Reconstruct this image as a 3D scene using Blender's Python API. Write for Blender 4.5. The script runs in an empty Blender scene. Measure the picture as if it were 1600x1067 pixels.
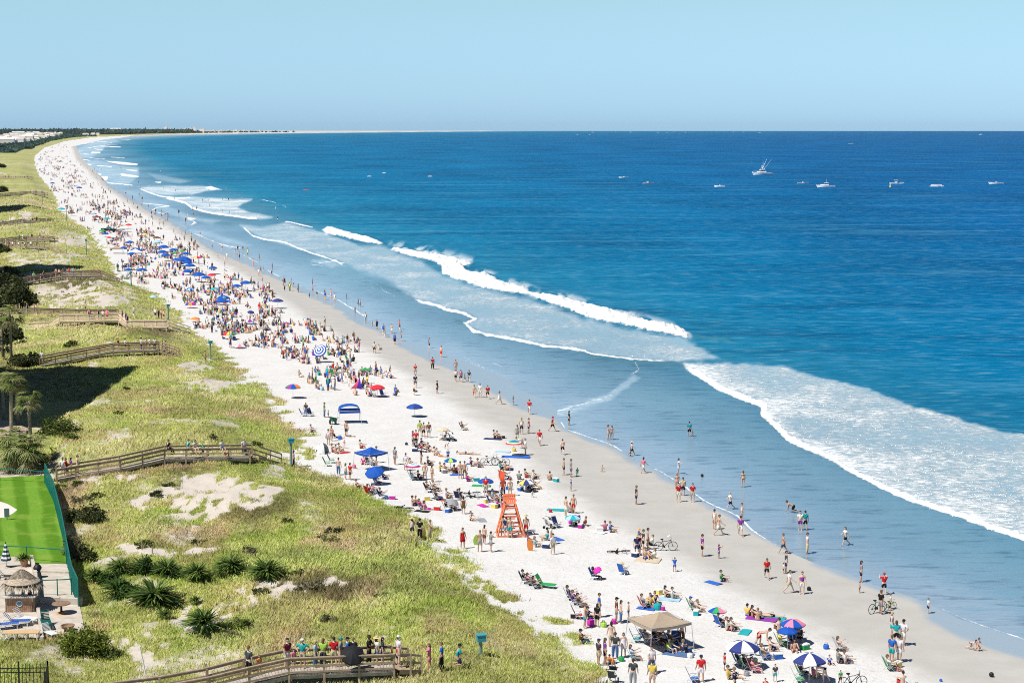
import bpy, bmesh, math, random
import numpy as np
from mathutils import Vector, Matrix, Quaternion
R = math.radians
sc = bpy.context.scene
C = sc.collection
rng = np.random.default_rng(7)
random.seed(11)

# ------------------------------------------------------------------ camera
CAM_H, FPX, CX, CY, HZ = 35.0, 2700.0, 800.0, 533.5, 196.5
PITCH = math.atan((CY - HZ) / FPX)
cam_data = bpy.data.cameras.new('camera')
cam_data.sensor_width = 36.0
cam_data.lens = FPX / 1600.0 * 36.0
cam_data.clip_start, cam_data.clip_end = 1.0, 60000.0
cam = bpy.data.objects.new('camera', cam_data)
C.objects.link(cam)
cam.location = (0, 0, CAM_H)
cam.rotation_euler = (math.pi / 2 - PITCH, 0, 0)
sc.camera = cam

# ------------------------------------------------------------------ sky, sun, exposure
SUN_EL, SHADOW_AZ = R(58), R(36)          # shadows fall right and away from the camera
world = bpy.data.worlds.new('World')
sc.world = world
world.use_nodes = True
wn, wl = world.node_tree.nodes, world.node_tree.links
wn.clear()
sky = wn.new('ShaderNodeTexSky')
sky.sky_type = 'NISHITA'
sky.sun_disc = False
sky.sun_elevation = SUN_EL
sky.sun_rotation = math.atan2(-math.cos(SHADOW_AZ), -math.sin(SHADOW_AZ)) % (2 * math.pi)
sky.air_density, sky.dust_density, sky.ozone_density, sky.altitude = 1.0, 0.15, 3.0, 0
tint = wn.new('ShaderNodeMix'); tint.data_type = 'RGBA'; tint.blend_type = 'MULTIPLY'; tint.clamp_result = False
tint.inputs[0].default_value = 1.0
tc = wn.new('ShaderNodeTexCoord'); sx = wn.new('ShaderNodeSeparateXYZ'); sr = wn.new('ShaderNodeValToRGB')
wl.new(tc.outputs['Generated'], sx.inputs[0]); wl.new(sx.outputs[2], sr.inputs[0])
e = sr.color_ramp.elements                # the hue of this clear sky by elevation
e[0].position, e[0].color = 0.0, (0.316, 0.552, 1.0, 1)
e[1].position, e[1].color = 0.074, (0.552, 0.675, 0.745, 1)
q = e.new(0.4); q.color = (0.15, 0.20, 0.28, 1)
wl.new(sr.outputs[0], tint.inputs[7])
bg = wn.new('ShaderNodeBackground'); bg.inputs[1].default_value = 0.136
wo = wn.new('ShaderNodeOutputWorld')
wl.new(sky.outputs[0], tint.inputs[6]); wl.new(tint.outputs[2], bg.inputs[0]); wl.new(bg.outputs[0], wo.inputs[0])
sl = bpy.data.lights.new('sun', 'SUN')
sl.energy, sl.angle, sl.color = 4.6, R(0.5), (1.0, 0.965, 0.90)
sun = bpy.data.objects.new('sun', sl); C.objects.link(sun)
sdir = Vector((math.cos(SHADOW_AZ) * math.cos(SUN_EL), math.sin(SHADOW_AZ) * math.cos(SUN_EL), -math.sin(SUN_EL)))
sun.rotation_euler = sdir.to_track_quat('-Z', 'Y').to_euler()
sun.location = (-60, -40, 120)
sc.view_settings.view_transform = 'Standard'
sc.view_settings.look = 'None'
sc.view_settings.gamma = 1
sc.view_settings.exposure = 0.29
sc.cycles.use_denoising = False
sc.cycles.filter_width = 1.0
sc.cycles.max_bounces = 5
sc.cycles.diffuse_bounces = 2
sc.cycles.glossy_bounces = 2
sc.cycles.transparent_max_bounces = 6
sc.cycles.caustics_reflective = False
sc.cycles.caustics_refractive = False

# ------------------------------------------------------------------ layout maths (photo pixel -> ground)
CA, SA = math.cos(PITCH), math.sin(PITCH)
def pt(px, py, z=0.0):
    u = (np.asarray(px, float) - CX) / FPX; v = (CY - np.asarray(py, float)) / FPX
    dy = CA + v * SA; dz = -SA + v * CA
    t = (z - CAM_H) / dz
    return u * t, dy * t
def proj(x, y, z=0.0):
    dz = np.asarray(z, float) - CAM_H
    f = y * CA - dz * SA; up = y * SA + dz * CA
    return CX + FPX * x / f, CY - FPX * up / f
def row_y(py): return pt(0, py)[1]
class Line:
    """a coast line: x as a function of the distance y"""
    def __init__(s, pts, z=0.0):
        a = np.array(pts, float); x, y = pt(a[:, 0], a[:, 1], z)
        o = np.argsort(y); s.y, s.x = y[o], x[o]
    def __call__(s, y): return np.interp(y, s.y, s.x)
DUNE = Line([(900,204.0),(660,206.0),(560,206.75),(395,207.8),(304,209.0),(215,211.2),(142,215),(101,221),(70,231),(55,243),(54,256),(61,274),(76,291),(87,307),(91,329),(111,342),(142,362),(165,395),(177,418),(187,438),(223,449),(248,462),(273,487),(291,516),(327,528),(352,554),(378,576),(392,597),(419,610),(437,634),(447,655),(464,672),(482,700),(474,722),(490,740),(524,748),(552,761),(575,778),(620,791),(656,808),(685,832),(735,878),(790,922),(848,965),(900,1000),(940,1040),(966,1067),(1020,1110),(1120,1200),(1300,1400)], 0.9)
SHORE = Line([(900,204.3),(660,206.5),(560,207.5),(400,209.0),(329,210.2),(253,212),(202,214.6),(162,218.5),(119,228),(130,250),(152,270),(172,290),(204,305),(232,325),(272,345),(305,366),(357,387),(400,410),(446,442),(496,456),(525,468),(560,490),(605,520),(650,537),(690,550),(732,566),(762,578),(795,591),(803,604),(819,613),(852,624),(870,640),(871,652),(882,669),(905,679),(931,687),(955,696),(984,714),(1025,735),(1056,753),(1095,782),(1142,805),(1171,827),(1205,847),(1239,865),(1272,879),(1320,893),(1351,908),(1394,922),(1444,939),(1495,965),(1545,982),(1600,999),(1750,1050),(2200,1250),(2500,1400)], 0.0)
WET = Line([(900,204.2),(660,206.4),(400,208.9),(253,212.05),(119,228.3),(170,292),(229,328),(268,349),(300,370),(330,391),(389,415),(409,427),(452,444),(476,460),(515,477),(560,505),(608,528),(642,548),(690,574),(737,597),(788,621),(811,637),(842,650),(866,657),(882,670),(984,716),(1095,783),(1272,880),(1394,925),(1444,944),(1475,976),(1514,1000),(1553,1013),(1600,1033),(1750,1090),(2400,1400)], 0.12)
DAMP = Line([(900,204.1),(660,206.3),(400,208.5),(215,211),(112,229),(120,250),(160,290),(215,328),(255,350),(330,400),(400,440),(470,490),(560,540),(694,621),(790,680),(852,752),(940,806),(1070,879),(1196,950),(1309,1002),(1456,1067),(1600,1130),(2100,1400)], 0.35)
DEEP = Line([(2100,880),(1700,715),(1560,671),(1400,624),(1250,580),(1130,545),(1075,524),(900,474),(740,412),(600,375),(480,330),(400,300),(330,280),(260,250),(230,232),(235,220),(330,213.5),(480,209.5),(660,207.2),(900,205.0)], 0.0)
PATIO_Z = 1.7
FENCE = Line([(20,700),(68,740),(84,775),(98,830),(106,870),(112,900),(125,930),(132,985),(120,1005),(60,1030),(40,1067),(20,1110)], PATIO_Z)

def _hash(ix, iy, seed):
    n = (ix.astype(np.int64) * 374761393 + iy.astype(np.int64) * 668265263 + seed * 974634777) & 0x7fffffff
    n = ((n ^ (n >> 13)) * 1274126177) & 0x7fffffff
    return ((n ^ (n >> 16)) & 0xffff) / 65535.0
def vnoise(x, y, seed=0):
    x = np.asarray(x, float); y = np.asarray(y, float)
    ix, iy = np.floor(x), np.floor(y); fx, fy = x - ix, y - iy
    fx = fx * fx * (3 - 2 * fx); fy = fy * fy * (3 - 2 * fy)
    a = _hash(ix, iy, seed); b = _hash(ix + 1, iy, seed); c = _hash(ix, iy + 1, seed); d = _hash(ix + 1, iy + 1, seed)
    return (a * (1 - fx) + b * fx) * (1 - fy) + (c * (1 - fx) + d * fx) * fy
def fbm(x, y, seed=0, n=4):
    s, a, t = 0, 1.0, 0
    for k in range(n):
        s = s + a * vnoise(x * 2 ** k, y * 2 ** k, seed + k * 17); t += a; a *= 0.5
    return s / t
def sst(a, b, v):
    t = np.clip((v - a) / (b - a), 0, 1); return t * t * (3 - 2 * t)
# boardwalks: points along the top of the rail (photo pixels, rail height above the sea), foot of the stair
BOARDS = [
    ([(90,1084,3.3),(250,1064,3.5),(325,1050,3.9),(385,1035,4.2),(450,1021,4.5),(614,1014.5,4.5)], (648,1044), 'old'),
    ([(88,730,2.9),(120,725,3.1),(187,714.5,3.7),(257,698.5,4.3),(392,696.5,4.4)], (428,724), 'old'),
    ([(58,559,2.9),(132,545,3.6),(177,537,4.2),(248,535,4.3)], (278,556), 'old'),
    ([(48,504,3.2),(81,503,3.4),(95,492,4.8),(187,490,4.8),(201,501,3.9),(261,501,3.9)], (290,520), 'new'),
    ([(-40,482,3.4),(60,482,3.4),(120,484,3.3),(183,484,3.3)], None, 'old'),
    ([(-30,446,3.2),(38,433,3.7),(96,424,4.3),(157,423,4.3)], (187,443), 'old'),
    ([(-30,382,3.2),(73,381,4.2)], (99,397), 'old'),
    ([(-30,377,3.4),(40,369,4.2),(76,369,4.2)], (88,377), 'old'),
    ([(-30,352,3.4),(35,343,4.2),(81,341,4.2)], None, 'old'),
    ([(-30,305,3.6),(48,299,4.2),(72,301,4.2)], None, 'old'),
    ([(-30,276,3.6),(50,276,4.2)], None, 'old')]
BSEG = []
for P, st, kind in BOARDS:
    Q = [Vector((*[float(q) for q in pt(a, b, z)], z - 1.05)) for a, b, z in P]
    BSEG.append(Q)
def height(x, y):
    z = height0(x, y)
    for Q in BSEG:
        for a, b in zip(Q[:-1], Q[1:]):
            ex, ey = b.x - a.x, b.y - a.y
            t = np.clip(((x - a.x) * ex + (y - a.y) * ey) / (ex * ex + ey * ey), 0, 1)
            d = np.hypot(x - a.x - t * ex, y - a.y - t * ey)
            dz = a.z + t * (b.z - a.z) - 0.35
            w = 1 - sst(1.2, 5.5, d)
            z = np.where(z > dz, z * (1 - w) + dz * w, z * (1 - 0.7 * w) + (dz - 0.35) * 0.7 * w)
    return z
def height0(x, y):
    x = np.asarray(x, float); y = np.asarray(y, float)
    xd, xs = DUNE(y), SHORE(y)
    d = xd - x
    near = 1 - sst(900, 2500, y)
    beach = 0.9 - 0.9 * np.clip((x - xd) / np.maximum(xs - xd, 1), 0, 1)
    beach = beach + 0.05 * (fbm(x / 3, y / 3, 5, 3) - 0.5) * sst(0, 6, xs - x) * sst(-1, 1, -d) * near
    sea_bed = -0.03 * np.clip(x - xs, 0, 80)
    ridge = sst(-0.5, 13, d) * (1.9 - 0.9 * sst(16, 45, d))
    hills = sst(1, 14, d) * (fbm(x / 15, y / 20, 3, 3) - 0.5) * 3.1 + sst(0, 4, d) * (fbm(x / 2.6, y / 2.6, 9, 3) - 0.5) * 0.7
    z = np.where(d > -0.5, 0.9 + (ridge + hills) * near + (1 - near) * 0.5 * sst(0, 30, d), beach)
    z = np.where(x > xs, sea_bed, z)
    w = sst(-3.2, -0.4, FENCE(y) - x) * sst(108, 111, y) * (1 - sst(200, 215, y))
    return z * (1 - w) + PATIO_Z * w - 0.02 * w
TT = np.geomspace(85, 12000, 2600)
def gp(px, py):
    """photo pixel -> point on the ground surface"""
    u = (px - CX) / FPX; v = (CY - py) / FPX
    dy = CA + v * SA; dz = -SA + v * CA
    y = TT; t = y / dy
    g = CAM_H + dz * t - np.maximum(height(u * t, y), 0.0)
    k = np.nonzero(g <= 0)[0]
    if len(k) == 0: return Vector((u * t[-1], y[-1], 0))
    k = max(k[0], 1); a = g[k - 1] / (g[k - 1] - g[k] + 1e-9)
    tt = t[k - 1] + a * (t[k] - t[k - 1])
    return Vector((u * tt, dy * tt, CAM_H + dz * tt))
def zp(px, py, z):
    x, y = pt(px, py, z); return Vector((float(x), float(y), z))

# ------------------------------------------------------------------ object helpers
def tag(o, label=None, cat=None, group=None, kind=None):
    if label: o['label'] = label
    if cat: o['category'] = cat
    if group: o['group'] = group
    if kind: o['kind'] = kind
    return o
def empty(name, loc, rz=0.0):
    o = bpy.data.objects.new(name, None); C.objects.link(o)
    o.location = loc; o.rotation_euler = (0, 0, rz); o.empty_display_size = 0.3
    return o
def link(name, me, parent=None, loc=(0, 0, 0), rz=0.0, color=None):
    o = bpy.data.objects.new(name, me); C.objects.link(o)
    o.location = loc; o.rotation_euler = (0, 0, rz)
    if parent: o.parent = parent
    if color: o.color = (*color, 1)
    return o
def kids(o): return [c for c in o.children]
def copy_tree(o, parent=None):
    c = o.copy(); C.objects.link(c)
    if parent: c.parent = parent
    for ch in list(o.children): copy_tree(ch, c)
    return c
def mesh_np(name, V, F, mat=None, smooth=False, attrs=None):
    """V (n,3); F (m,k) faces of one size, or list of such arrays"""
    me = bpy.data.meshes.new(name)
    V = np.asarray(V, np.float32)
    Fs = [np.asarray(f, np.int32) for f in (F if isinstance(F, list) and isinstance(F[0], np.ndarray) else [F])]
    loops = np.concatenate([f.ravel() for f in Fs]); tot = np.concatenate([np.full(len(f), f.shape[1], np.int32) for f in Fs])
    me.vertices.add(len(V)); me.vertices.foreach_set('co', V.ravel())
    me.loops.add(len(loops)); me.loops.foreach_set('vertex_index', loops)
    me.polygons.add(len(tot)); st = np.zeros(len(tot), np.int32); st[1:] = np.cumsum(tot)[:-1]
    me.polygons.foreach_set('loop_start', st)
    me.update(calc_edges=True)
    if smooth: me.polygons.foreach_set('use_smooth', np.ones(len(tot), bool))
    for k, a in (attrs or {}).items():
        a = np.asarray(a, np.float32)
        if a.ndim == 1:
            at = me.attributes.new(k, 'FLOAT', 'POINT'); at.data.foreach_set('value', a)
        else:
            at = me.attributes.new(k, 'FLOAT_COLOR', 'POINT')
            if a.shape[1] == 3: a = np.concatenate([a, np.ones((len(a), 1), np.float32)], 1)
            at.data.foreach_set('color', np.ascontiguousarray(a).ravel())
    if mat: me.materials.append(mat)
    return me
class MB:
    """collects boxes, bars, tubes and lathes, then makes one mesh"""
    def __init__(s): s.v, s.f, s.m = [], [], []
    def add(s, vs, fs, mi=0):
        b = len(s.v); s.v += [tuple(v) for v in vs]
        s.f += [tuple(b + i for i in f) for f in fs]; s.m += [mi] * len(fs); return s
    def box(s, c, size, rz=0.0, mi=0, M=None):
        hx, hy, hz = [q / 2 for q in size]; T = Matrix.Translation(c) @ Matrix.Rotation(rz, 4, 'Z')
        if M is not None: T = Matrix.Translation(c) @ M
        vs = [T @ Vector((a * hx, b * hy, d * hz)) for d in (-1, 1) for a, b in ((-1, -1), (1, -1), (1, 1), (-1, 1))]
        return s.add(vs, [(3, 2, 1, 0), (4, 5, 6, 7), (0, 1, 5, 4), (1, 2, 6, 5), (2, 3, 7, 6), (3, 0, 4, 7)], mi)
    def bar(s, a, b, w, h=None, mi=0, up=(0, 0, 1)):
        """rectangular bar from a to b, w across, h along 'up'"""
        h = h or w; a, b = Vector(a), Vector(b); d = (b - a).normalized(); up = Vector(up)
        x = d.cross(up)
        if x.length < 1e-4: x = d.cross(Vector((1, 0, 0)))
        x.normalize(); z = x.cross(d)
        vs = [p + x * (i * w / 2) + z * (j * h / 2) for p in (a, b) for i, j in ((-1, -1), (1, -1), (1, 1), (-1, 1))]
        return s.add(vs, [(3, 2, 1, 0), (4, 5, 6, 7), (0, 1, 5, 4), (1, 2, 6, 5), (2, 3, 7, 6), (3, 0, 4, 7)], mi)
    def tube(s, pts, r, n=6, mi=0, cap=True, closed=False):
        pts = [Vector(p) for p in pts]; rs = r if isinstance(r, (list, tuple)) else [r] * len(pts)
        base = len(s.v); N = len(pts)
        for i, p in enumerate(pts):
            if closed: d = pts[(i + 1) % N] - pts[i - 1]
            else: d = pts[min(i + 1, N - 1)] - pts[max(i - 1, 0)]
            d.normalize(); q = d.to_track_quat('Z', 'Y')
            for k in range(n):
                t = 2 * math.pi * k / n
                s.v.append(tuple(p + q @ Vector((math.cos(t) * rs[i], math.sin(t) * rs[i], 0))))
        for i in range(N if closed else N - 1):
            j = (i + 1) % N
            for k in range(n):
                l = (k + 1) % n
                s.f.append((base + i * n + k, base + i * n + l, base + j * n + l, base + j * n + k)); s.m.append(mi)
        if cap and not closed:
            s.f.append(tuple(base + k for k in reversed(range(n)))); s.m.append(mi)
            s.f.append(tuple(base + (N - 1) * n + k for k in range(n))); s.m.append(mi)
        return s
    def lathe(s, prof, n=12, c=(0, 0, 0), mi=0, wob=None):
        base = len(s.v)
        for i, (r, z) in enumerate(prof):
            for k in range(n):
                t = 2 * math.pi * k / n; q = r * (wob[k] if wob else 1)
                s.v.append((c[0] + q * math.cos(t), c[1] + q * math.sin(t), c[2] + z))
        for i in range(len(prof) - 1):
            for k in range(n):
                l = (k + 1) % n
                s.f.append((base + i * n + k, base + i * n + l, base + (i + 1) * n + l, base + (i + 1) * n + k)); s.m.append(mi)
        return s
    def prism(s, poly, z0, z1, mi=0):
        n = len(poly); b = len(s.v)
        s.v += [(x, y, z0) for x, y in poly] + [(x, y, z1) for x, y in poly]
        s.f += [tuple(b + i for i in reversed(range(n))), tuple(b + n + i for i in range(n))]; s.m += [mi, mi]
        for i in range(n):
            j = (i + 1) % n; s.f.append((b + i, b + j, b + n + j, b + n + i)); s.m.append(mi)
        return s
    def mesh(s, name, mats, smooth=False):
        me = bpy.data.meshes.new(name); me.from_pydata(s.v, [], s.f); me.validate()
        mats = mats if isinstance(mats, (list, tuple)) else [mats]
        for m in mats: me.materials.append(m)
        if len(mats) > 1 and len(me.polygons) == len(s.m): me.polygons.foreach_set('material_index', s.m)
        if smooth: me.polygons.foreach_set('use_smooth', [True] * len(me.polygons))
        me.update(); return me
    def build(s, name, mats, parent=None, loc=(0, 0, 0), rz=0.0, smooth=False, color=None):
        return link(name, s.mesh(name, mats, smooth), parent, loc, rz, color)

# ------------------------------------------------------------------ materials
class NT:
    def __init__(s, name):
        s.m = bpy.data.materials.new(name); s.m.use_nodes = True
        s.t = s.m.node_tree; s.n, s.l = s.t.nodes, s.t.links
        s.b = s.n['Principled BSDF']
    def new(s, kind, **kw):
        n = s.n.new('ShaderNode' + kind)
        for k, v in kw.items(): setattr(n, k, v)
        return n
    def lk(s, a, b): s.l.new(a, b)
    def inp(s, sock, v):
        if hasattr(v, 'is_linked') or hasattr(v, 'links'): s.l.new(v, sock)
        else: sock.default_value = v
    def coord(s, which='Object', scale=(1, 1, 1)):
        c = s.new('TexCoord'); m = s.new('Mapping'); m.inputs['Scale'].default_value = scale
        s.lk(c.outputs[which], m.inputs[0]); return m.outputs[0]
    def noise(s, vec, scale, detail=4, rough=0.55, dist=0.0):
        n = s.new('TexNoise'); s.lk(vec, n.inputs['Vector'])
        n.inputs['Scale'].default_value = scale; n.inputs['Detail'].default_value = detail
        n.inputs['Roughness'].default_value = rough; n.inputs['Distortion'].default_value = dist
        return n.outputs['Fac']
    def ramp(s, fac, stops, mode='LINEAR'):
        r = s.new('ValToRGB'); r.color_ramp.interpolation = mode; s.lk(fac, r.inputs[0])
        e = r.color_ramp.elements
        while len(e) > 1: e.remove(e[0])
        e[0].position, e[0].color = stops[0][0], col4(stops[0][1])
        for p, c in stops[1:]:
            q = e.new(p); q.color = col4(c)
        return r.outputs[0]
    def mix(s, f, a, b, blend='MIX'):
        m = s.new('Mix', data_type='RGBA', blend_type=blend)
        s.inp(m.inputs[0], f)
        s.inp(m.inputs[6], col4(a) if isinstance(a, (tuple, float, int)) else a)
        s.inp(m.inputs[7], col4(b) if isinstance(b, (tuple, float, int)) else b)
        return m.outputs[2]
    def math(s, op, a, b=None, clamp=False):
        m = s.new('Math', operation=op); m.use_clamp = clamp
        s.inp(m.inputs[0], a)
        if b is not None: s.inp(m.inputs[1], b)
        return m.outputs[0]
    def smooth(s, v, a, b):
        m = s.new('MapRange', interpolation_type='SMOOTHSTEP'); s.inp(m.inputs[0], v)
        m.inputs[1].default_value = a; m.inputs[2].default_value = b; return m.outputs[0]
    def attr(s, name, out='Fac'):
        a = s.new('Attribute'); a.attribute_name = name; return a.outputs[out]
    def bump(s, h, strength=0.5, dist=0.1):
        b = s.new('Bump'); b.inputs['Strength'].default_value = strength; b.inputs['Distance'].default_value = dist
        s.lk(h, b.inputs['Height']); s.lk(b.outputs[0], s.b.inputs['Normal']); return b
    def base(s, c, rough=0.8, spec=0.3):
        s.inp(s.b.inputs['Base Color'], col4(c) if isinstance(c, tuple) else c)
        s.inp(s.b.inputs['Roughness'], rough); s.inp(s.b.inputs['Specular IOR Level'], spec); return s.m
def col4(c):
    if isinstance(c, (float, int)): return (c, c, c, 1)
    return (*c, 1) if len(c) == 3 else c
def simple(name, c, rough=0.7, spec=0.3, var=0.12, scale=6.0, metal=0.0):
    t = NT(name); v = t.coord('Object'); n = t.noise(v, scale, 5)
    lo = tuple(q * (1 - var) for q in c); hi = tuple(min(1, q * (1 + var)) for q in c)
    t.base(t.ramp(n, [(0.3, lo), (0.7, hi)]), rough, spec); t.b.inputs['Metallic'].default_value = metal
    return t.m
def tinted(name, rough=0.85, spec=0.2, var=0.15, scale=9.0):
    """colour comes from the object's own colour"""
    t = NT(name); oi = t.new('ObjectInfo'); v = t.coord('Object'); n = t.noise(v, scale, 3)
    f = t.ramp(n, [(0.3, (1 - var,) * 3), (0.7, (1.0,) * 3)])
    t.base(t.mix(1.0, oi.outputs['Color'], f, 'MULTIPLY'), rough, spec); return t.m
# ------------------------------------------------------------------ ground: one sheet of beach and dunes
def poly_signed(px, py, poly):
    """signed distance (pixels, positive inside) to a polygon"""
    P = np.array(poly, float); n = len(P); ins = np.zeros(px.shape, bool); d2 = np.full(px.shape, 1e12)
    for i in range(n):
        a, b = P[i], P[(i + 1) % n]; e = b - a
        wx, wy = px - a[0], py - a[1]
        t = np.clip((wx * e[0] + wy * e[1]) / max(e @ e, 1e-9), 0, 1)
        d2 = np.minimum(d2, (wx - t * e[0]) ** 2 + (wy - t * e[1]) ** 2)
        c = ((a[1] <= py) & (b[1] > py)) | ((b[1] <= py) & (a[1] > py))
        with np.errstate(divide='ignore', invalid='ignore'):
            xc = a[0] + (py - a[1]) / (b[1] - a[1] + 1e-12) * e[0]
        ins ^= c & (px < xc)
    return np.where(ins, 1, -1) * np.sqrt(d2)
def line_dist(px, py, pts):
    P = np.array(pts, float); d2 = np.full(px.shape, 1e12); s = np.zeros(px.shape)
    L = np.r_[0, np.cumsum(np.hypot(*np.diff(P, axis=0).T))]
    for i in range(len(P) - 1):
        a, e = P[i], P[i + 1] - P[i]; wx, wy = px - a[0], py - a[1]
        t = np.clip((wx * e[0] + wy * e[1]) / max(e @ e, 1e-9), 0, 1)
        q = (wx - t * e[0]) ** 2 + (wy - t * e[1]) ** 2
        m = q < d2; d2[m] = q[m]; s[m] = (L[i] + t[m] * (L[i + 1] - L[i])) / L[-1]
    return np.sqrt(d2), s
def grid(rows, cols, keep):
    """sheet with vertices where the pixel grid meets z = 0; keep(x, y) picks vertices"""
    PX, PY = np.meshgrid(cols, rows); X, Y = pt(PX, PY, 0.0)
    K = keep(X, Y); idx = np.arange(X.size).reshape(X.shape)
    q = K[:-1, :-1] & K[1:, :-1] & K[:-1, 1:] & K[1:, 1:]
    F = np.stack([idx[1:, :-1][q], idx[1:, 1:][q], idx[:-1, 1:][q], idx[:-1, :-1][q]], 1)
    used = np.unique(F); mp = np.full(X.size, -1, np.int64); mp[used] = np.arange(len(used))
    return X.ravel()[used], Y.ravel()[used], PX.ravel()[used], PY.ravel()[used], mp[F]
rows = np.r_[np.arange(205.0, 214, 0.5), np.arange(214, 250, 1), np.arange(250, 1090, 2), np.arange(1092, 1500, 8)]
cols = np.r_[np.arange(-900, -60, 20), np.arange(-60, 1660, 2.5), np.arange(1665, 2700, 15)]
gx, gy, gpx, gpy, gF = grid(rows, cols, lambda x, y: x < SHORE(y) + 12)
gz = height(gx, gy)
spx, spy = proj(gx, gy, gz)                     # where each vertex shows in the photograph
dd = DUNE(gy) - gx
BARE = [  # sandy places among the dune plants: polygon, strength
    ([(205,782),(250,765),(290,740),(350,735),(400,755),(440,765),(420,785),(370,800),(320,815),(250,812),(215,805)], 0.85),
    ([(260,960),(330,930),(400,905),(520,905),(560,915),(500,930),(420,940),(370,960),(330,985),(280,1000)], 0.72),
    ([(55,470),(70,452),(110,440),(160,432),(210,450),(215,470),(170,480),(100,488)], 0.75),
    ([(275,572),(300,562),(330,566),(320,580),(290,580)], 0.95), ([(268,598),(310,594),(390,596),(330,612),(290,612)], 0.8),
    ([(15,340),(40,330),(52,338),(45,350),(20,352)], 0.9), ([(180,853),(230,851),(260,860),(300,858),(352,850),(300,864),(240,866)], 0.95),
    ([(170,1000),(205,995),(240,1020),(260,1040),(220,1045)], 0.7), ([(395,715),(430,702),(470,700),(470,722),(440,725)], 0.95),
    ([(100,735),(180,735),(230,740),(160,762),(120,760)], 0.55), ([(85,370),(130,368),(150,385),(110,385),(88,380)], 0.95),
    ([(15,400),(60,390),(120,392),(150,405),(110,418),(40,420)], 0.5), ([(560,985),(640,965),(700,950),(760,960),(700,1000),(600,1010)], 0.4),
    ([(690,880),(780,905),(850,970),(900,1010),(850,1000),(760,945)], 0.6), ([(640,815),(690,850),(720,890),(650,850)], 0.5)]
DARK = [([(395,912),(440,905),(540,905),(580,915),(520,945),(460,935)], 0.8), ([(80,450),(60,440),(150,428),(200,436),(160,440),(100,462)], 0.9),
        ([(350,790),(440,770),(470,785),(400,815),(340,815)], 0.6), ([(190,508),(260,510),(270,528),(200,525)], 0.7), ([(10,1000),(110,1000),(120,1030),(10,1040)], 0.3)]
def cover_at(x, y, z):
    px, py = proj(x, y, z); d = DUNE(y) - x
    en = fbm(x / 2.2, y / 2.2, 21, 4) - 0.5
    vg = sst(-1.2, 1.6, d + en * 7.0 * (1 - 0.5 * sst(300, 900, y)))
    bare, scrub = np.zeros_like(x), np.zeros_like(x)
    for P, s in BARE: bare = np.maximum(bare, s * sst(-9, 7, poly_signed(px, py, P) + en * 26))
    cv = vg * (1 - np.minimum(bare * 1.15, 1) * sst(0.43, 0.56, fbm(x / 0.55, y / 1.3, 31, 4) * .6 + .4 * fbm(x / 2.4, y / 4, 33, 3) + 0.025 + 0.03 * sst(.75, .95, bare)))
    cv = cv * (1 - 0.55 * sst(0.52, 0.72, fbm(x / 4.5, y / 7, 41, 4)) * sst(2, 8, d))
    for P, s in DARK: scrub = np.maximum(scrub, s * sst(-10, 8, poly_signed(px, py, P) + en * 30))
    return cv, scrub, en
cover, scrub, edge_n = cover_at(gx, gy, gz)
cover = cover * (1 - sst(7600, 8300, gy))
damp = sst(-2.5, 2.5, gx - DAMP(gy) + edge_n * 3)
wet = sst(-0.6, 0.6, gx - WET(gy) + (fbm(gx / 3, gy / 6, 77, 3) - 0.5) * 2.5)

# material of the ground
t = NT('beach and dune sand')
v = t.coord('Object')
n1 = t.noise(v, 0.35, 8, 0.6); n2 = t.noise(v, 2.2, 5, 0.6); n3 = t.noise(v, 9.0, 3, 0.6)
sand = t.ramp(n1, [(0.30, (0.615, 0.60, 0.575)), (0.5, (0.655, 0.645, 0.625)), (0.7, (0.69, 0.685, 0.67))])
sand = t.mix(t.smooth(n2, 0.45, 0.75), sand, (0.61, 0.585, 0.54))
n4 = t.noise(v, 3.4, 4, .65)
sand = t.mix(t.math('MULTIPLY', t.smooth(n4, 0.53, 0.66), t.smooth(t.noise(v, .16, 4, .6), .42, .6)), sand, t.mix(1.0, sand, (.80, .79, .77), 'MULTIPLY'))
dampc = t.ramp(n1, [(0.3, (0.435, 0.415, 0.375)), (0.7, (0.495, 0.475, 0.435))])
c = t.mix(t.attr('damp'), sand, dampc)
c = t.mix(t.attr('dune'), c, t.mix(n2, (0.50, 0.44, 0.37), (0.60, 0.545, 0.48)))
wr = t.noise(t.coord('Object', (1.0, .35, 1)), 1.1, 6, .75); wr2 = t.noise(v, .07, 3, .5)
c = t.mix(t.math('MULTIPLY', t.math('MULTIPLY', t.smooth(wr, .63, .70), t.smooth(wr2, .5, .62)), t.math('SUBTRACT', .75, t.math('MULTIPLY', t.attr('damp'), .75))), c, (0.30, 0.26, 0.20))
c = t.mix(t.attr('wet'), c, (0.31, 0.385, 0.44))  # wet sand, with the blue of the reflected sky put into its colour
g1 = t.noise(v, 0.12, 6, 0.6); g2 = t.noise(v, 1.1, 6, 0.65)
plant = t.ramp(g1, [(0.32, (0.40, 0.37, 0.14)), (0.48, (0.37, 0.385, 0.10)), (0.62, (0.47, 0.45, 0.19)), (0.75, (0.54, 0.48, 0.28))])
plant = t.mix(t.smooth(g2, 0.40, 0.62), plant, (0.24, 0.26, 0.07))
far_n = t.noise(v, .018, 6, .65)
plant = t.mix(t.math('MULTIPLY', t.smooth(far_n, .46, .60), .75), plant, (0.46, 0.41, 0.24))
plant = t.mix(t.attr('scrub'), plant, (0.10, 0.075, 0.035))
cov = t.smooth(t.math('ADD', t.attr('cover'), t.math('MULTIPLY', t.math('SUBTRACT', t.noise(v, 0.9, 6, 0.7), 0.5), 0.9)), 0.36, 0.62)
c = t.mix(cov, c, plant)
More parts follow.
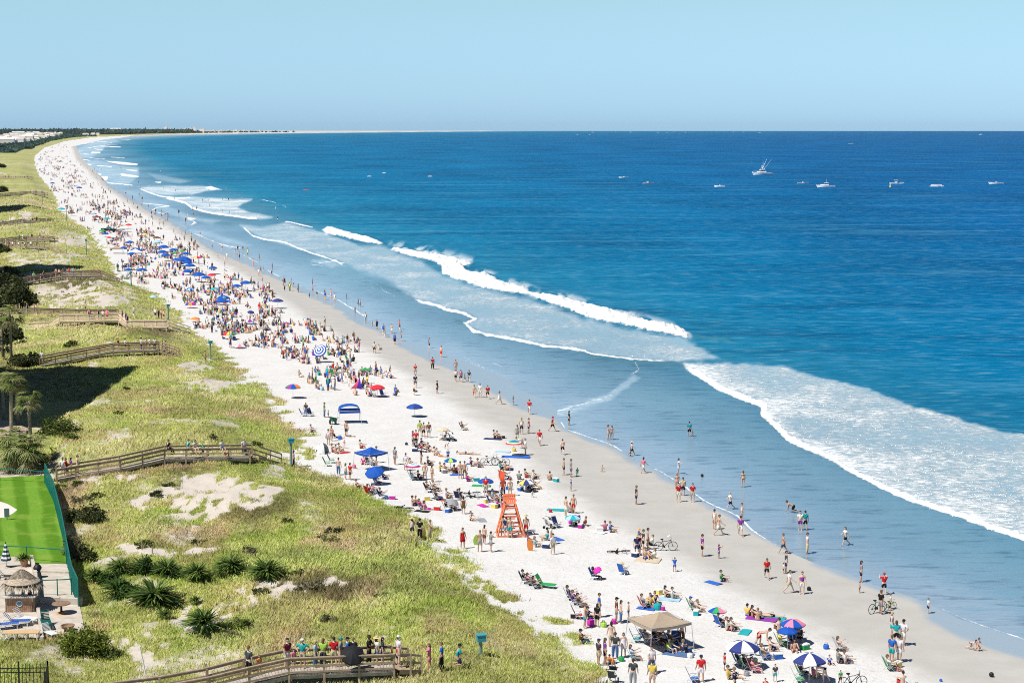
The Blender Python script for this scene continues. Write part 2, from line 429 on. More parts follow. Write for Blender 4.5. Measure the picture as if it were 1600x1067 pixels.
t.base(c, t.math('SUBTRACT', t.math('SUBTRACT', 0.9, t.math('MULTIPLY', t.attr('damp'), 0.3)), t.math('MULTIPLY', t.attr('wet'), 0.34)), 0.4)
bm_h = t.math('ADD', t.math('MULTIPLY', n2, 0.5), t.math('MULTIPLY', n3, t.math('ADD', 0.35, t.math('MULTIPLY', cov, 0.5))))
bmp = t.bump(bm_h, 1.0, 0.16)
bs = t.math('SUBTRACT', 0.85, t.math('MULTIPLY', t.attr('damp'), 0.70)); t.lk(bs, bmp.inputs['Strength'])
M_ground = t.m
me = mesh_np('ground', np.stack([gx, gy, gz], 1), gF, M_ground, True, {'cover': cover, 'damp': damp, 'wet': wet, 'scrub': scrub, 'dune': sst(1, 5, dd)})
tag(link('beach_ground', me), kind='structure')

# ------------------------------------------------------------------ sea
FOAM = [  # polygon of solid foam, soft edge (px), strength
    ([(609,391),(631,399),(657,405),(680,411),(689,418),(691,429),(714,437),(740,446),(770,454),(800,459),(826,461),(856,474),(890,484),(912,495),(950,504),(987,512),(1025,519),(1074,529),(1075,521),(1059,512),(1025,506),(976,493),(950,484),(909,474),(875,465),(837,459),(822,452),(785,441),(759,429),(728,424),(724,417),(738,412),(710,403),(680,397),(650,392),(616,386)], 3, 1.0),
    ([(502,360),(511,354),(549,364),(579,371),(601,381),(594,383),(567,379),(537,371),(511,366)], 3, 1.0),
    ([(320,293),(330,291),(347,297),(325,298)], 2, 1.0), ([(194,264),(215,266),(214,268),(198,267)], 1.5, .9),
    ([(161,251),(192,253),(217,256),(214,259),(192,258),(170,254)], 1.5, .9), ([(117,253),(147,257),(140,259),(122,257)], 1.5, .85),
    ([(130,259),(142,263),(141,266),(132,263)], 1.2, .9), ([(137,266),(160,272),(158,275),(142,271)], 1.5, .9),
    ([(186,270),(217,275),(217,278),(190,276)], 1.5, .85), ([(153,276),(170,275),(168,283),(156,283)], 1.5, .85),
    ([(289,341),(312,342),(300,346),(310,351),(292,355),(302,349)], 2, .8), ([(240,284),(253,284),(251,287),(243,286)], 1, .9)]
LACE = [  # polygon of patchy foam, strength at the landward edge, soft
    ([(1056,567),(1075,576),(1094,586),(1120,603),(1150,616),(1172,624),(1195,633),(1193,646),(1210,661),(1232,684),(1262,699),(1289,710),(1311,723),(1337,738),(1367,753),(1397,768),(1431,781),(1469,794),(1506,807),(1544,821),(1600,839),(1700,872),(2000,980),(2000,800),(1750,722),(1600,678),(1562,672),(1525,663),(1469,644),(1431,635),(1394,622),(1360,609),(1319,597),(1270,586),(1225,571),(1169,567.5),(1112,567)], 0.56, 4),
    ([(609,393),(657,407),(691,430),(740,448),(800,461),(856,476),(912,497),(987,514),(1074,530),(1125,560),(1060,566),(1002,564),(969,559),(931,555),(905,547),(875,542),(849,540),(819,532),(777,525),(740,519),(725,506),(744,499),(725,489),(699,484),(680,476),(657,472),(637,461),(600,435),(566,428),(575,420),(600,405)], 0.43, 6),
    ([(215,292),(240,291),(280,290),(317,291),(346,297),(320,300),(300,304),(250,305),(233,301)], 0.56, 2),
    ([(255,310),(272,312),(290,317),(300,325),(317,330),(337,334),(362,337),(387,341),(407,342),(425,340),(407,335),(385,330),(372,324),(393,312),(350,310),(300,307)], 0.58, 2.5),
    ([(864,648),(872,638),(900,628),(948,616),(990,584),(1000,590),(950,628),(912,640),(880,652)], .40, 4), ([(548,384),(600,384),(625,398),(640,420),(600,432),(560,424),(530,405)], .42, 6), ([(176,292),(205,302),(240,322),(265,336),(300,345),(330,352),(345,345),(300,338),(262,322),(225,312),(200,298)], .36, 3), ([(287,360),(330,372),(380,386),(395,384),(340,366),(300,356)], .34, 3), ([(480,408),(520,418),(545,416),(505,404)], .42, 3), ([(230,270),(262,276),(300,283),(280,288),(245,282)], .3, 3), ([(130,218),(175,216),(190,222),(150,228)], .4, 2),
    ([(375,352),(410,354),(446,347),(500,361),(560,383),(600,398),(575,424),(540,412),(500,400),(462,387),(412,374),(385,360)], 0.45, 3),
    ([(117,254),(150,250),(190,258),(217,262),(217,275),(200,290),(175,286),(150,276),(130,262)], 0.40, 3), ([(112,236),(150,220),(170,222),(160,236),(140,248),(118,248)], 0.42, 2),
    ([(740,575),(775,582),(802,588),(780,592),(745,582)], .4, 4), ([(560,505),(600,520),(640,533),(600,530)], .35, 3)]
RIDGE = [([(1074,526),(1105,529),(1150,534)], 3), ([(880,546),(931,560),(985,567),(1056,572),(1090,580)], 5), ([(300,332),(317,337),(362,344),(400,347)], 2.5), ([(290,346),(330,349),(370,352)], 3), ([(575,444),(630,458),(650,466)], 4), ([(700,498),(720,506),(760,528)], 4), ([(370,318),(400,322),(430,326)], 2), ([(280,268),(320,272),(350,270)], 2.5)]
LINES = [  # breaking edges and swash lines: points, half width towards land, towards sea, strength
    ([(1056,567),(1075,576),(1094,586),(1120,603),(1150,616),(1172,624),(1195,633),(1193,646),(1210,661),(1232,684),(1262,699),(1289,710),(1311,723),(1337,738),(1367,753),(1397,768),(1431,781),(1469,794),(1506,807),(1544,821),(1600,839),(1700,872),(2000,980)], 2.0, 7.5, 0.95),
    ([(637,461),(657,472),(680,476),(699,484),(725,489),(744,499),(725,506),(740,519),(777,525),(819,532),(849,540),(875,542),(905,547),(931,555),(969,559),(1002,564),(1056,566)], 1.5, 3.5, 0.95),
    ([(868,643),(894,636),(912,629),(931,624),(943,622)], 2, 3, .62), ([(991,568),(999,577),(985,585)], 1.2, 1.6, .55),
    ([(216,294),(232,301),(250,307),(275,310),(300,309)], 1, 2, 1), ([(255,310),(272,313),(290,318),(300,326),(317,331),(337,335),(362,338),(387,341.5),(407,342)], 1, 4, 1.0),
    ([(190,311),(207,316),(237,319),(265,322),(247,324),(235,330),(262,335)], 0.8, 1.3, .8), ([(287,362),(305,366),(320,372),(337,380),(357,385),(380,388.5)], 0.9, 1.6, .8),
    ([(375,352),(385,360),(395,369),(412,374),(445,379),(462,387),(485,395),(500,400),(525,408),(540,417)], 1.2, 2.6, .9),
    ([(444,346),(457,348),(475,352),(491,356)], 1, 1.6, 1), ([(154,282),(175,287),(210,290)], .8, 1.4, .9), ([(407,312),(422,315),(433,318)], .8, 1, .75), ([(440,321),(448,324)], .8, 1, .75),
    ([(769,566),(786,573)], 1.2, 1.5, .7), ([(721,556),(762,577),(800,588)], .9, 1.2, .55), ([(620,463),(600,455),(580,440),(566,432)], 1, 1.4, .5),
    ([(496,412),(520,408),(540,412)], 1.2, 1.5, .7), ([(484,413),(505,415)], 1, 1.2, .7), ([(552,437),(572,447),(588,452)], 1, 1.2, .55), ([(150,221.5),(176,223)], .8, 1.0, .8), ([(156,228.5),(190,230.5)], .9, 1.4, .9), ([(146,233),(162,234.5)], .9, 1.2, .9), ([(166,226),(186,226.5)], .8, 1, .7), ([(143,238.5),(158,239.5)], 1.2, 2.0, 1), ([(105,243.5),(127,241)], .9, 1.2, .9), ([(107,247),(121,245.5)], .8, 1.2, .85), ([(128,240),(140,242)], .8, 1, .85), ([(125,249),(141,251)], .9, 1.2, .85), ([(172,246),(196,247.5)], .9, 1.2, .75), ([(178,218.5),(205,219)], .7, .8, .7), ([(150,259),(176,261)], .9, 1.4, .85), ([(165,285),(186,288)], .9, 1.2, .8), ([(118,238),(130,236)], .7, .8, .8), ([(128,226),(150,222)], .7, .8, .7), ([(135,232),(160,228)], .8, .9, .8), ([(140,240),(158,238)], .9, 1, .85), ([(108,245),(124,241)], .8, .9, .8), ([(139,247),(165,249)], .8, 1, .85)]
rows = np.r_[np.arange(205.0, 214, 0.5), np.arange(214, 1010, 1.0), np.arange(1010, 1100, 4), np.arange(1100, 1500, 10)]
cols = np.r_[np.arange(-200, 60, 20), np.arange(60, 1640, 2.0), np.arange(1645, 2700, 12)]
wx, wy, wpx, wpy, wF = grid(rows, cols, lambda x, y: x > SHORE(y) - np.minimum(5 + y * 0.02, 60))
off = wx - SHORE(wy)
deep = np.clip(off / np.maximum(DEEP(wy) - SHORE(wy), 4), 0, 1) + np.clip((wx - DEEP(wy)) / (40 + wy * 0.35), 0, 1)
foam = np.zeros_like(wx); lace = np.zeros_like(wx); crest = np.zeros_like(wx)
jit = (fbm(wpx / 14, wpy / 6, 51, 4) - 0.5) * 5.0 * np.clip((wpy - 205) / 250, 0.1, 1)
def sub(pts, m):
    a = np.array(pts); return np.nonzero((wpx > a[:, 0].min() - m) & (wpx < a[:, 0].max() + m) & (wpy > a[:, 1].min() - m) & (wpy < a[:, 1].max() + m))[0]
for P, e, s in FOAM:
    i = sub(P, 12); sd = poly_signed(wpx[i], wpy[i], P) + jit[i] * 0.7
    foam[i] = np.maximum(foam[i], s * sst(-e * 1.1, e * 1.5, sd)); crest[i] = np.maximum(crest[i], sst(-4, 6, sd))
for P, s, e in LACE:
    i = sub(P, 14); sd = poly_signed(wpx[i], wpy[i], P) + jit[i] * 1.5
    lace[i] = np.maximum(lace[i], s * sst(-e, e, sd))
for P, a, b, s in LINES:
    i = sub(P, 16); d, u = line_dist(wpx[i], wpy[i] + jit[i] * 0.45, P)
    pa = np.array(P, float); yl = np.interp(wpx[i], pa[:, 0], pa[:, 1]) if (np.diff(pa[:, 0]) > 0).all() else wpy[i] + 99
    w = np.where(wpy[i] > yl, a, b); taper = sst(0, 0.06, u) * sst(0, .06, 1 - u)
    s = s * (.62 + .75 * fbm(wx[i] / 7, wy[i] / 12, 81, 3)) if b < 8 else s * (.8 + .4 * fbm(wx[i] / 5, wy[i] / 7, 81, 3))
    foam[i] = np.maximum(foam[i], np.clip(s, 0, 1) * (1 - sst(0.0 * w, 1.25 * w, d)) * (taper if P[-1][0] < 1600 else sst(0, .03, u)))
ridge = np.zeros_like(wx)
for P, w in RIDGE:
    i = sub(P, 14); d, u = line_dist(wpx[i], wpy[i] + jit[i] * .5, P); ridge[i] = np.maximum(ridge[i], (1 - sst(0, w * 1.6, d)) * sst(0, .2, u) * sst(0, .2, 1 - u))
P = LACE[0][0][:21]; i = sub(P, 60); d, u = line_dist(wpx[i], wpy[i], P); lace[i] += .20 * np.exp(-d / 14) * (lace[i] > .3)
lace *= .86 + .28 * fbm(wx / 9, wy / 22, 85, 3)
P = LACE[1][0]; q_ = [(616,386),(650,392),(680,397),(710,403),(738,412),(759,429),(785,441),(822,452),(837,459),(875,465),(909,474),(950,484),(976,493),(1025,506),(1074,521)]
i = sub(q_, 14); d, u = line_dist(wpx[i], wpy[i], q_); lace[i] = np.maximum(lace[i], (.62 * (1 - sst(1, 15, d)) * sst(.35, .6, fbm(wx[i] / 2.2, wy[i] / 16, 87, 3))))
# thin white line at the water's edge
ed = np.abs(off + (fbm(wx / 5, wy / 9, 61, 3) - 0.5) * 1.2 - 0.25)
mpp = wy / FPX
foam = np.maximum(foam, 0.62 * (1 - sst(0.05 + .8 * mpp, 0.12 + 2.0 * mpp, ed)) * sst(0.35, 0.6, fbm(wx / 11, wy / 18, 63, 3)) * (1 - sst(500, 900, wy)))
foam[(wy > 5500)] = 0
foam = np.where((wx > DEEP(wy) + 60 + wy * .1), 0, foam)
swell = np.sin((wx * 0.93 + wy * 0.36 + 6 * fbm(wx / 60, wy / 60, 71, 2)) / 3.6) * 0.10 * sst(4, 60, off) * (1 - sst(500, 1200, wy))
lump = fbm(wx / 1.1, wy / 1.6, 83, 4) - .5
wz = swell + crest * (0.55 + 1.3 * lump) * (1 - sst(700, 1500, wy)) + foam * 0.55 * lump * (1 - sst(500, 900, wy)) + lace * 0.35 * lump * (1 - sst(500, 900, wy))
wz = wz + ridge * .35 * (1 - sst(600, 1200, wy))
wz = np.where(off < 1.0, np.minimum(wz, 0) * 0, wz)

t = NT('sea water')
v = t.coord('Object')
cp = t.new('CameraData')
ramp = t.ramp(t.math('MULTIPLY', t.attr('deep'), 0.5), [(0.0, (0.43, 0.53, 0.575)), (0.05, (0.35, 0.465, 0.53)), (0.10, (0.245, 0.385, 0.46)), (0.30, (0.085, 0.25, 0.35)), (0.46, (0.015, 0.195, 0.32)), (0.60, (0.0, 0.148, 0.305)), (0.8, (0.0, 0.122, 0.295)), (1.0, (0.0, 0.098, 0.28))])  # water colour by depth; pale shallow stops include painted sky reflection
vs = t.coord('Object', (1.0, 2.6, 1.0))
pat = t.noise(t.coord('Object', (1.0, 0.45, 1.0)), 0.012, 5, 0.6)
ramp = t.mix(t.smooth(pat, 0.35, 0.75), ramp, t.mix(0.5, ramp, (0.0, 0.03, 0.10)))
sw = t.noise(t.coord('Object', (0.16, 1.0, 1.0)), 0.075, 5, 0.6, 0.3)  # swell bands: lit and shaded wave slopes painted into the water colour
ramp = t.mix(t.math('MULTIPLY', t.smooth(sw, 0.52, 0.66), t.smooth(t.attr('deep'), .3, 1.1)), ramp, t.mix(0.42, ramp, (0.0, 0.035, 0.12)))
ramp = t.mix(t.math('MULTIPLY', t.smooth(sw, 0.46, 0.34), t.smooth(t.attr('deep'), .3, 1.1)), ramp, t.mix(0.22, ramp, (0.10, 0.34, 0.50)))
chop = t.noise(t.coord('Object', (0.55, 1.6, 1.0)), 0.42, 6, 0.65)  # chop: light and dark of small wave slopes, also painted as colour
ramp = t.mix(t.math('MULTIPLY', t.smooth(chop, 0.50, 0.70), 0.75), ramp, t.mix(0.6, ramp, (0.16, 0.33, 0.42)))
ramp = t.mix(t.math('MULTIPLY', t.smooth(chop, 0.49, 0.32), 0.75), ramp, t.mix(0.6, ramp, (0.0, 0.04, 0.08)))
fn = t.noise(t.coord('Object', (0.8, 1.0, 1.0)), 1.15, 10, 0.78, 0.4)
fl = t.noise(t.coord('Object', (0.8, 0.5, 1.0)), 0.12, 4, 0.6)
fmask = t.smooth(t.math('ADD', t.attr('foam'), t.math('MULTIPLY', t.math('SUBTRACT', fn, 0.5), 1.5)), 0.34, 0.62)
lm = t.math('ADD', t.attr('lace'), t.math('ADD', t.math('MULTIPLY', t.math('SUBTRACT', fn, 0.5), 1.9), t.math('MULTIPLY', t.math('SUBTRACT', fl, 0.5), 0.95)))
lmask = t.math('MULTIPLY', t.math('MULTIPLY', t.smooth(lm, 0.34, 0.86), 0.92), t.smooth(t.attr('lace'), 0.02, 0.15))
ramp = t.mix(t.math('MULTIPLY', t.attr('ridge'), .5), ramp, (.06, .16, .19))
base_l = t.mix(t.smooth(t.attr('lace'), 0.0, 0.5), ramp, t.mix(0.6, ramp, (0.40, 0.54, 0.61)))
fm = t.math('MAXIMUM', fmask, lmask)
colr = t.mix(fm, base_l, (0.74, 0.76, 0.755))
t.base(colr, 0.9, 0.0)
gl = t.new('BsdfGlossy'); gl.inputs['Roughness'].default_value = 0.16; gl.inputs['Color'].default_value = (0.62, 0.86, 1.0, 1)
ms = t.new('MixShader'); lw = t.new('LayerWeight'); lw.inputs['Blend'].default_value = 0.25
gf = t.ramp(t.math('MULTIPLY', t.attr('deep'), 0.5), [(0.0, (0.44,) * 3), (0.12, (0.30,) * 3), (0.5, (0.055,) * 3), (0.8, (0.022,) * 3), (1.0, (0.02,) * 3)])
t.lk(t.math('MULTIPLY', gf, t.math('SUBTRACT', 1.0, fm)), ms.inputs[0]); t.lk(t.b.outputs[0], ms.inputs[1]); t.lk(gl.outputs[0], ms.inputs[2])
t.lk(ms.outputs[0], t.n['Material Output'].inputs[0])
b1 = t.noise(t.coord('Object', (0.6, 1.5, 1.0)), 0.55, 7, 0.62)
hgt = t.math('ADD', b1, t.math('MULTIPLY', fm, 0.22))
bb = t.bump(hgt, 0.8, 0.5); t.lk(t.math('ADD', .16, t.math('MULTIPLY', t.smooth(t.attr('deep'), .02, .6), .64)), bb.inputs['Strength']); t.lk(bb.outputs[0], gl.inputs['Normal'])
M_sea = t.m
me = mesh_np('sea', np.stack([wx, wy, wz], 1), wF, M_sea, True, {'deep': deep, 'foam': foam, 'lace': lace, 'ridge': ridge})
tag(link('sea', me), kind='structure')
# ------------------------------------------------------------------ dune grass: blades, one object
def leaf_mat(name, rough=0.6, transl=0.42):
    t = NT(name); c = t.attr('col', 'Color'); t.base(c, rough, 0.25)
    if transl:
        tr = t.new('BsdfTranslucent'); t.lk(c, tr.inputs[0]); ms = t.new('MixShader'); ms.inputs[0].default_value = transl
        t.lk(t.b.outputs[0], ms.inputs[1]); t.lk(tr.outputs[0], ms.inputs[2]); t.lk(ms.outputs[0], t.n['Material Output'].inputs[0])
    return t.m
M_leaf = leaf_mat('plant leaf')
def scatter(n, y0, y1, d0=-3, dmax=None):
    y = rng.uniform(y0, y1, n); xl = np.minimum(-0.33 * y, DUNE(y) - 5)
    x = xl + rng.uniform(0, 1, n) * (DUNE(y) - d0 - xl)
    return x, y
def blades(n, y0, y1, hgt, wid, per, lean=0.5, thr=0.35):
    x, y = scatter(n, y0, y1); z = height(x, y); cv, sc_, en = cover_at(x, y, z)
    clump = fbm(x / 1.6, y / 1.6, 91, 3); patch = np.clip(fbm(x / 9, y / 14, 95, 4) * 1.5 - .25, 0, 1)
    k = (cv * (0.55 + 0.9 * clump) > thr + 0.35 * rng.random(n)) & ~((x < FENCE(y) + 0.4) & (y > 111) & (y < 206)) & (z > 0.75)
    for Q in BSEG:
        for a, b in zip(Q[:-1], Q[1:]):
            ex, ey = b.x - a.x, b.y - a.y; t = np.clip(((x - a.x) * ex + (y - a.y) * ey) / (ex * ex + ey * ey), 0, 1)
            k &= np.hypot(x - a.x - t * ex, y - a.y - t * ey) > 0.95
    x, y, z, sc_, clump, patch = [q[k] for q in (x, y, z, sc_, clump, patch)]
    m = len(x); x = np.repeat(x, per) + rng.normal(0, .16, m * per); y = np.repeat(y, per) + rng.normal(0, .16, m * per)
    z = np.repeat(z, per); sc_, clump, patch = [np.repeat(q, per) for q in (sc_, clump, patch)]
    N = m * per
    h = hgt * rng.uniform(.5, 1.25, N) * (0.6 + 0.7 * patch); w = wid * rng.uniform(.7, 1.3, N)
    az = rng.uniform(0, 2 * np.pi, N); la = rng.normal(0.5, 1.3, N); ln = h * lean * rng.uniform(.3, 1.3, N)
    cx, cy = np.cos(az) * w, np.sin(az) * w; lx, ly = np.cos(la) * ln, np.sin(la) * ln
    V = np.empty((N, 4, 3)); z0 = z - 0.08
    V[:, 0] = np.stack([x - cx, y - cy, z0], 1); V[:, 1] = np.stack([x + cx, y + cy, z0], 1)
    V[:, 2] = np.stack([x + cx * .55 + lx * .6, y + cy * .55 + ly * .6, z0 + h * .75], 1); V[:, 3] = np.stack([x + lx, y + ly, z0 + h * .95], 1)
    nf = np.cross(V[:, 1] - V[:, 0], V[:, 3] - V[:, 0]); fl = (nf @ np.array((0, -1., .35))) < 0; V[fl] = V[fl][:, (1, 0, 3, 2)]
    pal = np.array([(.58, .60, .16), (.44, .52, .10), (.72, .66, .32), (.66, .64, .23), (.80, .73, .46), (.24, .31, .04), (.52, .41, .22)])
    p = np.stack([.9 + 0 * patch, 1.2 * (patch < .5) + .3, .5 + 1.5 * (patch > .52), .9 + 0 * patch, .25 + .9 * (patch > .58), .35 + 1.0 * (patch < .42), .2 + 0 * patch], 1)
    p = np.cumsum(p, 1); p /= p[:, -1:]
    ci = (rng.random((N, 1)) > p).sum(1); col = pal[ci] * rng.uniform(.75, 1.25, (N, 1))
    tone = np.clip(.25 + .9 * fbm(x / 2.2, y / 3.2, 97, 3) + .6 * fbm(x / 9, y / 12, 103, 3), .5, 1.4)[:, None]; hue = sst(.5, .62, fbm(x / 6, y / 9, 99, 3))[:, None]; dry = sst(.52, .64, fbm(x / 5, y / 8, 101, 3))[:, None]
    col = col * tone * (1 - hue * np.array((.20, .06, .35))) * (1 - dry * np.array((.0, .16, .0))) + dry * np.array((.02, 0, .03))
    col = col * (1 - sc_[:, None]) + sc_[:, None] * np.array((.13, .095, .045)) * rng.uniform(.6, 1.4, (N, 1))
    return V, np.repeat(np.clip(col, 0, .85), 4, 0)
parts = [blades(66000, 92, 165, .38, .017, 8), blades(34000, 165, 260, .40, .026, 6), blades(22000, 260, 430, .44, .05, 4), blades(13000, 430, 800, .5, .11, 3)]
V = np.concatenate([p[0] for p in parts]).reshape(-1, 3); col = np.concatenate([p[1] for p in parts])
F = np.arange(len(V)).reshape(-1, 4)
me = mesh_np('dune_grass', V, F, M_leaf, True, {'col': col})
N = rng.normal(0, .38, (len(F), 3)) + np.array((-.12, -.25, 1.0)); N /= np.linalg.norm(N, axis=1)[:, None]     # blades shade like the turf they form
me.normals_split_custom_set_from_vertices(np.repeat(N, 4, 0).tolist())
tag(link('dune_grass', me), kind='stuff')
print('grass blades', len(F))

# ------------------------------------------------------------------ single plants
def leaf_strip(V, F, Cc, base, az, up, L, w, droop, col, seg=4, fold=0.0):
    """one strap leaf as a strip of quads"""
    ca, sa = math.cos(az), math.sin(az); b = len(V)
    for i in range(seg + 1):
        s = i / seg; r = L * (math.cos(up) * s); zz = L * (math.sin(up) * s) - droop * L * s * s
        ww = w * (1 - s) ** 0.7 * (0.55 + 1.2 * min(s * 2, 1) * 0.5) + 0.004
        cx, cy, cz = base[0] + ca * r, base[1] + sa * r, base[2] + zz
        V.append((cx - sa * ww, cy + ca * ww, cz)); V.append((cx + sa * ww, cy - ca * ww, cz + fold * ww))
        Cc += [col, col]
    for i in range(seg): F.append((b + 2 * i, b + 2 * i + 1, b + 2 * i + 3, b + 2 * i + 2))
def rosette_mesh(n, L, w, seed, pal):
    r = random.Random(seed); V, F, Cc = [], [], []
    for i in range(n):
        c = pal[r.randrange(len(pal))]; k = r.uniform(.75, 1.2)
        leaf_strip(V, F, Cc, (r.gauss(0, .06), r.gauss(0, .06), r.uniform(.05, .35) * L), r.uniform(0, 6.283), r.uniform(.1, 1.25) if r.random() > .4 else r.uniform(.1, .6), L * r.uniform(.7, 1.1), w, r.uniform(.1, .45), tuple(q * k for q in c), 4, .4)
    return mesh_np('rosette', V, F, M_leaf, False, {'col': np.array(Cc)})
PALY = [(.07, .14, .02), (.11, .19, .03), (.045, .085, .015), (.24, .31, .09)]
YUC = [rosette_mesh(190, 1.15, .055, 1, PALY), rosette_mesh(240, 1.3, .06, 2, PALY)]
BRK = simple('dead leaf stem', (.22, .16, .09))
YP = [(150,908,.9,'dark green spiky yucca at the seaward left end of the yucca row'),(188,896,.95,'dark spiky yucca second from the left in the yucca row'),(224,897,1.15,'tallest dark green yucca standing in the middle of the yucca row'),(262,898,1.0,'dark yucca just right of the tallest one in the yucca row'),(308,905,1.15,'broad spiky yucca at the right end of the yucca row'),(362,893,1.1,'round spiky yucca standing alone above the yucca row'),(186,930,1.2,'bushy dark yucca in front of the yucca row on its left'),(242,944,1.5,'largest dark green yucca in front of the yucca row'),(317,984,1.4,'bright green round yucca alone in the dry grass below the row'),(419,903,1.25,'rightmost round green yucca alone on the dune'),(306,944,.45,'small young yucca sprig between two big yuccas'),(258,966,.45,'tiny upright yucca sprig in dry grass below the largest yucca'),(345,902,.35,'tiny yucca sprig beside the lone round yucca')]
for i, (px, py, s, lab) in enumerate(YP):
    p = gp(px, py); o = empty('yucca', p, i * 1.3); o.location.z += .22; o.scale = (s * 1.2, s * 1.2, s * .85); tag(o, lab, 'yucca', 'yuccas on the near dune')
    link('leaf_rosette', YUC[i % 2], o)
    MB().tube([(0, 0, -.1), (.02, 0, .18), (0, .02, .36)], [.12, .11, .08], 7).build('stem', BRK, o)
def bush_mesh(rx, ry, rz, n, seed, pal, ls=.09, hollow=.55):
    """a shrub crown of leaf clumps with an uneven outline"""
    r = np.random.default_rng(seed); nc = max(10, n // 90)
    c = r.normal(0, 1, (nc, 3)); c /= np.linalg.norm(c, axis=1)[:, None]; c *= r.uniform(hollow, 1.0, (nc, 1)) ; c[:, 2] = np.abs(c[:, 2]) * .95
    i = r.integers(0, nc, n); p = c[i] + r.normal(0, .13, (n, 3)); p[:, 2] = np.abs(p[:, 2])
    p = p * (rx, ry, rz); nn = r.normal(0, 1, (n, 3)) + c[i] * .8 + (0, 0, .6); nn /= np.linalg.norm(nn, axis=1)[:, None]
    a = np.cross(nn, r.normal(0, 1, (n, 3))); a /= np.linalg.norm(a, axis=1)[:, None]; b = np.cross(nn, a)
    s = ls * r.uniform(.6, 1.4, (n, 1)); V = np.stack([p - a * s, p - b * s * .6, p + a * s, p + b * s * .6], 1).reshape(-1, 3)
    tone = r.uniform(.7, 1.3, (nc, 1))[i]; col = np.array(pal)[r.integers(0, len(pal), n)] * tone * r.uniform(.8, 1.2, (n, 1))
    return mesh_np('bush', V, np.arange(n * 4).reshape(-1, 4), M_leaf, False, {'col': np.repeat(np.clip(col, 0, .7), 4, 0)})
BARK = simple('grey bark', (.20, .16, .12), .9, .1, .3, 9)
def bush(name, px, py, rx, rz, pal, lab, cat='shrub', group=None, n=2600, ls=.1, seed=5, ry=None):
    p = gp(px, py); o = empty(name, p); tag(o, lab, cat, group)
    link('foliage', bush_mesh(rx, ry or rx, rz, n, seed, pal, ls), o)
    m = MB(); r = random.Random(seed)
    for k in range(5):
        a = k * 1.257 + r.random(); m.tube([(0, 0, -.1), (math.cos(a) * rx * .3, math.sin(a) * rx * .3, rz * .4), (math.cos(a) * rx * .6, math.sin(a) * rx * .6, rz * .75)], [.05, .035, .015], 5)
    m.build('stems', BARK, o); return o
G1 = [(.20, .26, .03), (.13, .17, .02), (.27, .30, .05), (.08, .11, .015)]; G2 = [(.05, .07, .02), (.08, .10, .03), (.035, .05, .015), (.14, .14, .05)]; G3 = [(.22, .19, .12), (.16, .14, .09), (.12, .13, .05)]
G4 = [(.14, .20, .03), (.10, .14, .025), (.18, .22, .05), (.06, .08, .02)]
bush('rounded_shrub', 131, 1018, 1.65, 1.75, G1, 'big rounded yellow green shrub beside the fire pit', n=5200, ls=.085)
bush('dark_shrub', 135, 812, 1.7, 1.25, G2, 'dark low shrub right of the green mesh fence', n=3000, seed=6)
bush('grey_shrub', 120, 868, 1.15, 2.0, G3, 'grey brown twiggy shrub against the green mesh fence', n=1800, ls=.07, seed=7)
bush('hedge_shrub', 134, 876, .9, 1.2, G2, 'small dark shrub at the foot of the grey twiggy shrub', n=1200, seed=17)
bush('dune_shrub', 92, 678, 2.2, 2.1, G4, 'green shrub beside the wooden ramp behind the palms', n=3000, ls=.11, seed=8)
bush('dune_shrub', 38, 574, 2.4, 1.7, G2, 'very dark shrub at the landward end of the brown boardwalk', n=2200, ls=.14, seed=9)
bush('dune_shrub', 113, 543, 1.3, .9, G4, 'small dark green bush between the pale boardwalk and the brown one', n=1200, ls=.12, seed=10)
bush('dune_shrub', 87, 489, .9, .7, G2, 'small dark bush on the slope of the bare sandy dune', n=700, ls=.12, seed=11)
bush('dune_shrub', 150, 778, .8, .5, G4, 'little green bush just above the dark low shrub', n=700, seed=12)
for i, (px, py, rx, rz, lab) in enumerate([(22,480,6,5.5,'dark tree clump behind the leftmost palm crown'),(4,532,5,4,'dark tree at the edge of the frame below the palm'),(3,455,6,5,'dark tree in the hotel shadow at the frame edge'),(10,442,5,4,'dark tree behind the shaded boardwalk'),(2,395,4,3,'dark tree by the frame edge beyond the shaded dune'),(5,300,4,3.5,'small dark tree far up the dune at the frame edge'),(3,262,5,4,'dark green tree at the landward dune edge'),(42,572,3,2,'dark bush behind the palms near the brown boardwalk')]):
    o = bush('dark_tree', px, py, rx * .7, rz * .8, G2, lab, 'tree', n=2600, ls=.3, seed=30 + i)
for i in range(26):                                     # low dark bushes dotted over the dunes
    for _ in range(60):
        px, py = random.uniform(5, 800), random.choice([random.uniform(290, 460), random.uniform(460, 1040)])
        p = gp(px, py)
        d = float(DUNE(p.y)) - p.x
        if d > 3 and p.x > float(FENCE(p.y)) + 1.5 and min(min((Vector((q.x, q.y)) - Vector((p.x, p.y))).length for q in Q) for Q in BSEG) > 3: break
    r = random.uniform(.5, 1.3)
    o = bush('dune_bush', px, py, r, r * .5, random.choice([G2, G4, G3]), 'low bush growing among the dry dune grass', 'bush', 'low bushes scattered over the dunes', n=int(420 * r) + 150, ls=.09, seed=60 + i)

for px, py, r, rz, lab in [(228,898,1.0,1.35,'dark leafy shrub standing among the middle yuccas'),(196,930,1.1,1.0,'dark leafy shrub beside the bushy yucca in front of the row'),(172,912,.9,.8,'dark leafy shrub at the left of the yucca row'),(270,902,.9,.7,'low dark leafy shrub among the right yuccas')]: bush('leafy_shrub', px, py, r, rz, [(.05,.11,.02),(.08,.15,.03),(.03,.07,.012)], lab, n=1500, ls=.1, seed=int(px))
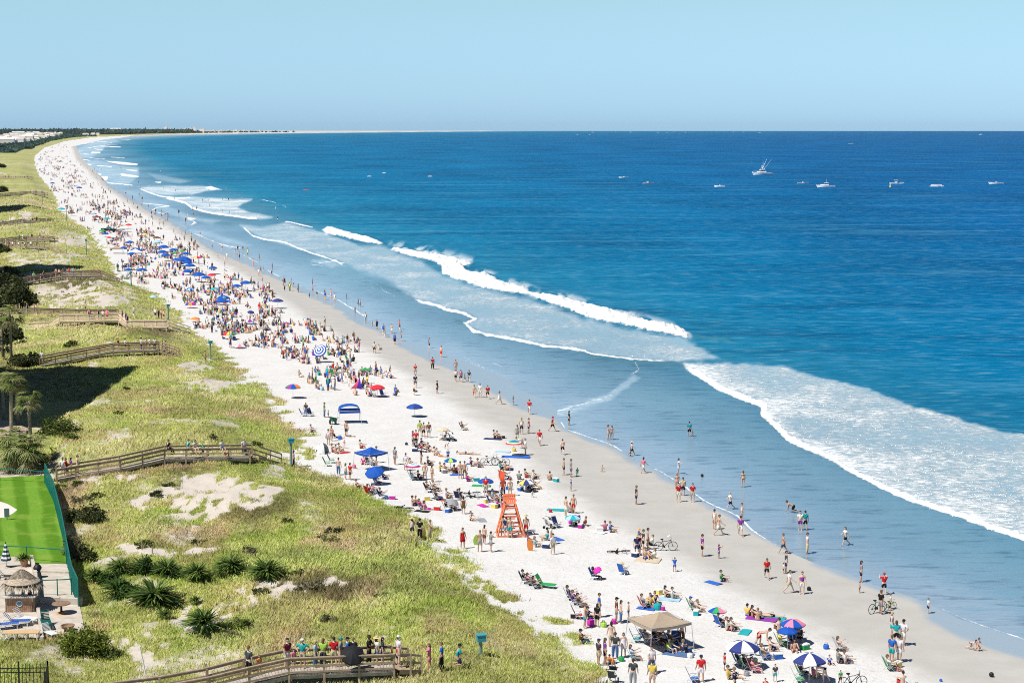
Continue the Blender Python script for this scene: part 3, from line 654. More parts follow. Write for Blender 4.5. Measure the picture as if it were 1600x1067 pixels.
# sabal palms
TRK = simple('palm trunk', (.30, .25, .19), .9, .1, .35, 5)
def palm_crown(seed, R0=1.7, nf=30, skirt=True):
    r = random.Random(seed); V, F, Cc = [], [], []
    for i in range(nf):
        az = r.uniform(0, 6.283); el = r.uniform(-.5, 1.3); L = R0 * r.uniform(.55, .75)
        dead = el < -.25; c = (.30, .27, .14) if dead else r.choice([(.22, .28, .07), (.12, .17, .04), (.40, .42, .19), (.27, .31, .10)])
        hub = (math.cos(az) * math.cos(el) * L, math.sin(az) * math.cos(el) * L, math.sin(el) * L + .1)
        leaf_strip(V, F, Cc, (0, 0, .1), az, el, L, .03, 0, c, 2)
        for k in range(15):                               # fan of leaflets
            a2 = az + (k - 7) * .19; leaf_strip(V, F, Cc, hub, a2, el * .55 - .1 + r.uniform(-.12, .12), R0 * r.uniform(.5, .68), .05, r.uniform(.25, .65), tuple(q * r.uniform(.8, 1.2) for q in c), 3, .5)
    return mesh_np('palm_crown', V, F, M_leaf, False, {'col': np.array(Cc)})
PC = [palm_crown(3), palm_crown(4), palm_crown(5, 1.7, 36)]
PALMS = [(18,566,499,1.85,'tall cabbage palm nearest the brown boardwalk'),(6,655,588,1.7,'leftmost tall cabbage palm in the palm group'),(18,684,603,1.5,'palm with the longest bare trunk in front of the palm group'),(28,664,604,1.5,'palm behind the longest trunk in the palm group'),(48,695,633,1.45,'short palm on the right of the palm group with a shaggy trunk top'),(-2,606,545,1.6,'palm crown cut by the left edge of the frame above the group'),(5,560,508,1.4,'palm half hidden behind the tall cabbage palm')]
for i, (px, py, pyc, R0, lab) in enumerate(PALMS):
    p = gp(px, py); m = (py - HZ) / 35.5; h = (py - pyc) / m
    o = empty('cabbage_palm', p, i * 2.1); tag(o, lab, 'palm tree', 'cabbage palms beside the hotel patio')
    b = .25 * math.sin(i * 2)
    MB().tube([(0, 0, -.3), (b * .3, 0, h * .3), (b * .7, 0, h * .7), (b, 0, h + .15)], [.24, .19, .18, .2], 9).build('trunk', TRK, o, smooth=True)
    c = link('crown', PC[i % 3], o, (b, 0, h)); c.scale = (R0 / 1.7,) * 3
    V, F, Cc = [], [], []; r = random.Random(i)
    for k in range(34): leaf_strip(V, F, Cc, (b + .15 * math.cos(k), .15 * math.sin(k), h - .1 - .5 * r.random()), k * 1.1, .7, .45, .04, .2, (.28, .25, .19), 2)
    link('boot_skirt', mesh_np('boots', V, F, M_leaf, False, {'col': np.array(Cc)}), o)
for i, (px, py, s, lab) in enumerate([(14,736,1.35,'low bushy palm on the left of the clump by the putting green'),(38,738,1.3,'low bushy palm in the middle of the clump by the putting green'),(57,728,1.1,'low bushy palm at the right of the clump by the putting green'),(24,722,1.25,'low bushy palm at the back of the clump by the putting green')]):
    p = gp(px, py); o = empty('low_palm', p, i); tag(o, lab, 'palm tree', 'low palms beside the putting green')
    MB().tube([(0, 0, -.2), (.05, 0, 1.4 * s)], [.22, .18], 8).build('trunk', TRK, o)
    c = link('crown', PC[(i + 1) % 3], o, (.05, 0, 1.35 * s)); c.scale = (s, s, s * 1.05)
# ------------------------------------------------------------------ boardwalks
t = NT('weathered wood'); v = t.coord('Object'); n = t.noise(v, 3.0, 6, .7)
W_OLD = t.base(t.ramp(n, [(.3, (.25, .185, .125)), (.55, (.37, .28, .195)), (.75, (.50, .40, .30))]), .85, .15)
t = NT('new wood'); v = t.coord('Object'); n = t.noise(v, 3.0, 6, .7)
W_NEW = t.base(t.ramp(n, [(.3, (.72, .56, .40)), (.7, (.86, .72, .56))]), .8, .2)
W_DECK = simple('deck boards', (.40, .36, .31), .85, .15, .3, 2.5)
BLAB = ['nearest brown boardwalk at the bottom of the picture crowded with people watching', 'long brown boardwalk with people sitting on its rail beside the putting green', 'brown boardwalk with a group standing at its seaward end above the building shadow', 'pale new wood boardwalk stepping over the dune', 'low dark walkway behind the pale new wood boardwalk', 'brown boardwalk partly in hotel shadow with a long stair to the sand', 'boardwalk with a stair to the sand far up the dune', 'boardwalk end platform just behind the far stair', 'thin boardwalk lined with people far up the dune', 'distant boardwalk ending at a crowd on the dune edge', 'farthest boardwalk, a thin dark line across the dune']
for (P, st, kind), Q, lab in zip(BOARDS, BSEG, BLAB):
    o = empty('boardwalk', Q[-1]); tag(o, lab, 'boardwalk', 'boardwalks over the dunes'); O = Q[-1]
    near = O.y < 330; wm = W_NEW if kind == 'new' else W_OLD; W = 1.7
    nrm = []
    for i in range(len(Q)):
        d = (Q[min(i + 1, len(Q) - 1)] - Q[max(i - 1, 0)]); nrm.append(Vector((-d.y, d.x, 0)).normalized())
    dk, hr = MB(), {1: MB(), -1: MB()}
    for i in range(len(Q) - 1):
        a, b = Q[i] - O, Q[i + 1] - O; L = (b - a).length; k = max(1, int(L / (.18 if near else 1.2)))
        d = (b - a) / L
        for j in range(k):
            c = a.lerp(b, (j + .5) / k); tt = nrm[i].lerp(nrm[i + 1], (j + .5) / k)
            dk.bar(c - tt * W / 2, c + tt * W / 2, L / k - (.02 if near else 0), .045)
        for s in (1, -1):
            dk.bar(a + nrm[i] * s * .7 + Vector((0, 0, -.14)), b + nrm[i + 1] * s * .7 + Vector((0, 0, -.14)), .06, .22)
            for zz, hh, ww in ((1.05, .05, .16), (.95, .13, .04), (.55, .14, .04), (.2, .12, .04)):
                hr[s].bar(a + nrm[i] * s * (W / 2 + .02) + Vector((0, 0, zz)), b + nrm[i + 1] * s * (W / 2 + .02) + Vector((0, 0, zz)), ww, hh)
    dk.build('deck', W_DECK if kind == 'old' else W_NEW, o)
    for s in (1, -1): hr[s].build('handrail', wm, o)
    for i in range(len(Q) - 1):
        a, b = Q[i], Q[i + 1]; L = (b - a).length; k = max(1, int(round(L / (2.3 if near else 3.5))))
        for j in range(k + (1 if i == len(Q) - 2 else 0)):
            for s in (1, -1):
                c = a.lerp(b, j / k) + nrm[i].lerp(nrm[i + 1], j / k) * s * (W / 2 - .04)
                g = float(height(c.x, c.y))
                m = MB(); m.box((0, 0, (1.0 + g - .4 - c.z) / 2), (.13, .13, 1.0 - (g - .4 - c.z)), math.atan2((b - a).y, (b - a).x)); m.build('post', wm, o, c - O)
    if st:
        e = gp(*st); a = Q[-1] - O; b = e - O; n = (Q[-1] - Q[-2]).normalized(); sd = Vector((-(b - a).y, (b - a).x, 0)).normalized()
        k = max(4, int((a.z - b.z) / .19)); tr = MB()
        for j in range(k):
            c = a.lerp(b, (j + .7) / k); tr.bar(c - sd * .75, c + sd * .75, .3, .045)
        for s in (1, -1): tr.bar(a + sd * s * .78 + Vector((0, 0, -.1)), b + sd * s * .78, .05, .25)
        tr.build('stair', wm, o)
        for s in (1, -1):
            m = MB()
            for zz in (1.0, .55): m.bar(a + sd * s * .8 + Vector((0, 0, zz)), b + sd * s * .8 + Vector((0, 0, zz)), .06, .13)
            m.bar(b + sd * s * .8 + Vector((0, 0, -.4)), b + sd * s * .8 + Vector((0, 0, 1.05)), .12); c = a.lerp(b, .5); m.bar(c + sd * s * .8 + Vector((0, 0, -.8)), c + sd * s * .8 + Vector((0, 0, 1.05)), .12)
            m.build('stair_rail', wm, o)

# ------------------------------------------------------------------ beach access posts
PG = simple('pale green post paint', (.20, .30, .24), .6); TEAL = simple('teal sign paint', (.05, .30, .36), .5); WHT = simple('white paint', (.78, .78, .76), .5, .3, .05)
for px, py, pyt, lab in [(455,729,685,'pale green beach access post with teal box near the long brown boardwalk'),(751,1024,990,'short green beach access post with tilted teal box beside the nearest boardwalk'),(329,561,533,'green beach access post on the dune edge below the brown boardwalk'),(263,499,476,'green beach access post behind the pale new boardwalk'),(205,447,425,'green beach access post by the far dune edge beyond the long stair'),(135,398,375,'small distant access post by the sandy gap in the dune'),(104,346,322,'small distant access post left of the crowd'),(66,318,300,'farthest small access post on the dune')]:
    p = gp(px, py); h = (py - pyt) * p.y / FPX / math.cos(.2); o = empty('access_post', p); tag(o, lab, 'sign post', 'beach access posts')
    MB().tube([(0, 0, -.3), (0, 0, h - .35)], [.13, .12], 9).build('post', PG, o)
    m = MB(); m.box((.04, -.02, h - .2), (.55, .42, .38), .25); m.box((.04, -.02, h + .02), (.64, .50, .05), .25); m.build('number_box', TEAL, o)
    m = MB()
    for k in range(3): m.box((-.10 + .13 * k, -.25 + .033 * k, h - .2), (.07, .012, .15), .25)
    m.build('marking', WHT, o)

# ------------------------------------------------------------------ putting green, patio
t = NT('mown lawn'); v = t.coord('Object'); wv = t.new('TexWave'); wv.wave_type = 'BANDS'; wv.bands_direction = 'X'
mp_ = t.new('Mapping'); mp_.inputs['Rotation'].default_value = (0, 0, R(-17)); t.lk(v, mp_.inputs[0]); t.lk(mp_.outputs[0], wv.inputs[0]); wv.inputs['Scale'].default_value = .14; wv.inputs['Distortion'].default_value = 1.6; wv.inputs['Detail'].default_value = 3; wv.inputs['Detail Scale'].default_value = .6
n = t.noise(v, 5, 6, .7)
c = t.mix(t.smooth(wv.outputs['Fac'], .2, .8), (.085, .20, .012), (.15, .30, .03))
c = t.mix(t.smooth(n, .5, .7), c, (.06, .15, .01)); c = t.mix(t.math('MULTIPLY', t.smooth(t.noise(v, .35, 5, .6), .48, .65), .6), c, (.22, .33, .05)); t.base(c, .9, .1); t.bump(n, .5, .05)
M_lawn = t.m
def flat(name, poly, z, mat, kind='structure'):
    P = [zp(a, b, z) for a, b in poly]; c = sum(P, Vector()) / len(P)
    m = MB(); m.prism([((q - c).x, (q - c).y) for q in P], -.25, 0)
    return tag(m.build(name, mat, None, c), kind=kind)
flat('lawn', [(-60,747),(0,746),(30,744),(69,742),(84,776),(97,830),(105,879),(56,880),(38,870),(-60,866)], PATIO_Z + .06, M_lawn)
flat('sand_bunker', [(-60,785),(0,783),(12,787),(27,796),(20,802),(8,808),(-60,815)], PATIO_Z + .066, simple('bunker sand', (.66, .62, .56), .9, .1, .08))
t = NT('worn concrete'); v = t.coord('Object'); n = t.noise(v, 1.2, 8, .65); n2 = t.noise(v, 9, 4, .7)
c = t.ramp(n, [(.3, (.40, .34, .27)), (.5, (.52, .46, .39)), (.7, (.60, .55, .48))]); c = t.mix(t.smooth(n2, .62, .75), c, (.30, .26, .2)); M_conc = t.base(c, .9, .15)
flat('patio', [(-60,866),(38,870),(50,880),(56,905),(58,950),(64,1005),(-60,1008)], PATIO_Z + .12, M_conc)
flat('terrace', [(56,880),(106,880),(126,952),(135,996),(66,1004),(58,950)], PATIO_Z + .05, M_conc)
flat('path', [(-60,734),(66,738),(88,741),(84,747),(-60,744)], PATIO_Z + .03, M_conc)
BRICK = simple('pale brick paving', (.42, .32, .27), .85, .1, .2, 4)
flat('brick_patio', [(-40,668),(30,664),(42,668),(40,680),(-40,690)], PATIO_Z + .4, BRICK)
def wall(pts, z, h, th, mat, lab, name='low_wall'):
    P = [zp(a, b, z) for a, b in pts]; m = MB(); O = P[0]
    for a, b in zip(P[:-1], P[1:]): m.bar(a - O + Vector((0, 0, h / 2 - .1)), b - O + Vector((0, 0, h / 2 - .1)), th, h + .2)
    for p in P: m.box(p - O + Vector((0, 0, h / 2 - .08)), (th * 1.15, th * 1.15, h + .24))
    return tag(m.build(name, mat, None, O), lab, 'wall')
wall([(57,942),(90,943),(125,944)], PATIO_Z + .05, .45, .3, M_conc, 'long low concrete wall behind the round table')
wall([(50,880),(56,906),(58,938)], PATIO_Z + .1, .6, .22, M_conc, 'low concrete wall between the thatched bar and the terrace')
wall([(60,958),(66,1003)], PATIO_Z + .1, .35, .2, M_conc, 'low white edging wall beside the loungers')
wall([(58,893),(106,895)], PATIO_Z + .05, .14, .3, M_conc, 'shallow concrete step across the upper terrace', 'terrace_step')
# green mesh fence
t = NT('green windscreen mesh'); c = t.coord('Object'); n = t.noise(c, 2.5, 4); t.base(t.ramp(n, [(.3, (.0, .10, .085)), (.7, (.01, .19, .15))]), .8, .1)
tr = t.new('BsdfTransparent'); ms = t.new('MixShader'); ms.inputs[0].default_value = .22
t.lk(t.b.outputs[0], ms.inputs[1]); t.lk(tr.outputs[0], ms.inputs[2]); t.lk(ms.outputs[0], t.n['Material Output'].inputs[0]); M_mesh = t.m
GRN = simple('green fence rail', (.01, .16, .13), .5)
def fence(name, pts, z, h, lab, step=3.0, mesh=True):
    P = [zp(a, b, z) for a, b in pts]; O = P[0]; o = empty(name, O); tag(o, lab, 'fence')
    pm, rl = MB(), MB()
    for a, b in zip(P[:-1], P[1:]):
        a, b = a - O, b - O; u = Vector((0, 0, 1))
        if mesh: pm.bar(a + u * (h * .5), b + u * (h * .5), .02, h * .96)
        rl.bar(a + u * h, b + u * h, .06)
        L = (b - a).length; k = max(1, int(L / step))
        for j in range(k): MB().tube([(0, 0, -.3), (0, 0, h + .06)], .04, 6).build('post', GRN, o, a.lerp(b, j / k))
    MB().tube([(0, 0, -.3), (0, 0, h + .06)], .04, 6).build('post', GRN, o, P[-1] - O)
    if mesh: pm.build('mesh_screen', M_mesh, o)
    rl.build('top_rail', GRN, o); return o
fence('mesh_fence', [(71,757),(84,785),(97,838),(106,888),(113,925),(123,948)], PATIO_Z, 2.0, 'green windscreen mesh fence between the putting green and the dune')
fence('rail_fence', [(-60,873),(0,875),(42,877),(104,882)], PATIO_Z, 1.15, 'thin green rail fence along the lower end of the putting green', 3, False)
fence('rail_fence', [(56,932),(90,931),(112,930)], PATIO_Z, 1.2, 'thin green rail across the terrace beside the thatched bar', 3, False)
fence('rail_fence', [(-60,750),(0,752),(70,756)], PATIO_Z, 1.2, 'thin green rail fence at the far end of the putting green', 3, False)
# black picket fence
BLK = simple('black painted iron', (.015, .015, .017), .5)
P = [zp(-60, 1092, 2.3), zp(76, 1090, 2.3)]; P.append(P[1] + Vector((1.2, -6, 0))); O = P[1]; o = empty('picket_fence', O); tag(o, 'black iron picket fence in the bottom left corner', 'fence')
for a, b in zip(P[:-1], P[1:]):
    a, b = a - O, b - O; m = MB(); L = (b - a).length; k = int(L / .2)
    for j in range(k): c = a.lerp(b, j / k); m.bar(c, c + Vector((0, 0, 2.05)), .03)
    m.build('pickets', BLK, o); m = MB()
    for zz in (.25, 1.55, 1.8): m.bar(a + Vector((0, 0, zz)), b + Vector((0, 0, zz)), .045)
    m.build('rails', BLK, o)
    for j in range(4): MB().bar((0, 0, -.5), (0, 0, 2.2), .08).build('post', BLK, o, a.lerp(b, j / 3))
# thatched bar
THA = simple('grey palm thatch', (.40, .33, .25), .95, .05, .4, 7); PINE = simple('brown bar boards', (.33, .20, .13), .7, .2, .35, 3); GLS = simple('blue round window', (.06, .22, .34), .2, .5)
O = zp(31, 956, PATIO_Z + .12); o = empty('thatched_bar', O, .05); tag(o, 'small thatched tiki bar with a brown board front and round blue window', 'tiki bar')
m = MB()
for k in range(13): m.box((-.80 + .132 * k, 0, .52), (.122, .06, 1.02))
m.box((-.84, .5, .52), (.06, 1.0, 1.0)); m.box((.9, .5, .52), (.06, 1.0, 1.0)); m.build('bar_front', PINE, o)
m = MB(); m.box((0, .15, 1.09), (2.25, .75, .08)); m.build('counter', simple('pale counter top', (.6, .57, .52), .6), o)
m = MB(); m.tube([(0, -.035, .62), (0, -.06, .62)], .17, 14); m.build('round_window', GLS, o)
m = MB(); m.tube([(.19 * math.cos(a), -.05, .62 + .19 * math.sin(a)) for a in [k * .4488 for k in range(14)]], .025, 5, closed=True); m.build('window_rim', WHT, o)
for a, b in ((-.95, .1), (.95, .1), (-.95, 1.7), (.95, 1.7)): MB().tube([(0, 0, 0), (0, 0, 2.0)], .05, 6).build('post', TRK, o, (a, b, 0))
r = random.Random(4); V, F, Cc = [], [], []
for k in range(900):
    lay = r.random(); az = r.uniform(0, 6.283); rad = 1.45 * (.12 + .8 * lay)
    zz = 2.75 - .95 * lay ** 1.2; cc = r.choice([(.42, .35, .26), (.30, .24, .17), (.52, .45, .36), (.2, .16, .11)])
    leaf_strip(V, F, Cc, (rad * math.cos(az) * .95, .9 + rad * math.sin(az) * .8, zz), az + r.gauss(0, .25), -.55, r.uniform(.35, .6), .045, .3, cc, 2)
link('thatch_roof', mesh_np('thatch', V, F, M_leaf, False, {'col': np.array(Cc)}), o)
m = MB(); m.lathe([(.02, 2.72), (.6, 2.35), (1.25, 1.95), (1.2, 1.9), (.02, 2.3)], 14, (0, .9, 0)); m.build('roof_frame', THA, o)
for i, (a, b) in enumerate([(-.6, .5), (.1, .6), (.6, .45)]):
    q = O + Vector((a, b, 1.02)); m = MB(); m.lathe([(.001, 0), (.14, 0), (.15, .28), (.11, .34), (.12, .4), (.001, .41)], 10)
    tag(m.build('drinks_cooler', [WHT, GLS, BLK][i], None, q), ['white drinks cooler', 'blue drinks cooler', 'black drinks cooler'][i] + ' standing on the tiki bar counter', 'cooler')
# round table, fire pit, grill, planter, folded umbrella, loungers
RUST = simple('rusty table top', (.26, .17, .11), .7, .2, .35, 5); ORG = simple('orange foot', (.6, .30, .08), .6)
O = zp(96, 958, PATIO_Z + .05); o = empty('round_table', O); tag(o, 'round brown pedestal table on the terrace', 'table')
MB().lathe([(.001, .74), (.62, .74), (.64, .71), (.62, .67), (.001, .66)], 20).build('table_top', RUST, o)
MB().lathe([(.09, .68), (.07, .4), (.09, .1)], 10).build('pedestal', BLK, o); MB().lathe([(.10, .12), (.2, .08), (.36, .03), (.36, 0), (.001, 0)], 12).build('foot', ORG, o)
O = zp(106, 985, PATIO_Z + .05); o = empty('fire_pit', O); tag(o, 'round rusty fire pit bowl beside the big rounded shrub', 'fire pit')
MB().lathe([(.2, .1), (.38, .22), (.43, .34), (.47, .36), (.47, .39), (.40, .38), (.33, .26), (.001, .2)], 18).build('bowl', RUST, o)
for k in range(3): MB().bar((.33 * math.cos(k * 2.1), .33 * math.sin(k * 2.1), 0), (.25 * math.cos(k * 2.1), .25 * math.sin(k * 2.1), .2), .05).build('leg', BLK, o)
O = zp(59, 902, PATIO_Z + .05); o = empty('kettle_grill', O); tag(o, 'black round kettle grill by the low terrace wall', 'grill')
MB().lathe([(.001, .45), (.2, .5), (.3, .68), (.31, .72), (.001, .72)], 14).build('bowl', BLK, o, smooth=True); MB().lathe([(.32, .72), (.3, .8), (.18, .98), (.001, 1.03)], 14).build('lid', BLK, o, smooth=True)
for k in range(3): MB().bar((.33 * math.cos(k * 2.1), .33 * math.sin(k * 2.1), 0), (.15 * math.cos(k * 2.1), .15 * math.sin(k * 2.1), .5), .03).build('leg', BLK, o)
O = zp(38, 884, PATIO_Z + .12); o = empty('potted_palm', O); tag(o, 'small dark palm in a terracotta pot at the edge of the putting green', 'potted plant')
MB().lathe([(.001, 0), (.22, 0), (.34, .55), (.37, .58), (.35, .62), (.3, .58), (.001, .55)], 14).build('pot', simple('terracotta', (.50, .25, .17), .8), o)
c = link('leaves', YUC[0], o, (0, 0, .4)); c.scale = (.72, .72, .6)
O = zp(10, 886, PATIO_Z + .12); o = empty('folded_umbrella', O); tag(o, 'closed dark and white striped umbrella on the patio by the putting green', 'umbrella')
MB().tube([(0, 0, 0), (0, 0, 1.3)], .03, 6).build('pole', WHT, o)
m = MB(); wob = [1 + .18 * (k % 2) for k in range(16)]
for k in range(9): m.lathe([(.33 - .035 * k, .55 + .16 * k), (.335 - .035 * (k + 1), .55 + .16 * (k + 1) - .015)], 16, mi=k % 2, wob=wob)
m.lathe([(.02, .66), (.33, .55)], 16, wob=wob); m.build('canopy', [simple('dark teal stripe', (.02, .07, .09)), WHT], o)
MB().lathe([(.001, 0), (.28, 0), (.28, .08), (.05, .12)], 12).build('base', M_conc, o)
def lounger(px, py, rz, lab, fm, sm, s=1.0):
    O = zp(px, py, PATIO_Z + .12); o = empty('sun_lounger', O, rz); o.scale = (s,) * 3; tag(o, lab, 'sun lounger')
    m = MB(); m.bar((-.9, -.3, .32), (.9, -.3, .32), .05); m.bar((-.9, .3, .32), (.9, .3, .32), .05); m.bar((.9, -.3, .32), (.9, .3, .32), .05); m.bar((-.9, -.3, .32), (-.9, .3, .32), .05); m.build('frame', fm, o)
    m = MB(); [m.box((-.25 + .12 * k, 0, .36), (.1, .56, .03)) for k in range(10)]; m.build('seat', sm, o)
    m = MB(); [m.bar((-.33 - .075 * k, -.28, .4 + .085 * k), (-.33 - .075 * k, .28, .4 + .085 * k), .09, .03, up=(-.66, 0, .75)) for k in range(7)]; m.build('backrest', sm, o)
    for a, b in ((-.7, -.28), (-.7, .28), (.75, -.28), (.75, .28)): MB().bar((a, b, 0), (a, b, .32), .05).build('leg', fm, o)
BLUF = simple('blue lounger fabric', (.04, .12, .40)); TIM = simple('orange timber', (.62, .42, .22), .7); TEALC = simple('dark green chair plastic', (.01, .10, .09))
lounger(26, 977, .1, 'white framed lounger with blue backrest at the lower patio', WHT, BLUF); lounger(40, 972, -.3, 'white slatted lounger behind the blue one on the patio', WHT, WHT)
lounger(8, 982, .4, 'white lounger at the left frame edge on the patio', WHT, BLUF); lounger(12, 905, .1, 'low dark lounger under the closed striped umbrella', BLK, simple('dark seat', (.06, .05, .05)), .8)
lounger(72, 978, -1.2, 'dark green lounger beside the low white edging wall', TEALC, TEALC); lounger(78, 993, -.8, 'white lounger at the bottom corner of the terrace', WHT, WHT, .8)
O = zp(34, 1000, PATIO_Z + .12); o = empty('long_table', O, .03); tag(o, 'long low table with orange timber top and white frame on the patio', 'table')
m = MB(); [m.box((0, -.3 + .15 * k, .56), (2.3, .135, .05)) for k in range(5)]; m.build('table_top', TIM, o)
for a in (-1.05, -.35, .35, 1.05):
    m = MB(); m.bar((a, -.3, 0), (a, -.3, .53), .07); m.bar((a, .3, 0), (a, .3, .53), .07); m.bar((a, -.3, .1), (a, .3, .1), .06); m.build('leg', WHT, o)
O = zp(11, 812, PATIO_Z + .06); o = empty('course_sign', O, .1); tag(o, 'small grey sign board standing in the bunker of the putting green', 'sign')
MB().box((0, 0, .62), (.42, .05, .75)).build('board', simple('grey sign face', (.10, .16, .17)), o); MB().bar((0, .04, -.1), (0, .04, .6), .05).build('post', BLK, o)
for px, py, pyt, mat, lab, lean in [(222,859,844,W_OLD,'short dark stake standing left of the sand track',0),(238,864,852,W_OLD,'short dark stake second along the sand track',0),(271,871,858,WHT,'short white post beside the sand track',0),(229,1058,1009,WHT,'thin pale pole leaning beside the nearest boardwalk',-.35),(248,823,812,W_OLD,'thin dark stake on the bare slope',0),(316,852,842,W_OLD,'small stake at the right end of the sand track',0)]:
    p = gp(px, py); h = (py - pyt) * p.y / FPX / .96; m = MB(); m.tube([(0, 0, -.2), (lean * .5, 0, h * .5), (lean, 0, h)], [.05, .045, .04], 6)
    tag(m.build('marker_post', mat, None, p), lab, 'post')

# ------------------------------------------------------------------ hotels beside the camera (they throw the shadows on the dunes)
STU = simple('pale stucco', (.55, .50, .44), .9, .1, .08, .4); WIN = simple('hotel window glass', (.04, .06, .08), .15, .6, .2, .3); ROOF = simple('flat roof', (.35, .33, .31))
def hotel(x1, y0, y1, h, dep, lab, step=None):
    o = empty('hotel', (x1, (y0 + y1) / 2, 1)); tag(o, lab, 'hotel'); w = y1 - y0
    m = MB(); m.box((-dep / 2, 0, h / 2), (dep, w, h))
    if step: m.box((-dep / 2 - 6, step, h + 2.5), (dep - 14, 14, 5))
    m.build('walls', STU, o)
    m = MB(); m.box((-dep / 2, 0, h + .25), (dep + .8, w + .8, .5)); m.build('roof_slab', ROOF, o)
    for k in range(int(h / 3.1)):
        m = MB(); n = int(w / 4)
        for j in range(n): m.box((.02, -w / 2 + (j + .5) * w / n, 3.1 * k + 1.9), (.1, w / n - 1.2, 1.9))
        m.build('window_row', WIN, o); MB().box((.7, 0, 3.1 * k + .5), (1.4, w - 1, .18)).build('balcony', STU, o)
hotel(-69.5, 178, 219, 38, 40, 'tall pale hotel just outside the frame casting a shadow on the dune')
hotel(-122, 326, 392, 42, 40, 'second tall hotel farther along the dune outside the frame')
hotel(-209, 618, 690, 40, 40, 'third hotel far along the dune outside the frame')

# ------------------------------------------------------------------ far shore: houses, condominiums, woods
HW = simple('white house wall', (.74, .72, .68), .8, .1, .06); HR = simple('pale house roof', (.66, .63, .60)); HB = simple('cream house wall', (.74, .68, .60), .8, .1, .06); HRR = simple('grey house roof', (.48, .42, .38))
GLW = simple('dark far window', (.07, .10, .13), .3)
def house_mesh(w, d, h, rh, wallm, roofm):
    a = MB(); a.box((0, 0, h / 2), (w, d, h)); b = MB()
    b.add([(-w / 2 - .3, -d / 2 - .3, h), (w / 2 + .3, -d / 2 - .3, h), (w / 2 + .3, d / 2 + .3, h), (-w / 2 - .3, d / 2 + .3, h), (-w / 2 + d * .2, 0, h + rh), (w / 2 - d * .2, 0, h + rh)], [(0, 1, 5, 4), (2, 3, 4, 5), (1, 2, 5), (3, 0, 4), (3, 2, 1, 0)])
    c = MB()
    for fl in range(max(1, int(h / 3.2))):
        for k in range(5): c.box((-w / 2 + (k + .5) * w / 5, -d / 2 - .02, 3.2 * fl + 1.8), (w / 9, .1, 1.5))
        for k in range(4): c.box((w / 2 + .02, -d / 2 + (k + .5) * d / 4, 3.2 * fl + 1.8), (.1, d / 8, 1.5))
    return a.mesh('house_wall', wallm), b.mesh('house_roof', roofm), c.mesh('house_window', GLW)
HM = [house_mesh(16, 12, 8, 3, HW, HR), house_mesh(22, 13, 10, 3.5, HW, HRR), house_mesh(14, 11, 7, 3, HB, HR), house_mesh(34, 15, 12, 3, HW, HR), house_mesh(26, 14, 9, 4, HB, HRR)]
def place_house(i, px, py, lab, grp, sc_=1.0, rz=0.0, zs=1.0):
    p = zp(px, py, 1.2); o = empty('beach_house' if zs < 1.5 else 'condominium', p, rz); o.scale = (sc_, sc_, sc_ * zs); tag(o, lab, 'house' if zs < 1.5 else 'condominium', grp)
    for nm, me in zip(('wall', 'roof'), HM[i]): link(nm, me, o)
hr = random.Random(8); k = 0
for row, (y0, n, xa, xb) in enumerate([(227.5, 9, -10, 34), (224.5, 11, -10, 50), (221.5, 12, 0, 60), (218.5, 13, 2, 72), (215.5, 14, 8, 84), (213.2, 14, 14, 90), (211.4, 14, 20, 100)]):
    for j in range(n):
        px = xa + (xb - xa) * (j + hr.random() * .8) / n; py = y0 + hr.uniform(-.8, .8); x, y = pt(px, py)
        if float(DUNE(y)) - float(x) < 28: continue
        place_house(hr.choice([0, 1, 1, 3, 0, 2, 1]), px, py, 'small pale house among the trees along the far dune', 'pale houses along the far dune', .75, hr.uniform(-.4, .4), hr.uniform(.9, 1.4))
for px, py, s in [(134, 212.5, .6), (146, 212, .7), (153, 211.4, .6), (176, 210.2, .8), (190, 209.6, .8), (200, 209.2, .8), (216, 208.8, .9), (230, 208.4, .9), (181, 208, 1.5)]:
    place_house(hr.choice([1, 3]), px, py, 'low pale house on the far curve of the beach', 'low houses on the far curve', s, hr.uniform(-.3, .3))
for px, hpx, wpx, lab in [(259, 8, 6, 'tallest white tower of the distant town'), (266, 5, 6, 'white block right of the tallest distant tower'), (276, 4, 9, 'low white block left of the middle of the distant town'), (288, 5, 10, 'wide white block in the middle of the distant town'), (297, 6, 7, 'tall white block in the middle of the distant town'), (304, 7, 5, 'narrow white tower right of the middle of the distant town'), (316, 5, 9, 'white block standing apart in the distant town'), (332, 2.6, 10, 'long low white block toward the distant point'), (344, 2.4, 9, 'low white block toward the distant point'), (356, 2.4, 9, 'second low white block toward the distant point'), (368, 3, 7, 'grey white block near the distant point'), (380, 2.4, 9, 'last wide white block near the distant point'), (405, 2.4, 5, 'small white tower at the tip of the distant point'), (246, 3, 7, 'white block at the left end of the distant town')]:
    x, y = pt(px, 208.4 - max(0, (px - 240) / 130)); m = float(y) / FPX; w, h = wpx * m * .9, hpx * m * 1.15
    o = empty('condominium', (float(x), float(y), 1)); tag(o, lab, 'condominium', 'white buildings of the distant town')
    b = MB(); b.box((0, 0, h / 2), (w, w * .6, h)); b.box((w * .2, 0, h * .5 + 2), (w * .35, w * .55, h + 4)); b.build('wall', HW, o)
    MB().box((0, 0, h + .6), (w * 1.03, w * .63, 1.2)).build('roof', HR, o)
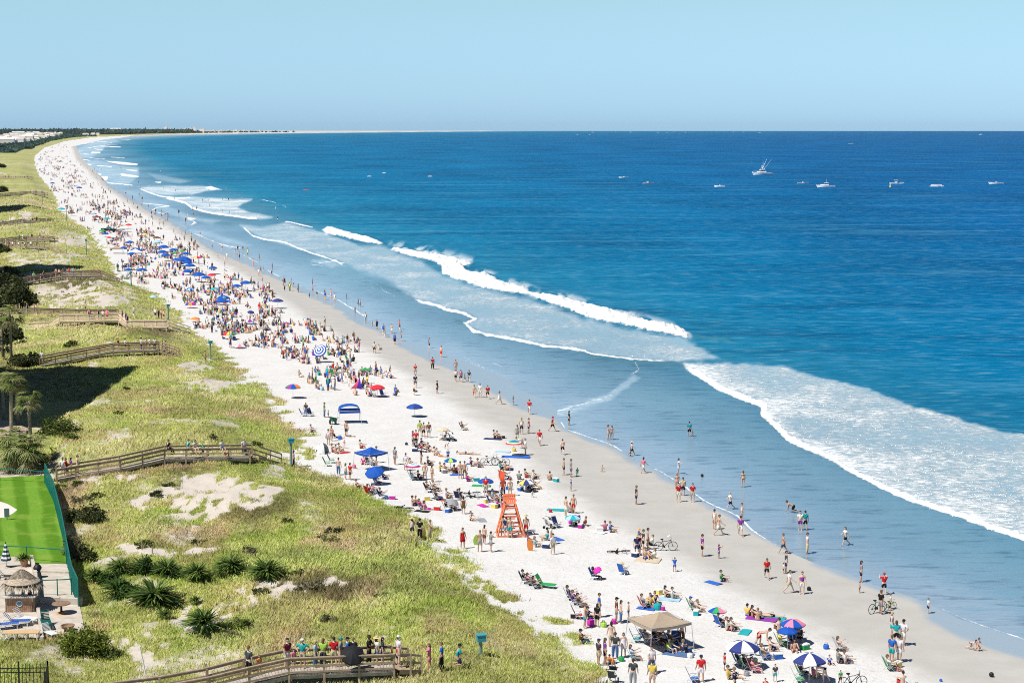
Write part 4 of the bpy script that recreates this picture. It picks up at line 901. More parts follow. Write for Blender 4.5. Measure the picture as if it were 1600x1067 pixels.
# woods behind the far beach: one mass of crowns
def woods(n, y0, y1, hmin, hmax, back, seed):
    r = np.random.default_rng(seed); y = np.exp(r.uniform(np.log(y0), np.log(y1), n))
    e = DUNE(y); x = e - back(y) - r.uniform(0, 1, n) ** 1.3 * np.maximum(-0.34 * y * 0 + (e - back(y)) + .33 * y, 60)
    m = 22; s = r.uniform(hmin, hmax, n)
    P = r.normal(0, 1, (n, m, 3)); P /= np.linalg.norm(P, axis=2)[:, :, None]; P *= r.uniform(.6, 1.05, (n, m, 1)); P[:, :, 2] = P[:, :, 2] * .55 + .65
    c = P * s[:, None, None] + np.stack([x, y, np.full(n, .8)], 1)[:, None, :]
    a = r.normal(0, 1, (n, m, 3)); b = r.normal(0, 1, (n, m, 3)); q = (s * .34)[:, None, None]
    V = np.stack([c + a * q, c + b * q, c - a * q, c - b * q], 2).reshape(-1, 3)
    col = np.array([(.08, .145, .11), (.06, .12, .10), (.11, .165, .11), (.05, .10, .09)])[r.integers(0, 4, n)]  # crown greens lightened and blued: distance haze put into the colour
    col = np.repeat(col[:, None, :] * r.uniform(.7, 1.3, (n, m, 1)), 4, 1).reshape(-1, 3)
    return V, col
parts = [woods(2200, 2500, 5600, 2.2, 4.6, lambda y: 16 + (y - 2500) * .012, 1), woods(2600, 6500, 8000, 7, 13, lambda y: 150 + 0 * y, 2), woods(1000, 4300, 6500, 2.5, 4.5, lambda y: 150 + 0 * y, 5), woods(1500, 2150, 3400, 2, 4.2, lambda y: 30 + 0 * y, 3), woods(500, 7800, 8800, 3, 6, lambda y: 100 + 0 * y, 4)]
V = np.concatenate([p[0] for p in parts]); col = np.concatenate([p[1] for p in parts])
tag(link('far_woods', mesh_np('far_woods', V, np.arange(len(V)).reshape(-1, 4), M_leaf, False, {'col': col})), kind='stuff')
# ------------------------------------------------------------------ people: one skinned body per pose, clothing and hair as parts
M_skin = tinted('skin', .6, .25, .10, 5); M_cloth = tinted('cloth', .9, .1, .22, 11); M_hair = tinted('hair', .7, .25, .3, 30)
M_face = simple('eyes and mouth', (.05, .03, .03), .5)
def V3(a, b, c): return Vector((a, b, c))
def sk(pose):
    """joint positions; the figure faces +Y, ground (or seat) at z = 0"""
    P = dict(lean=0, thL=4, thR=-3, knL=4, knR=4, shL=4, shR=-2, abL=8, abR=8, elL=14, elR=14, inL=0, inR=0, spread=3, root=None, seat=0)
    P.update(POSES[pose]); J = {}
    la = R(P['lean']); up = V3(0, math.sin(la), math.cos(la)); fw = V3(0, math.cos(la), -math.sin(la))
    J['pelvis'] = V3(0, 0, 0); J['waist'] = up * .16; J['chest'] = up * .36; J['neck'] = up * .50
    nl = R(P['lean'] * P.get('headf', .35)); J['head'] = J['neck'] + V3(0, math.sin(nl), math.cos(nl)) * .13
    for s, k in ((-1, 'L'), (1, 'R')):
        J['hip' + k] = V3(s * .085, 0, -.03)
        a = R(P['th' + k]); b = R(P['th' + k] - P['kn' + k]); sp = R(P['spread']) * s
        d = V3(math.sin(sp), math.sin(a), -math.cos(a)).normalized(); J['knee' + k] = J['hip' + k] + d * .43
        d2 = V3(math.sin(sp) * .3, math.sin(b), -math.cos(b)).normalized(); J['ankle' + k] = J['knee' + k] + d2 * .41
        f = b + math.pi / 2 + (0 if abs(b) < 1.0 else R(-25)); J['toe' + k] = J['ankle' + k] + V3(s * .03, math.sin(f), -math.cos(f)) * .17 + V3(0, 0, -.03 if abs(b) < 1 else 0)
        J['sh' + k] = up * .455 + V3(s * .175, 0, 0)
        a = R(P['sh' + k]) ; ab = R(P['ab' + k])
        d = (V3(s * math.sin(ab), 0, 0) + (fw * math.sin(a) - up * math.cos(a)) * math.cos(ab)).normalized(); J['el' + k] = J['sh' + k] + d * .28
        a2 = a + R(P['el' + k]); ab2 = ab - R(P['in' + k])
        d = (V3(s * math.sin(ab2), 0, 0) + (fw * math.sin(a2) - up * math.cos(a2)) * math.cos(ab2)).normalized(); J['wr' + k] = J['el' + k] + d * .25
        J['hand' + k] = J['wr' + k] + d * .085; J['fd' + k] = J['hand' + k] + d
    z0 = min(v.z for k, v in J.items() if not k.startswith('fd')) - .035
    off = V3(0, 0, -z0 if P['root'] is None else P['root'])
    return {k: v + off for k, v in J.items()}
POSES = dict(st={}, hp=dict(shL=-20, shR=-20, abL=42, abR=42, elL=60, elR=60, inL=75, inR=75), ph=dict(shL=60, shR=58, elL=85, elR=85, abL=18, abR=18, inL=30, inR=30),
    pt=dict(shR=70, abR=55, elR=8, inR=0), cr=dict(shL=28, shR=28, elL=75, elR=75, abL=14, abR=14, inL=70, inR=70), wk=dict(thL=26, thR=-20, knL=6, knR=22, shL=-24, shR=24, elL=20, elR=30, lean=3),
    ch=dict(lean=-24, thL=86, thR=82, knL=72, knR=66, shL=35, shR=30, elL=55, elR=60, root=.30, spread=8, headf=.1), ss=dict(lean=-6, thL=122, thR=116, knL=105, knR=98, shL=52, shR=48, elL=25, elR=30, root=.11, spread=7, headf=0),
    sl=dict(lean=-28, thL=88, thR=96, knL=4, knR=24, shL=-38, shR=-34, elL=6, elR=6, abL=16, abR=16, root=.11, spread=6, headf=.2), li=dict(lean=-86, thL=88, thR=90, knL=3, knR=6, shL=4, shR=6, abL=14, abR=20, elL=10, elR=10, root=.12, headf=.9),
    rl=dict(lean=8, thL=80, thR=76, knL=74, knR=66, shL=8, shR=12, elL=30, elR=30, root=.10, spread=7), bd=dict(lean=78, thL=10, thR=-14, knL=16, knR=16, shL=74, shR=84, elL=8, elR=8, headf=.8),
    cw=dict(lean=72, thL=20, thR=4, knL=98, knR=92, shL=80, shR=66, elL=6, elR=8, headf=.6), kn=dict(lean=14, thL=40, thR=34, knL=128, knR=122, shL=40, shR=30, elL=40, elR=40, spread=9))
_cache = {}
def skin_eval(verts, edges, radii, sub=1):
    me = bpy.data.meshes.new('tmp'); me.from_pydata([tuple(v) for v in verts], edges, []); o = bpy.data.objects.new('tmp', me); C.objects.link(o)
    o.modifiers.new('s', 'SKIN')
    for i, r in enumerate(radii):
        q = me.skin_vertices[0].data[i]; q.radius = r if isinstance(r, tuple) else (r, r); q.use_root = (i == 0)
    if sub: m = o.modifiers.new('b', 'SUBSURF'); m.levels = sub
    dg = bpy.context.evaluated_depsgraph_get(); dg.update()
    ev = bpy.data.meshes.new_from_object(o.evaluated_get(dg)); vs = [v.co.copy() for v in ev.vertices]; fs = [tuple(p.vertices) for p in ev.polygons]
    bpy.data.objects.remove(o); bpy.data.meshes.remove(me); bpy.data.meshes.remove(ev); return vs, fs
BR = dict(pelvis=(.125, .10), waist=(.115, .085), chest=(.15, .10), neck=(.055, .055), head=(.05, .05), hip=(.095, .09), knee=.058, ankle=.040, toe=.032, sh=(.062, .058), el=.043, wr=.031, hand=(.042, .024))
def body_mesh(pose):
    k = ('body', pose)
    if k in _cache: return _cache[k]
    J = sk(pose); names = ['pelvis', 'waist', 'chest', 'neck', 'head']; E = [(0, 1), (1, 2), (2, 3), (3, 4)]
    for s in 'LR':
        b = len(names); names += ['hip' + s, 'knee' + s, 'ankle' + s, 'toe' + s, 'sh' + s, 'el' + s, 'wr' + s, 'hand' + s]
        E += [(0, b), (b, b + 1), (b + 1, b + 2), (b + 2, b + 3), (2, b + 4), (b + 4, b + 5), (b + 5, b + 6), (b + 6, b + 7)]
    vs, fs = skin_eval([J[n] for n in names], E, [BR[n.rstrip('LR')] for n in names])
    m = MB(); m.add(vs, fs)
    hc = J['head'] + V3(0, .015, .075); n0 = len(m.f)
    for i in range(9):                                    # skull and face: a shaped ellipsoid
        th = math.pi * i / 8; rr = math.sin(th); zz = -math.cos(th)
        for j in range(12):
            a = 2 * math.pi * j / 12; x, y = .076 * rr * math.cos(a), .094 * rr * math.sin(a)
            if zz < -.2 and y > 0: x *= .85; y *= 1.02
            if i == 4 and j == 3: y += .022
            if i == 3 and j == 3: y += .012
            m.v.append(tuple(hc + V3(x, y, zz * .118)))
    b = len(m.v) - 108
    for i in range(8):
        for j in range(12):
            l = (j + 1) % 12; m.f.append((b + i * 12 + j, b + i * 12 + l, b + (i + 1) * 12 + l, b + (i + 1) * 12 + j)); m.m.append(0)
    for s in (-1, 1):
        m.box(hc + V3(s * .078, -.005, 0), (.016, .04, .055)); m.box(hc + V3(s * .03, .086, .012), (.024, .012, .012), mi=1)
    m.box(hc + V3(0, .088, -.052), (.042, .012, .010), mi=1)
    for s in 'LR':                                        # five fingers on each hand
        w, h, d = J['wr' + s], J['hand' + s], (J['fd' + s] - J['hand' + s]).normalized(); sx = -1 if s == 'L' else 1
        q = d.cross(V3(sx, 0, 0)); q = q.normalized() if q.length > .2 else V3(0, 1, 0)
        for i, (o_, L) in enumerate(((-.027, .062), (-.009, .076), (.009, .080), (.026, .070))):
            a = h + q * o_ + d * .015; c = a + d * L * .55 - V3(sx * .008, 0, 0); e = a + d * L - V3(sx * .026, 0, 0); m.tube([a, c, e], [.010, .009, .006], 4)
        a = w.lerp(h, .45) + q * .03; m.tube([a, a + d * .035 + q * .03, a + d * .07 + q * .034], [.011, .010, .007], 4)
    me = m.mesh('person_body', [M_skin, M_face], True); _cache[k] = me; return me
def cloth_mesh(pose, kind):
    k = (kind, pose)
    if k in _cache: return _cache[k]
    J = sk(pose); L = lambda a, b, t: J[a].lerp(J[b], t); names, E, V, Rr = [], [], [], []
    def chain(pts, start=None):
        prev = start
        for p, r in pts:
            V.append(p); Rr.append(r); i = len(V) - 1
            if prev is not None: E.append((prev, i))
            prev = i
        return prev
    if kind in ('shirt', 'tank', 'dress'):
        chain([(L('pelvis', 'waist', .0) if kind != 'dress' else J['pelvis'], (.148, .12)), (J['waist'], (.14, .108)), (J['chest'], (.17, .122)), (L('chest', 'neck', .72), (.085, .08))])
        if kind == 'shirt':
            for s in 'LR': chain([(J['sh' + s], (.082, .078)), (L('sh' + s, 'el' + s, .75), (.068, .066))], 2)
        if kind == 'dress':
            for s in 'LR': chain([(L('hip' + s, 'knee' + s, .25), (.13, .12)), (L('hip' + s, 'knee' + s, .85), (.12, .12))], 0)
    elif kind == 'bikini':
        chain([(J['chest'] - (J['chest'] - J['waist']) * .22, (.150, .110)), (J['chest'] + (J['chest'] - J['waist']) * .12, (.168, .122)), (J['chest'] + (J['neck'] - J['chest']) * .25, (.15, .108))])
    elif kind in ('shorts', 'pants', 'briefs'):
        chain([(L('pelvis', 'waist', .45), (.128, .103)), (J['pelvis'], (.142, .118))])
        e = {'shorts': .88, 'briefs': .12, 'pants': 1.0}[kind]
        for s in 'LR':
            p = [(J['hip' + s], (.112, .106)), (L('hip' + s, 'knee' + s, e), (.092, .09) if kind != 'briefs' else (.105, .1))]
            if kind == 'pants': p += [(L('knee' + s, 'ankle' + s, .9), (.066, .066))]
            chain(p, 1)
    vs, fs = skin_eval(V, E, Rr); m = MB(); m.add(vs, fs); me = m.mesh(kind, M_cloth, True); _cache[k] = me; return me
def head_mesh(pose, kind):
    k = (kind, pose)
    if k in _cache: return _cache[k]
    hc = sk(pose)['head'] + V3(0, .015, .075); m = MB()
    if kind in ('hair', 'long_hair'):
        for i in range(6):
            th = math.pi * (.5 * i / 5 + (.0 if i else 0))
            for j in range(12):
                a = 2 * math.pi * j / 12; back = .5 - .5 * math.sin(a); lo = .118 * math.cos(th) * 1.1
                if i == 5: lo = .075 - back * (.14 if kind == 'hair' else .27)
                if i == 4: lo = min(lo, .085 - back * (.07 if kind == 'hair' else .16))
                rr = math.sin(min(th, 1.5)); m.v.append(tuple(hc + V3(.087 * rr * math.cos(a), .104 * rr * math.sin(a) - .008, lo + .006)))
        for i in range(5):
            for j in range(12):
                l = (j + 1) % 12; m.f.append((i * 12 + j, (i + 1) * 12 + j, (i + 1) * 12 + l, i * 12 + l)); m.m.append(0)
        me = m.mesh(kind, M_hair, True)
    elif kind == 'cap':
        m.lathe([(.001, .135), (.06, .125), (.09, .08), (.094, .03)], 12, hc - V3(0, .008, 0)); m.prism([(hc.x - .06, hc.y + .07), (hc.x + .06, hc.y + .07), (hc.x + .045, hc.y + .165), (hc.x - .045, hc.y + .165)], hc.z + .035, hc.z + .047); me = m.mesh(kind, M_cloth)
    else:
        m.lathe([(.001, .155), (.07, .15), (.09, .12), (.095, .06), (.20, .04), (.22, .03), (.19, .03), (.09, .045)], 14, hc - V3(0, .008, 0)); me = m.mesh(kind, M_cloth)
    _cache[k] = me; return me
COL = dict(w=('white', (.80, .79, .77)), k=('black', (.018, .018, .02)), n=('navy', (.02, .035, .12)), b=('blue', (.03, .14, .55)), r=('red', (.62, .025, .03)), g=('green', (.03, .36, .10)), p=('pink', (.80, .22, .34)), u=('purple', (.28, .05, .36)), t=('teal', (.02, .38, .42)),
    y=('yellow', (.78, .60, .12)), o=('orange', (.80, .26, .06)), e=('grey', (.30, .31, .33)), c=('charcoal', (.06, .07, .085)), m=('maroon', (.22, .03, .05)), h=('khaki', (.52, .44, .30)), j=('denim', (.09, .17, .34)), l=('lime green', (.42, .68, .10)), a=('beige', (.62, .52, .38)), d=('brown', (.17, .09, .05)), i=('pale blue', (.38, .58, .75)), q=('magenta', (.60, .03, .38)))
SKINS = [(.60, .38, .27), (.66, .44, .33), (.52, .32, .22), (.70, .49, .39), (.56, .35, .24)]
HAIRS = [(.05, .03, .02), (.10, .06, .03), (.03, .02, .02), (.24, .15, .07), (.16, .09, .04)]
VERB = dict(st='standing', hp='standing hands on hips', ph='with raised hands', pt='pointing', cr='standing', wk='walking', ss='sitting', sl='sitting legs out', li='lying', rl='sitting on the rail', bd='bending', cw='crawling', kn='kneeling', ch='sitting')
DIRS = dict(N=0, S=180, E=-90, W=90, NE=-45, NW=45, SE=-135, SW=135)
n_people = 0
def person(p, pose, d, top, bot, fl='', place='', group=None, parts=True):
    global n_people
    n_people += 1; rr = random.Random(n_people * 7919)
    dark = 'D' in fl; skin = (.15, .085, .05) if dark else rr.choice(SKINS); k = .5 if 'Q' in fl else .66 if 'K' in fl else rr.uniform(.96, 1.05) * (.95 if 'F' in fl else 1)
    o = link('person', body_mesh(pose), None, p, R(DIRS[d] if d in DIRS else float(d)) + rr.uniform(-.25, .25), skin)
    kw = k * (1.22 if 'W' in fl else 1.12); o.scale = (kw, kw, k)
    def part(kind, me, col): link(kind, me, o, color=tuple(min(1, c * rr.uniform(.9, 1.1)) for c in col))
    sw = 'B' in fl
    if top != 'x': part({'B': 'bikini_top', 'Z': 'dress', 'T': 'tank_top'}.get('B' if sw else 'Z' if 'Z' in fl else 'T' if 'T' in fl else '', 'shirt'), cloth_mesh(pose, 'bikini' if sw else 'dress' if 'Z' in fl else 'tank' if 'T' in fl else 'shirt'), COL[top][1])
    if 'Z' not in fl: part('swim_bottom' if sw else 'trousers' if 'L' in fl else 'shorts', cloth_mesh(pose, 'briefs' if sw else 'pants' if 'L' in fl else 'shorts'), COL[bot][1])
    hat = ''
    hc = HAIRS[2] if dark else (.55, .40, .18) if 'Y' in fl else (.45, .44, .42) if 'G' in fl else rr.choice(HAIRS)
    part('hair', head_mesh(pose, 'long_hair' if 'F' in fl else 'hair'), hc)
    if 'C' in fl:
        c = fl[fl.index('C') + 1]; part('cap', head_mesh(pose, 'cap'), COL[c][1]); hat = COL[c][0] + ' cap'
    if 'H' in fl: part('sun_hat', head_mesh(pose, 'sun_hat'), (.66, .52, .28)); hat = 'straw hat'
    tn, bn = COL[top][0] if top != 'x' else '', COL[bot][0] if bot != 'x' else ''
    lb = 'trousers' if 'L' in fl else 'shorts'
    if bot == 'j': lb = 'jeans' if 'L' in fl else 'denim shorts'; bn = ''
    who = 'child' if ('K' in fl or 'Q' in fl) else 'person'
    if 'Z' in fl: full = [f'{who} in {tn} dress']
    elif sw: full = [f'{who} in {tn} swimsuit' if top == bot else f'{who} in {tn} bikini and {bn} bottoms']
    elif top == 'x': full = [f'shirtless {who} in {bn} {lb}', f'shirtless {who}']
    else:
        tw = 'tank top' if 'T' in fl else 'shirt'
        full = [f'{who} in {tn} {tw} and {bn} {lb}', f'{who} in {tn} {tw}']
    vb = VERB[pose]
    opts = [f'{full[0]} and {hat} {vb} {place}' if hat else f'{full[0]} {vb} {place}'] + ([f'{full[-1]} and {hat} {vb} {place}'] if hat else []) + [f'{full[-1]} {vb} {place}', f'{full[-1]} {place}']
    lab = next((' '.join(q.split()) for q in opts if len(q.split()) <= 16), ' '.join(' '.join(opts[-1].split()).split()[:16]))
    tag(o, lab, 'person', group or 'people on the beach'); return o

# ------------------------------------------------------------------ beach furniture
M_fab = tinted('nylon fabric', .7, .25, .12, 6); M_tube = simple('aluminium tube', (.62, .63, .65), .35, .5, .05, 5, .6)
def chair_parts():
    s = MB(); s.add([(-.26, .26, .30), (.26, .26, .30), (.26, -.2, .24), (-.26, -.2, .24), (-.26, .26, .285), (.26, .26, .285), (.26, -.2, .225), (-.26, -.2, .225)], [(3, 2, 1, 0), (4, 5, 6, 7), (0, 1, 5, 4), (2, 3, 7, 6), (1, 2, 6, 5), (3, 0, 4, 7)])
    b = MB(); b.add([(-.26, -.2, .26), (.26, -.2, .26), (.25, -.50, .92), (-.25, -.50, .92), (-.26, -.225, .25), (.26, -.225, .25), (.25, -.525, .91), (-.25, -.525, .91)], [(0, 1, 2, 3), (7, 6, 5, 4), (0, 3, 7, 4), (1, 5, 6, 2), (2, 6, 7, 3), (0, 4, 5, 1)])
    f = MB()
    for x in (-.28, .28):
        f.tube([(x, .28, .28), (x, -.2, .23), (x * .95, -.53, .95)], .014, 5); f.tube([(x, .24, .0), (x, -.30, .46)], .013, 5); f.tube([(x, -.36, .0), (x, .16, .45), (x, .2, .46)], .013, 5); f.box((x, .0, .47), (.045, .40, .02))
    f.tube([(-.28, .24, .01), (.28, .24, .01)], .013, 5); f.tube([(-.28, -.36, .01), (.28, -.36, .01)], .013, 5); f.tube([(-.266, -.53, .95), (.266, -.53, .95)], .014, 5)
    return s.mesh('seat', M_fab), b.mesh('backrest', M_fab), f.mesh('frame', M_tube)
CH = chair_parts()
def chair(p, d, c, label, scale=1.0):
    o = empty('beach_chair', p, R(DIRS[d] if d in DIRS else float(d))); o.scale = (scale,) * 3
    for nm, me in zip(('seat', 'backrest', 'frame'), CH): link(nm, me, o, color=COL[c][1] if nm != 'frame' else None)
    return tag(o, label, 'beach chair', 'folding chairs on the beach')
def canopy_mesh(cols, scal=8, R0=1.0, h=.38, val=True):
    k = ('can', tuple(cols), scal, h)
    if k in _cache: return _cache[k]
    mats = []
    for c in sorted(set(cols)):
        if ('um', c) not in _cache: _cache[('um', c)] = simple(COL[c][0] + ' umbrella fabric', UC.get(c, COL[c][1]), .75, .2, .10, 3)
        mats.append(_cache[('um', c)])
    ix = {c: i for i, c in enumerate(sorted(set(cols)))}; m = MB(); rad = isinstance(cols, str) and cols.startswith('~'); nr = 6; per = 4; n = scal * per
    def P(i, j):
        t = i / nr; a = 2 * math.pi * j / n; loc = (j % per) / per; sag = 1 - .075 * math.sin(math.pi * loc) * t
        return (R0 * t * sag * math.cos(a), R0 * t * sag * math.sin(a), h * (1 - t ** 1.9) - .03 * math.sin(math.pi * loc) * t)
    for i in range(nr):
        for j in range(n):
            c = cols[(j // per) % len(cols)]
            m.add([P(i, j), P(i + 1, j), P(i + 1, j + 1), P(i, j + 1)], [(0, 1, 2, 3)], ix[c])
    if val:
        for j in range(n):
            a, b = P(nr, j), P(nr, j + 1); m.add([a, b, (b[0] * 1.005, b[1] * 1.005, b[2] - .11), (a[0] * 1.005, a[1] * 1.005, a[2] - .11)], [(0, 3, 2, 1)], ix[cols[(j // per) % len(cols)]])
    me = m.mesh('canopy', mats, True); _cache[k] = me; return me
def ring_mesh(cols, h=.38):
    k = ('ring', cols)
    if k in _cache: return _cache[k]
    mats, m, nr, n = [], MB(), len(cols), 32
    for c in cols:
        if ('um', c) not in _cache: _cache[('um', c)] = simple(COL[c][0] + ' umbrella fabric', UC.get(c, COL[c][1]), .75, .2, .10, 3)
    ks = sorted(set(cols)); mats = [_cache[('um', c)] for c in ks]
    for i in range(nr):
        for j in range(n):
            q = [((t / nr) * math.cos(2 * math.pi * a / n), (t / nr) * math.sin(2 * math.pi * a / n), h * (1 - (t / nr) ** 1.9)) for t, a in ((i, j), (i + 1, j), (i + 1, j + 1), (i, j + 1))]
            m.add(q, [(0, 1, 2, 3)], ks.index(cols[i]))
    me = m.mesh('canopy', mats, True); _cache[k] = me; return me
UC = dict(b=(.012, .085, .40), n=(.035, .05, .20), w=(.78, .77, .75), r=(.66, .03, .05))
_pole = None
def umbrella(px, py, pyc, cols, lab, R0=None, tilt=(0, 0), ring=False, wide=None, parts=True):
    """px,py = foot of the pole; pyc = middle of the canopy; wide = canopy width in photo pixels"""
    global _pole
    p = gp(px, py); mpp = (p.y * CA + (CAM_H - p.z) * SA) / FPX; h = (py - pyc) * mpp / .97
    R0 = R0 or wide * mpp / 2
    o = empty('beach_umbrella', p, random.uniform(0, 6)); tag(o, lab, 'umbrella', 'beach umbrellas')
    if _pole is None: _pole = MB().tube([(0, 0, -.15), (0, 0, 1.0)], [.022, .018], 6).mesh('pole', WHT)
    c = link('canopy', ring_mesh(cols) if ring else canopy_mesh(cols), o, (0, 0, h - .16 * R0)); c.scale = (R0, R0, R0)
    c.rotation_euler = (R(tilt[0]), R(tilt[1]), 0)
    q = link('pole', _pole, o); q.scale = (1, 1, h + .18 * R0)
    if tilt != (0, 0): o.rotation_euler = (0, 0, 0)
    if parts: MB().tube([(0, 0, h + .2 * R0), (0, 0, h + .24 * R0 + .06)], [.03, .008], 6).build('finial', WHT, o)
    return o
def towel(px, py, c, lab, w=.9, l=1.8, rz=0.3, name='beach_towel'):
    p = gp(px, py); m = MB(); r = random.Random(int(px)); n = 7
    for i in range(n + 1):
        for j in range(4): m.v.append((-w / 2 + w * j / 3 + r.gauss(0, .015), -l / 2 + l * i / n, .035 + r.uniform(0, .035)))
    for i in range(n):
        for j in range(3): m.f.append((i * 4 + j, i * 4 + j + 1, i * 4 + j + 5, i * 4 + j + 4)); m.m.append(0)
    o = m.build(name, M_fab, None, p, rz, color=COL[c][1]); md = o.modifiers.new('t', 'SOLIDIFY'); md.thickness = .03
    return tag(o, lab, 'towel')
def bag(px, py, c, lab, s=.5, name='beach_bag', cat='bag'):
    p = gp(px, py); o = empty(name, p, random.uniform(0, 3)); s *= .62; o.scale = (s, s, s); tag(o, lab, cat)
    MB().lathe([(.001, 0), (.46, .02), (.52, .3), (.5, .7), (.42, .8), (.36, .76), (.001, .7)], 10).build('body', M_fab, o, color=COL[c][1])
    MB().tube([(-.34, 0, .75), (-.2, 0, 1.1), (.2, 0, 1.1), (.34, 0, .75)], .035, 5).build('handle', M_fab, o, color=COL['k'][1]); return o
def bike_meshes():
    W = []
    for x in (-.54, .54):
        m = MB(); m.tube([(x + .33 * math.cos(a * math.pi / 10), 0, .34 + .33 * math.sin(a * math.pi / 10)) for a in range(20)], .022, 6, closed=True)
        for a in range(8): m.tube([(x, 0, .34), (x + .32 * math.cos(a * .785), 0, .34 + .32 * math.sin(a * .785))], .005, 4)
        m.tube([(x, -.05, .34), (x, .05, .34)], .03, 6); W.append(m.mesh('wheel', BLK))
    f = MB(); f.tube([(-.54, 0, .34), (-.12, 0, .32), (.36, 0, .74), (.40, 0, .88)], .022, 6); f.tube([(-.12, 0, .32), (-.26, 0, .80)], .022, 6); f.tube([(-.54, 0, .34), (-.24, 0, .70), (.1, 0, .72), (.37, 0, .80)], .018, 6); f.tube([(.38, 0, .84), (.44, 0, .6), (.54, 0, .34)], .02, 6)
    h = MB(); h.tube([(.18, -.30, 1.02), (.34, -.26, 1.06), (.42, -.06, .98), (.42, .06, .98), (.34, .26, 1.06), (.18, .30, 1.02)], .016, 5); h.tube([(.41, 0, .86), (.42, 0, .99)], .02, 5)
    s = MB(); s.lathe([(.001, .80), (.06, .81), (.12, .86), (.11, .89), (.001, .90)], 10, (-.28, 0, 0)); s.tube([(-.26, 0, .78), (-.28, 0, .84)], .018, 5)
    c = MB(); c.tube([(-.12, -.1, .32), (-.12, .1, .32)], .07, 8); c.tube([(-.12, .1, .32), (-.02, .12, .2)], .015, 4); c.box((-.02, .15, .19), (.09, .08, .025)); c.tube([(-.12, -.1, .32), (-.22, -.12, .44)], .015, 4); c.box((-.22, -.15, .45), (.09, .08, .025))
    return W, f.mesh('frame', M_fab), h.mesh('handlebar', M_tube), s.mesh('saddle', BLK), c.mesh('pedals', BLK)
BIKE = bike_meshes()
def bike(px, py, rz, c, lab, lie=False, s=1.12):
    p = gp(px, py); o = empty('bicycle', p + Vector((0, 0, .08 if lie else 0)), R(rz)); o.scale = (s,) * 3; tag(o, lab, 'bicycle', 'bicycles on the beach')
    if lie: o.rotation_euler = (R(84), 0, R(rz))
    W, f, h, sd, pd = BIKE
    for w in W: link('wheel', w, o)
    link('frame', f, o, color=COL[c][1]); link('handlebar', h, o); link('saddle', sd, o); link('pedals', pd, o)
    MB().tube([(-.1, .0, .3), (-.16, .16, .0)], .012, 4).build('kickstand', M_tube, o); return o
def gazebo(px, py, pyc, w, d, rz, c, lab, peak=.75, style='tent'):
    p = gp(px, py); mpp = (p.y * CA + (CAM_H - p.z) * SA) / FPX; h = (py - pyc) * mpp / .97; o = empty('canopy_tent', p, R(rz)); tag(o, lab, 'canopy tent', 'canopy tents')
    if style == 'tent':
        m = MB(); n = 8; rows = []
        for s in range(4):
            a0 = ((-1, -1), (1, -1), (1, 1), (-1, 1))[s]; a1 = ((1, -1), (1, 1), (-1, 1), (-1, -1))[s]
            A, B, T = V3(a0[0] * w / 2, a0[1] * d / 2, h), V3(a1[0] * w / 2, a1[1] * d / 2, h), V3(0, 0, h + peak)
            g = [[(A.lerp(T, (i / 4)).lerp(B.lerp(T, i / 4), j / n if i < 4 else .5)) + V3(0, 0, -.10 * math.sin(math.pi * j / n) * (1 - i / 4) - .10 * math.sin(math.pi * i / 4)) for j in range(n + 1)] for i in range(5)]
            for i in range(4):
                for j in range(n): m.add([g[i][j], g[i][j + 1], g[i + 1][j + 1], g[i + 1][j]], [(0, 1, 2, 3)])
            for j in range(n): m.add([g[0][j], g[0][j + 1], g[0][j + 1] - V3(0, 0, .18), g[0][j] - V3(0, 0, .18)], [(3, 2, 1, 0)])
        m.build('roof', M_fab, o, smooth=True, color=UC.get(c, COL[c][1]) if c != 'a' else (.42, .33, .24))
    else:                                                  # arched cabana roof with a drop
        m = MB(); n = 12
        for i in range(n):
            a, b = math.pi * i / n, math.pi * (i + 1) / n
            q = lambda a, y: (-w / 2 * math.cos(a), y, h + peak * math.sin(a) ** .8)
            m.add([q(a, -d / 2), q(b, -d / 2), q(b, d / 2), q(a, d / 2)], [(0, 1, 2, 3)])
        for y in (-d / 2, d / 2): m.add([(-w / 2, y, h), (w / 2, y, h), (w / 2, y, h - .3), (-w / 2, y, h - .3)], [(0, 1, 2, 3)])
        m.add([(w / 2, -d / 2, h), (w / 2, d / 2, h), (w / 2, d / 2, h - .3), (w / 2, -d / 2, h - .3)], [(0, 1, 2, 3)]); m.add([(-w / 2, -d / 2, h), (-w / 2, d / 2, h), (-w / 2, d / 2, h - .3), (-w / 2, -d / 2, h - .3)], [(0, 1, 2, 3)])
        m.build('roof', M_fab, o, color=UC.get(c, COL[c][1]))
    for a, b in ((-1, -1), (1, -1), (1, 1), (-1, 1)): MB().tube([(a * w * .55, b * d * .55, -.05), (a * w / 2, b * d / 2, h + .02)], .025, 6).build('leg', M_tube, o)
    m = MB()
    for a, b in (((-1, -1), (1, -1)), ((1, -1), (1, 1)), ((1, 1), (-1, 1)), ((-1, 1), (-1, -1))): m.tube([(a[0] * w / 2, a[1] * d / 2, h - .02), (b[0] * w / 2, b[1] * d / 2, h - .02)], .016, 5)
    m.build('frame', M_tube, o); return o
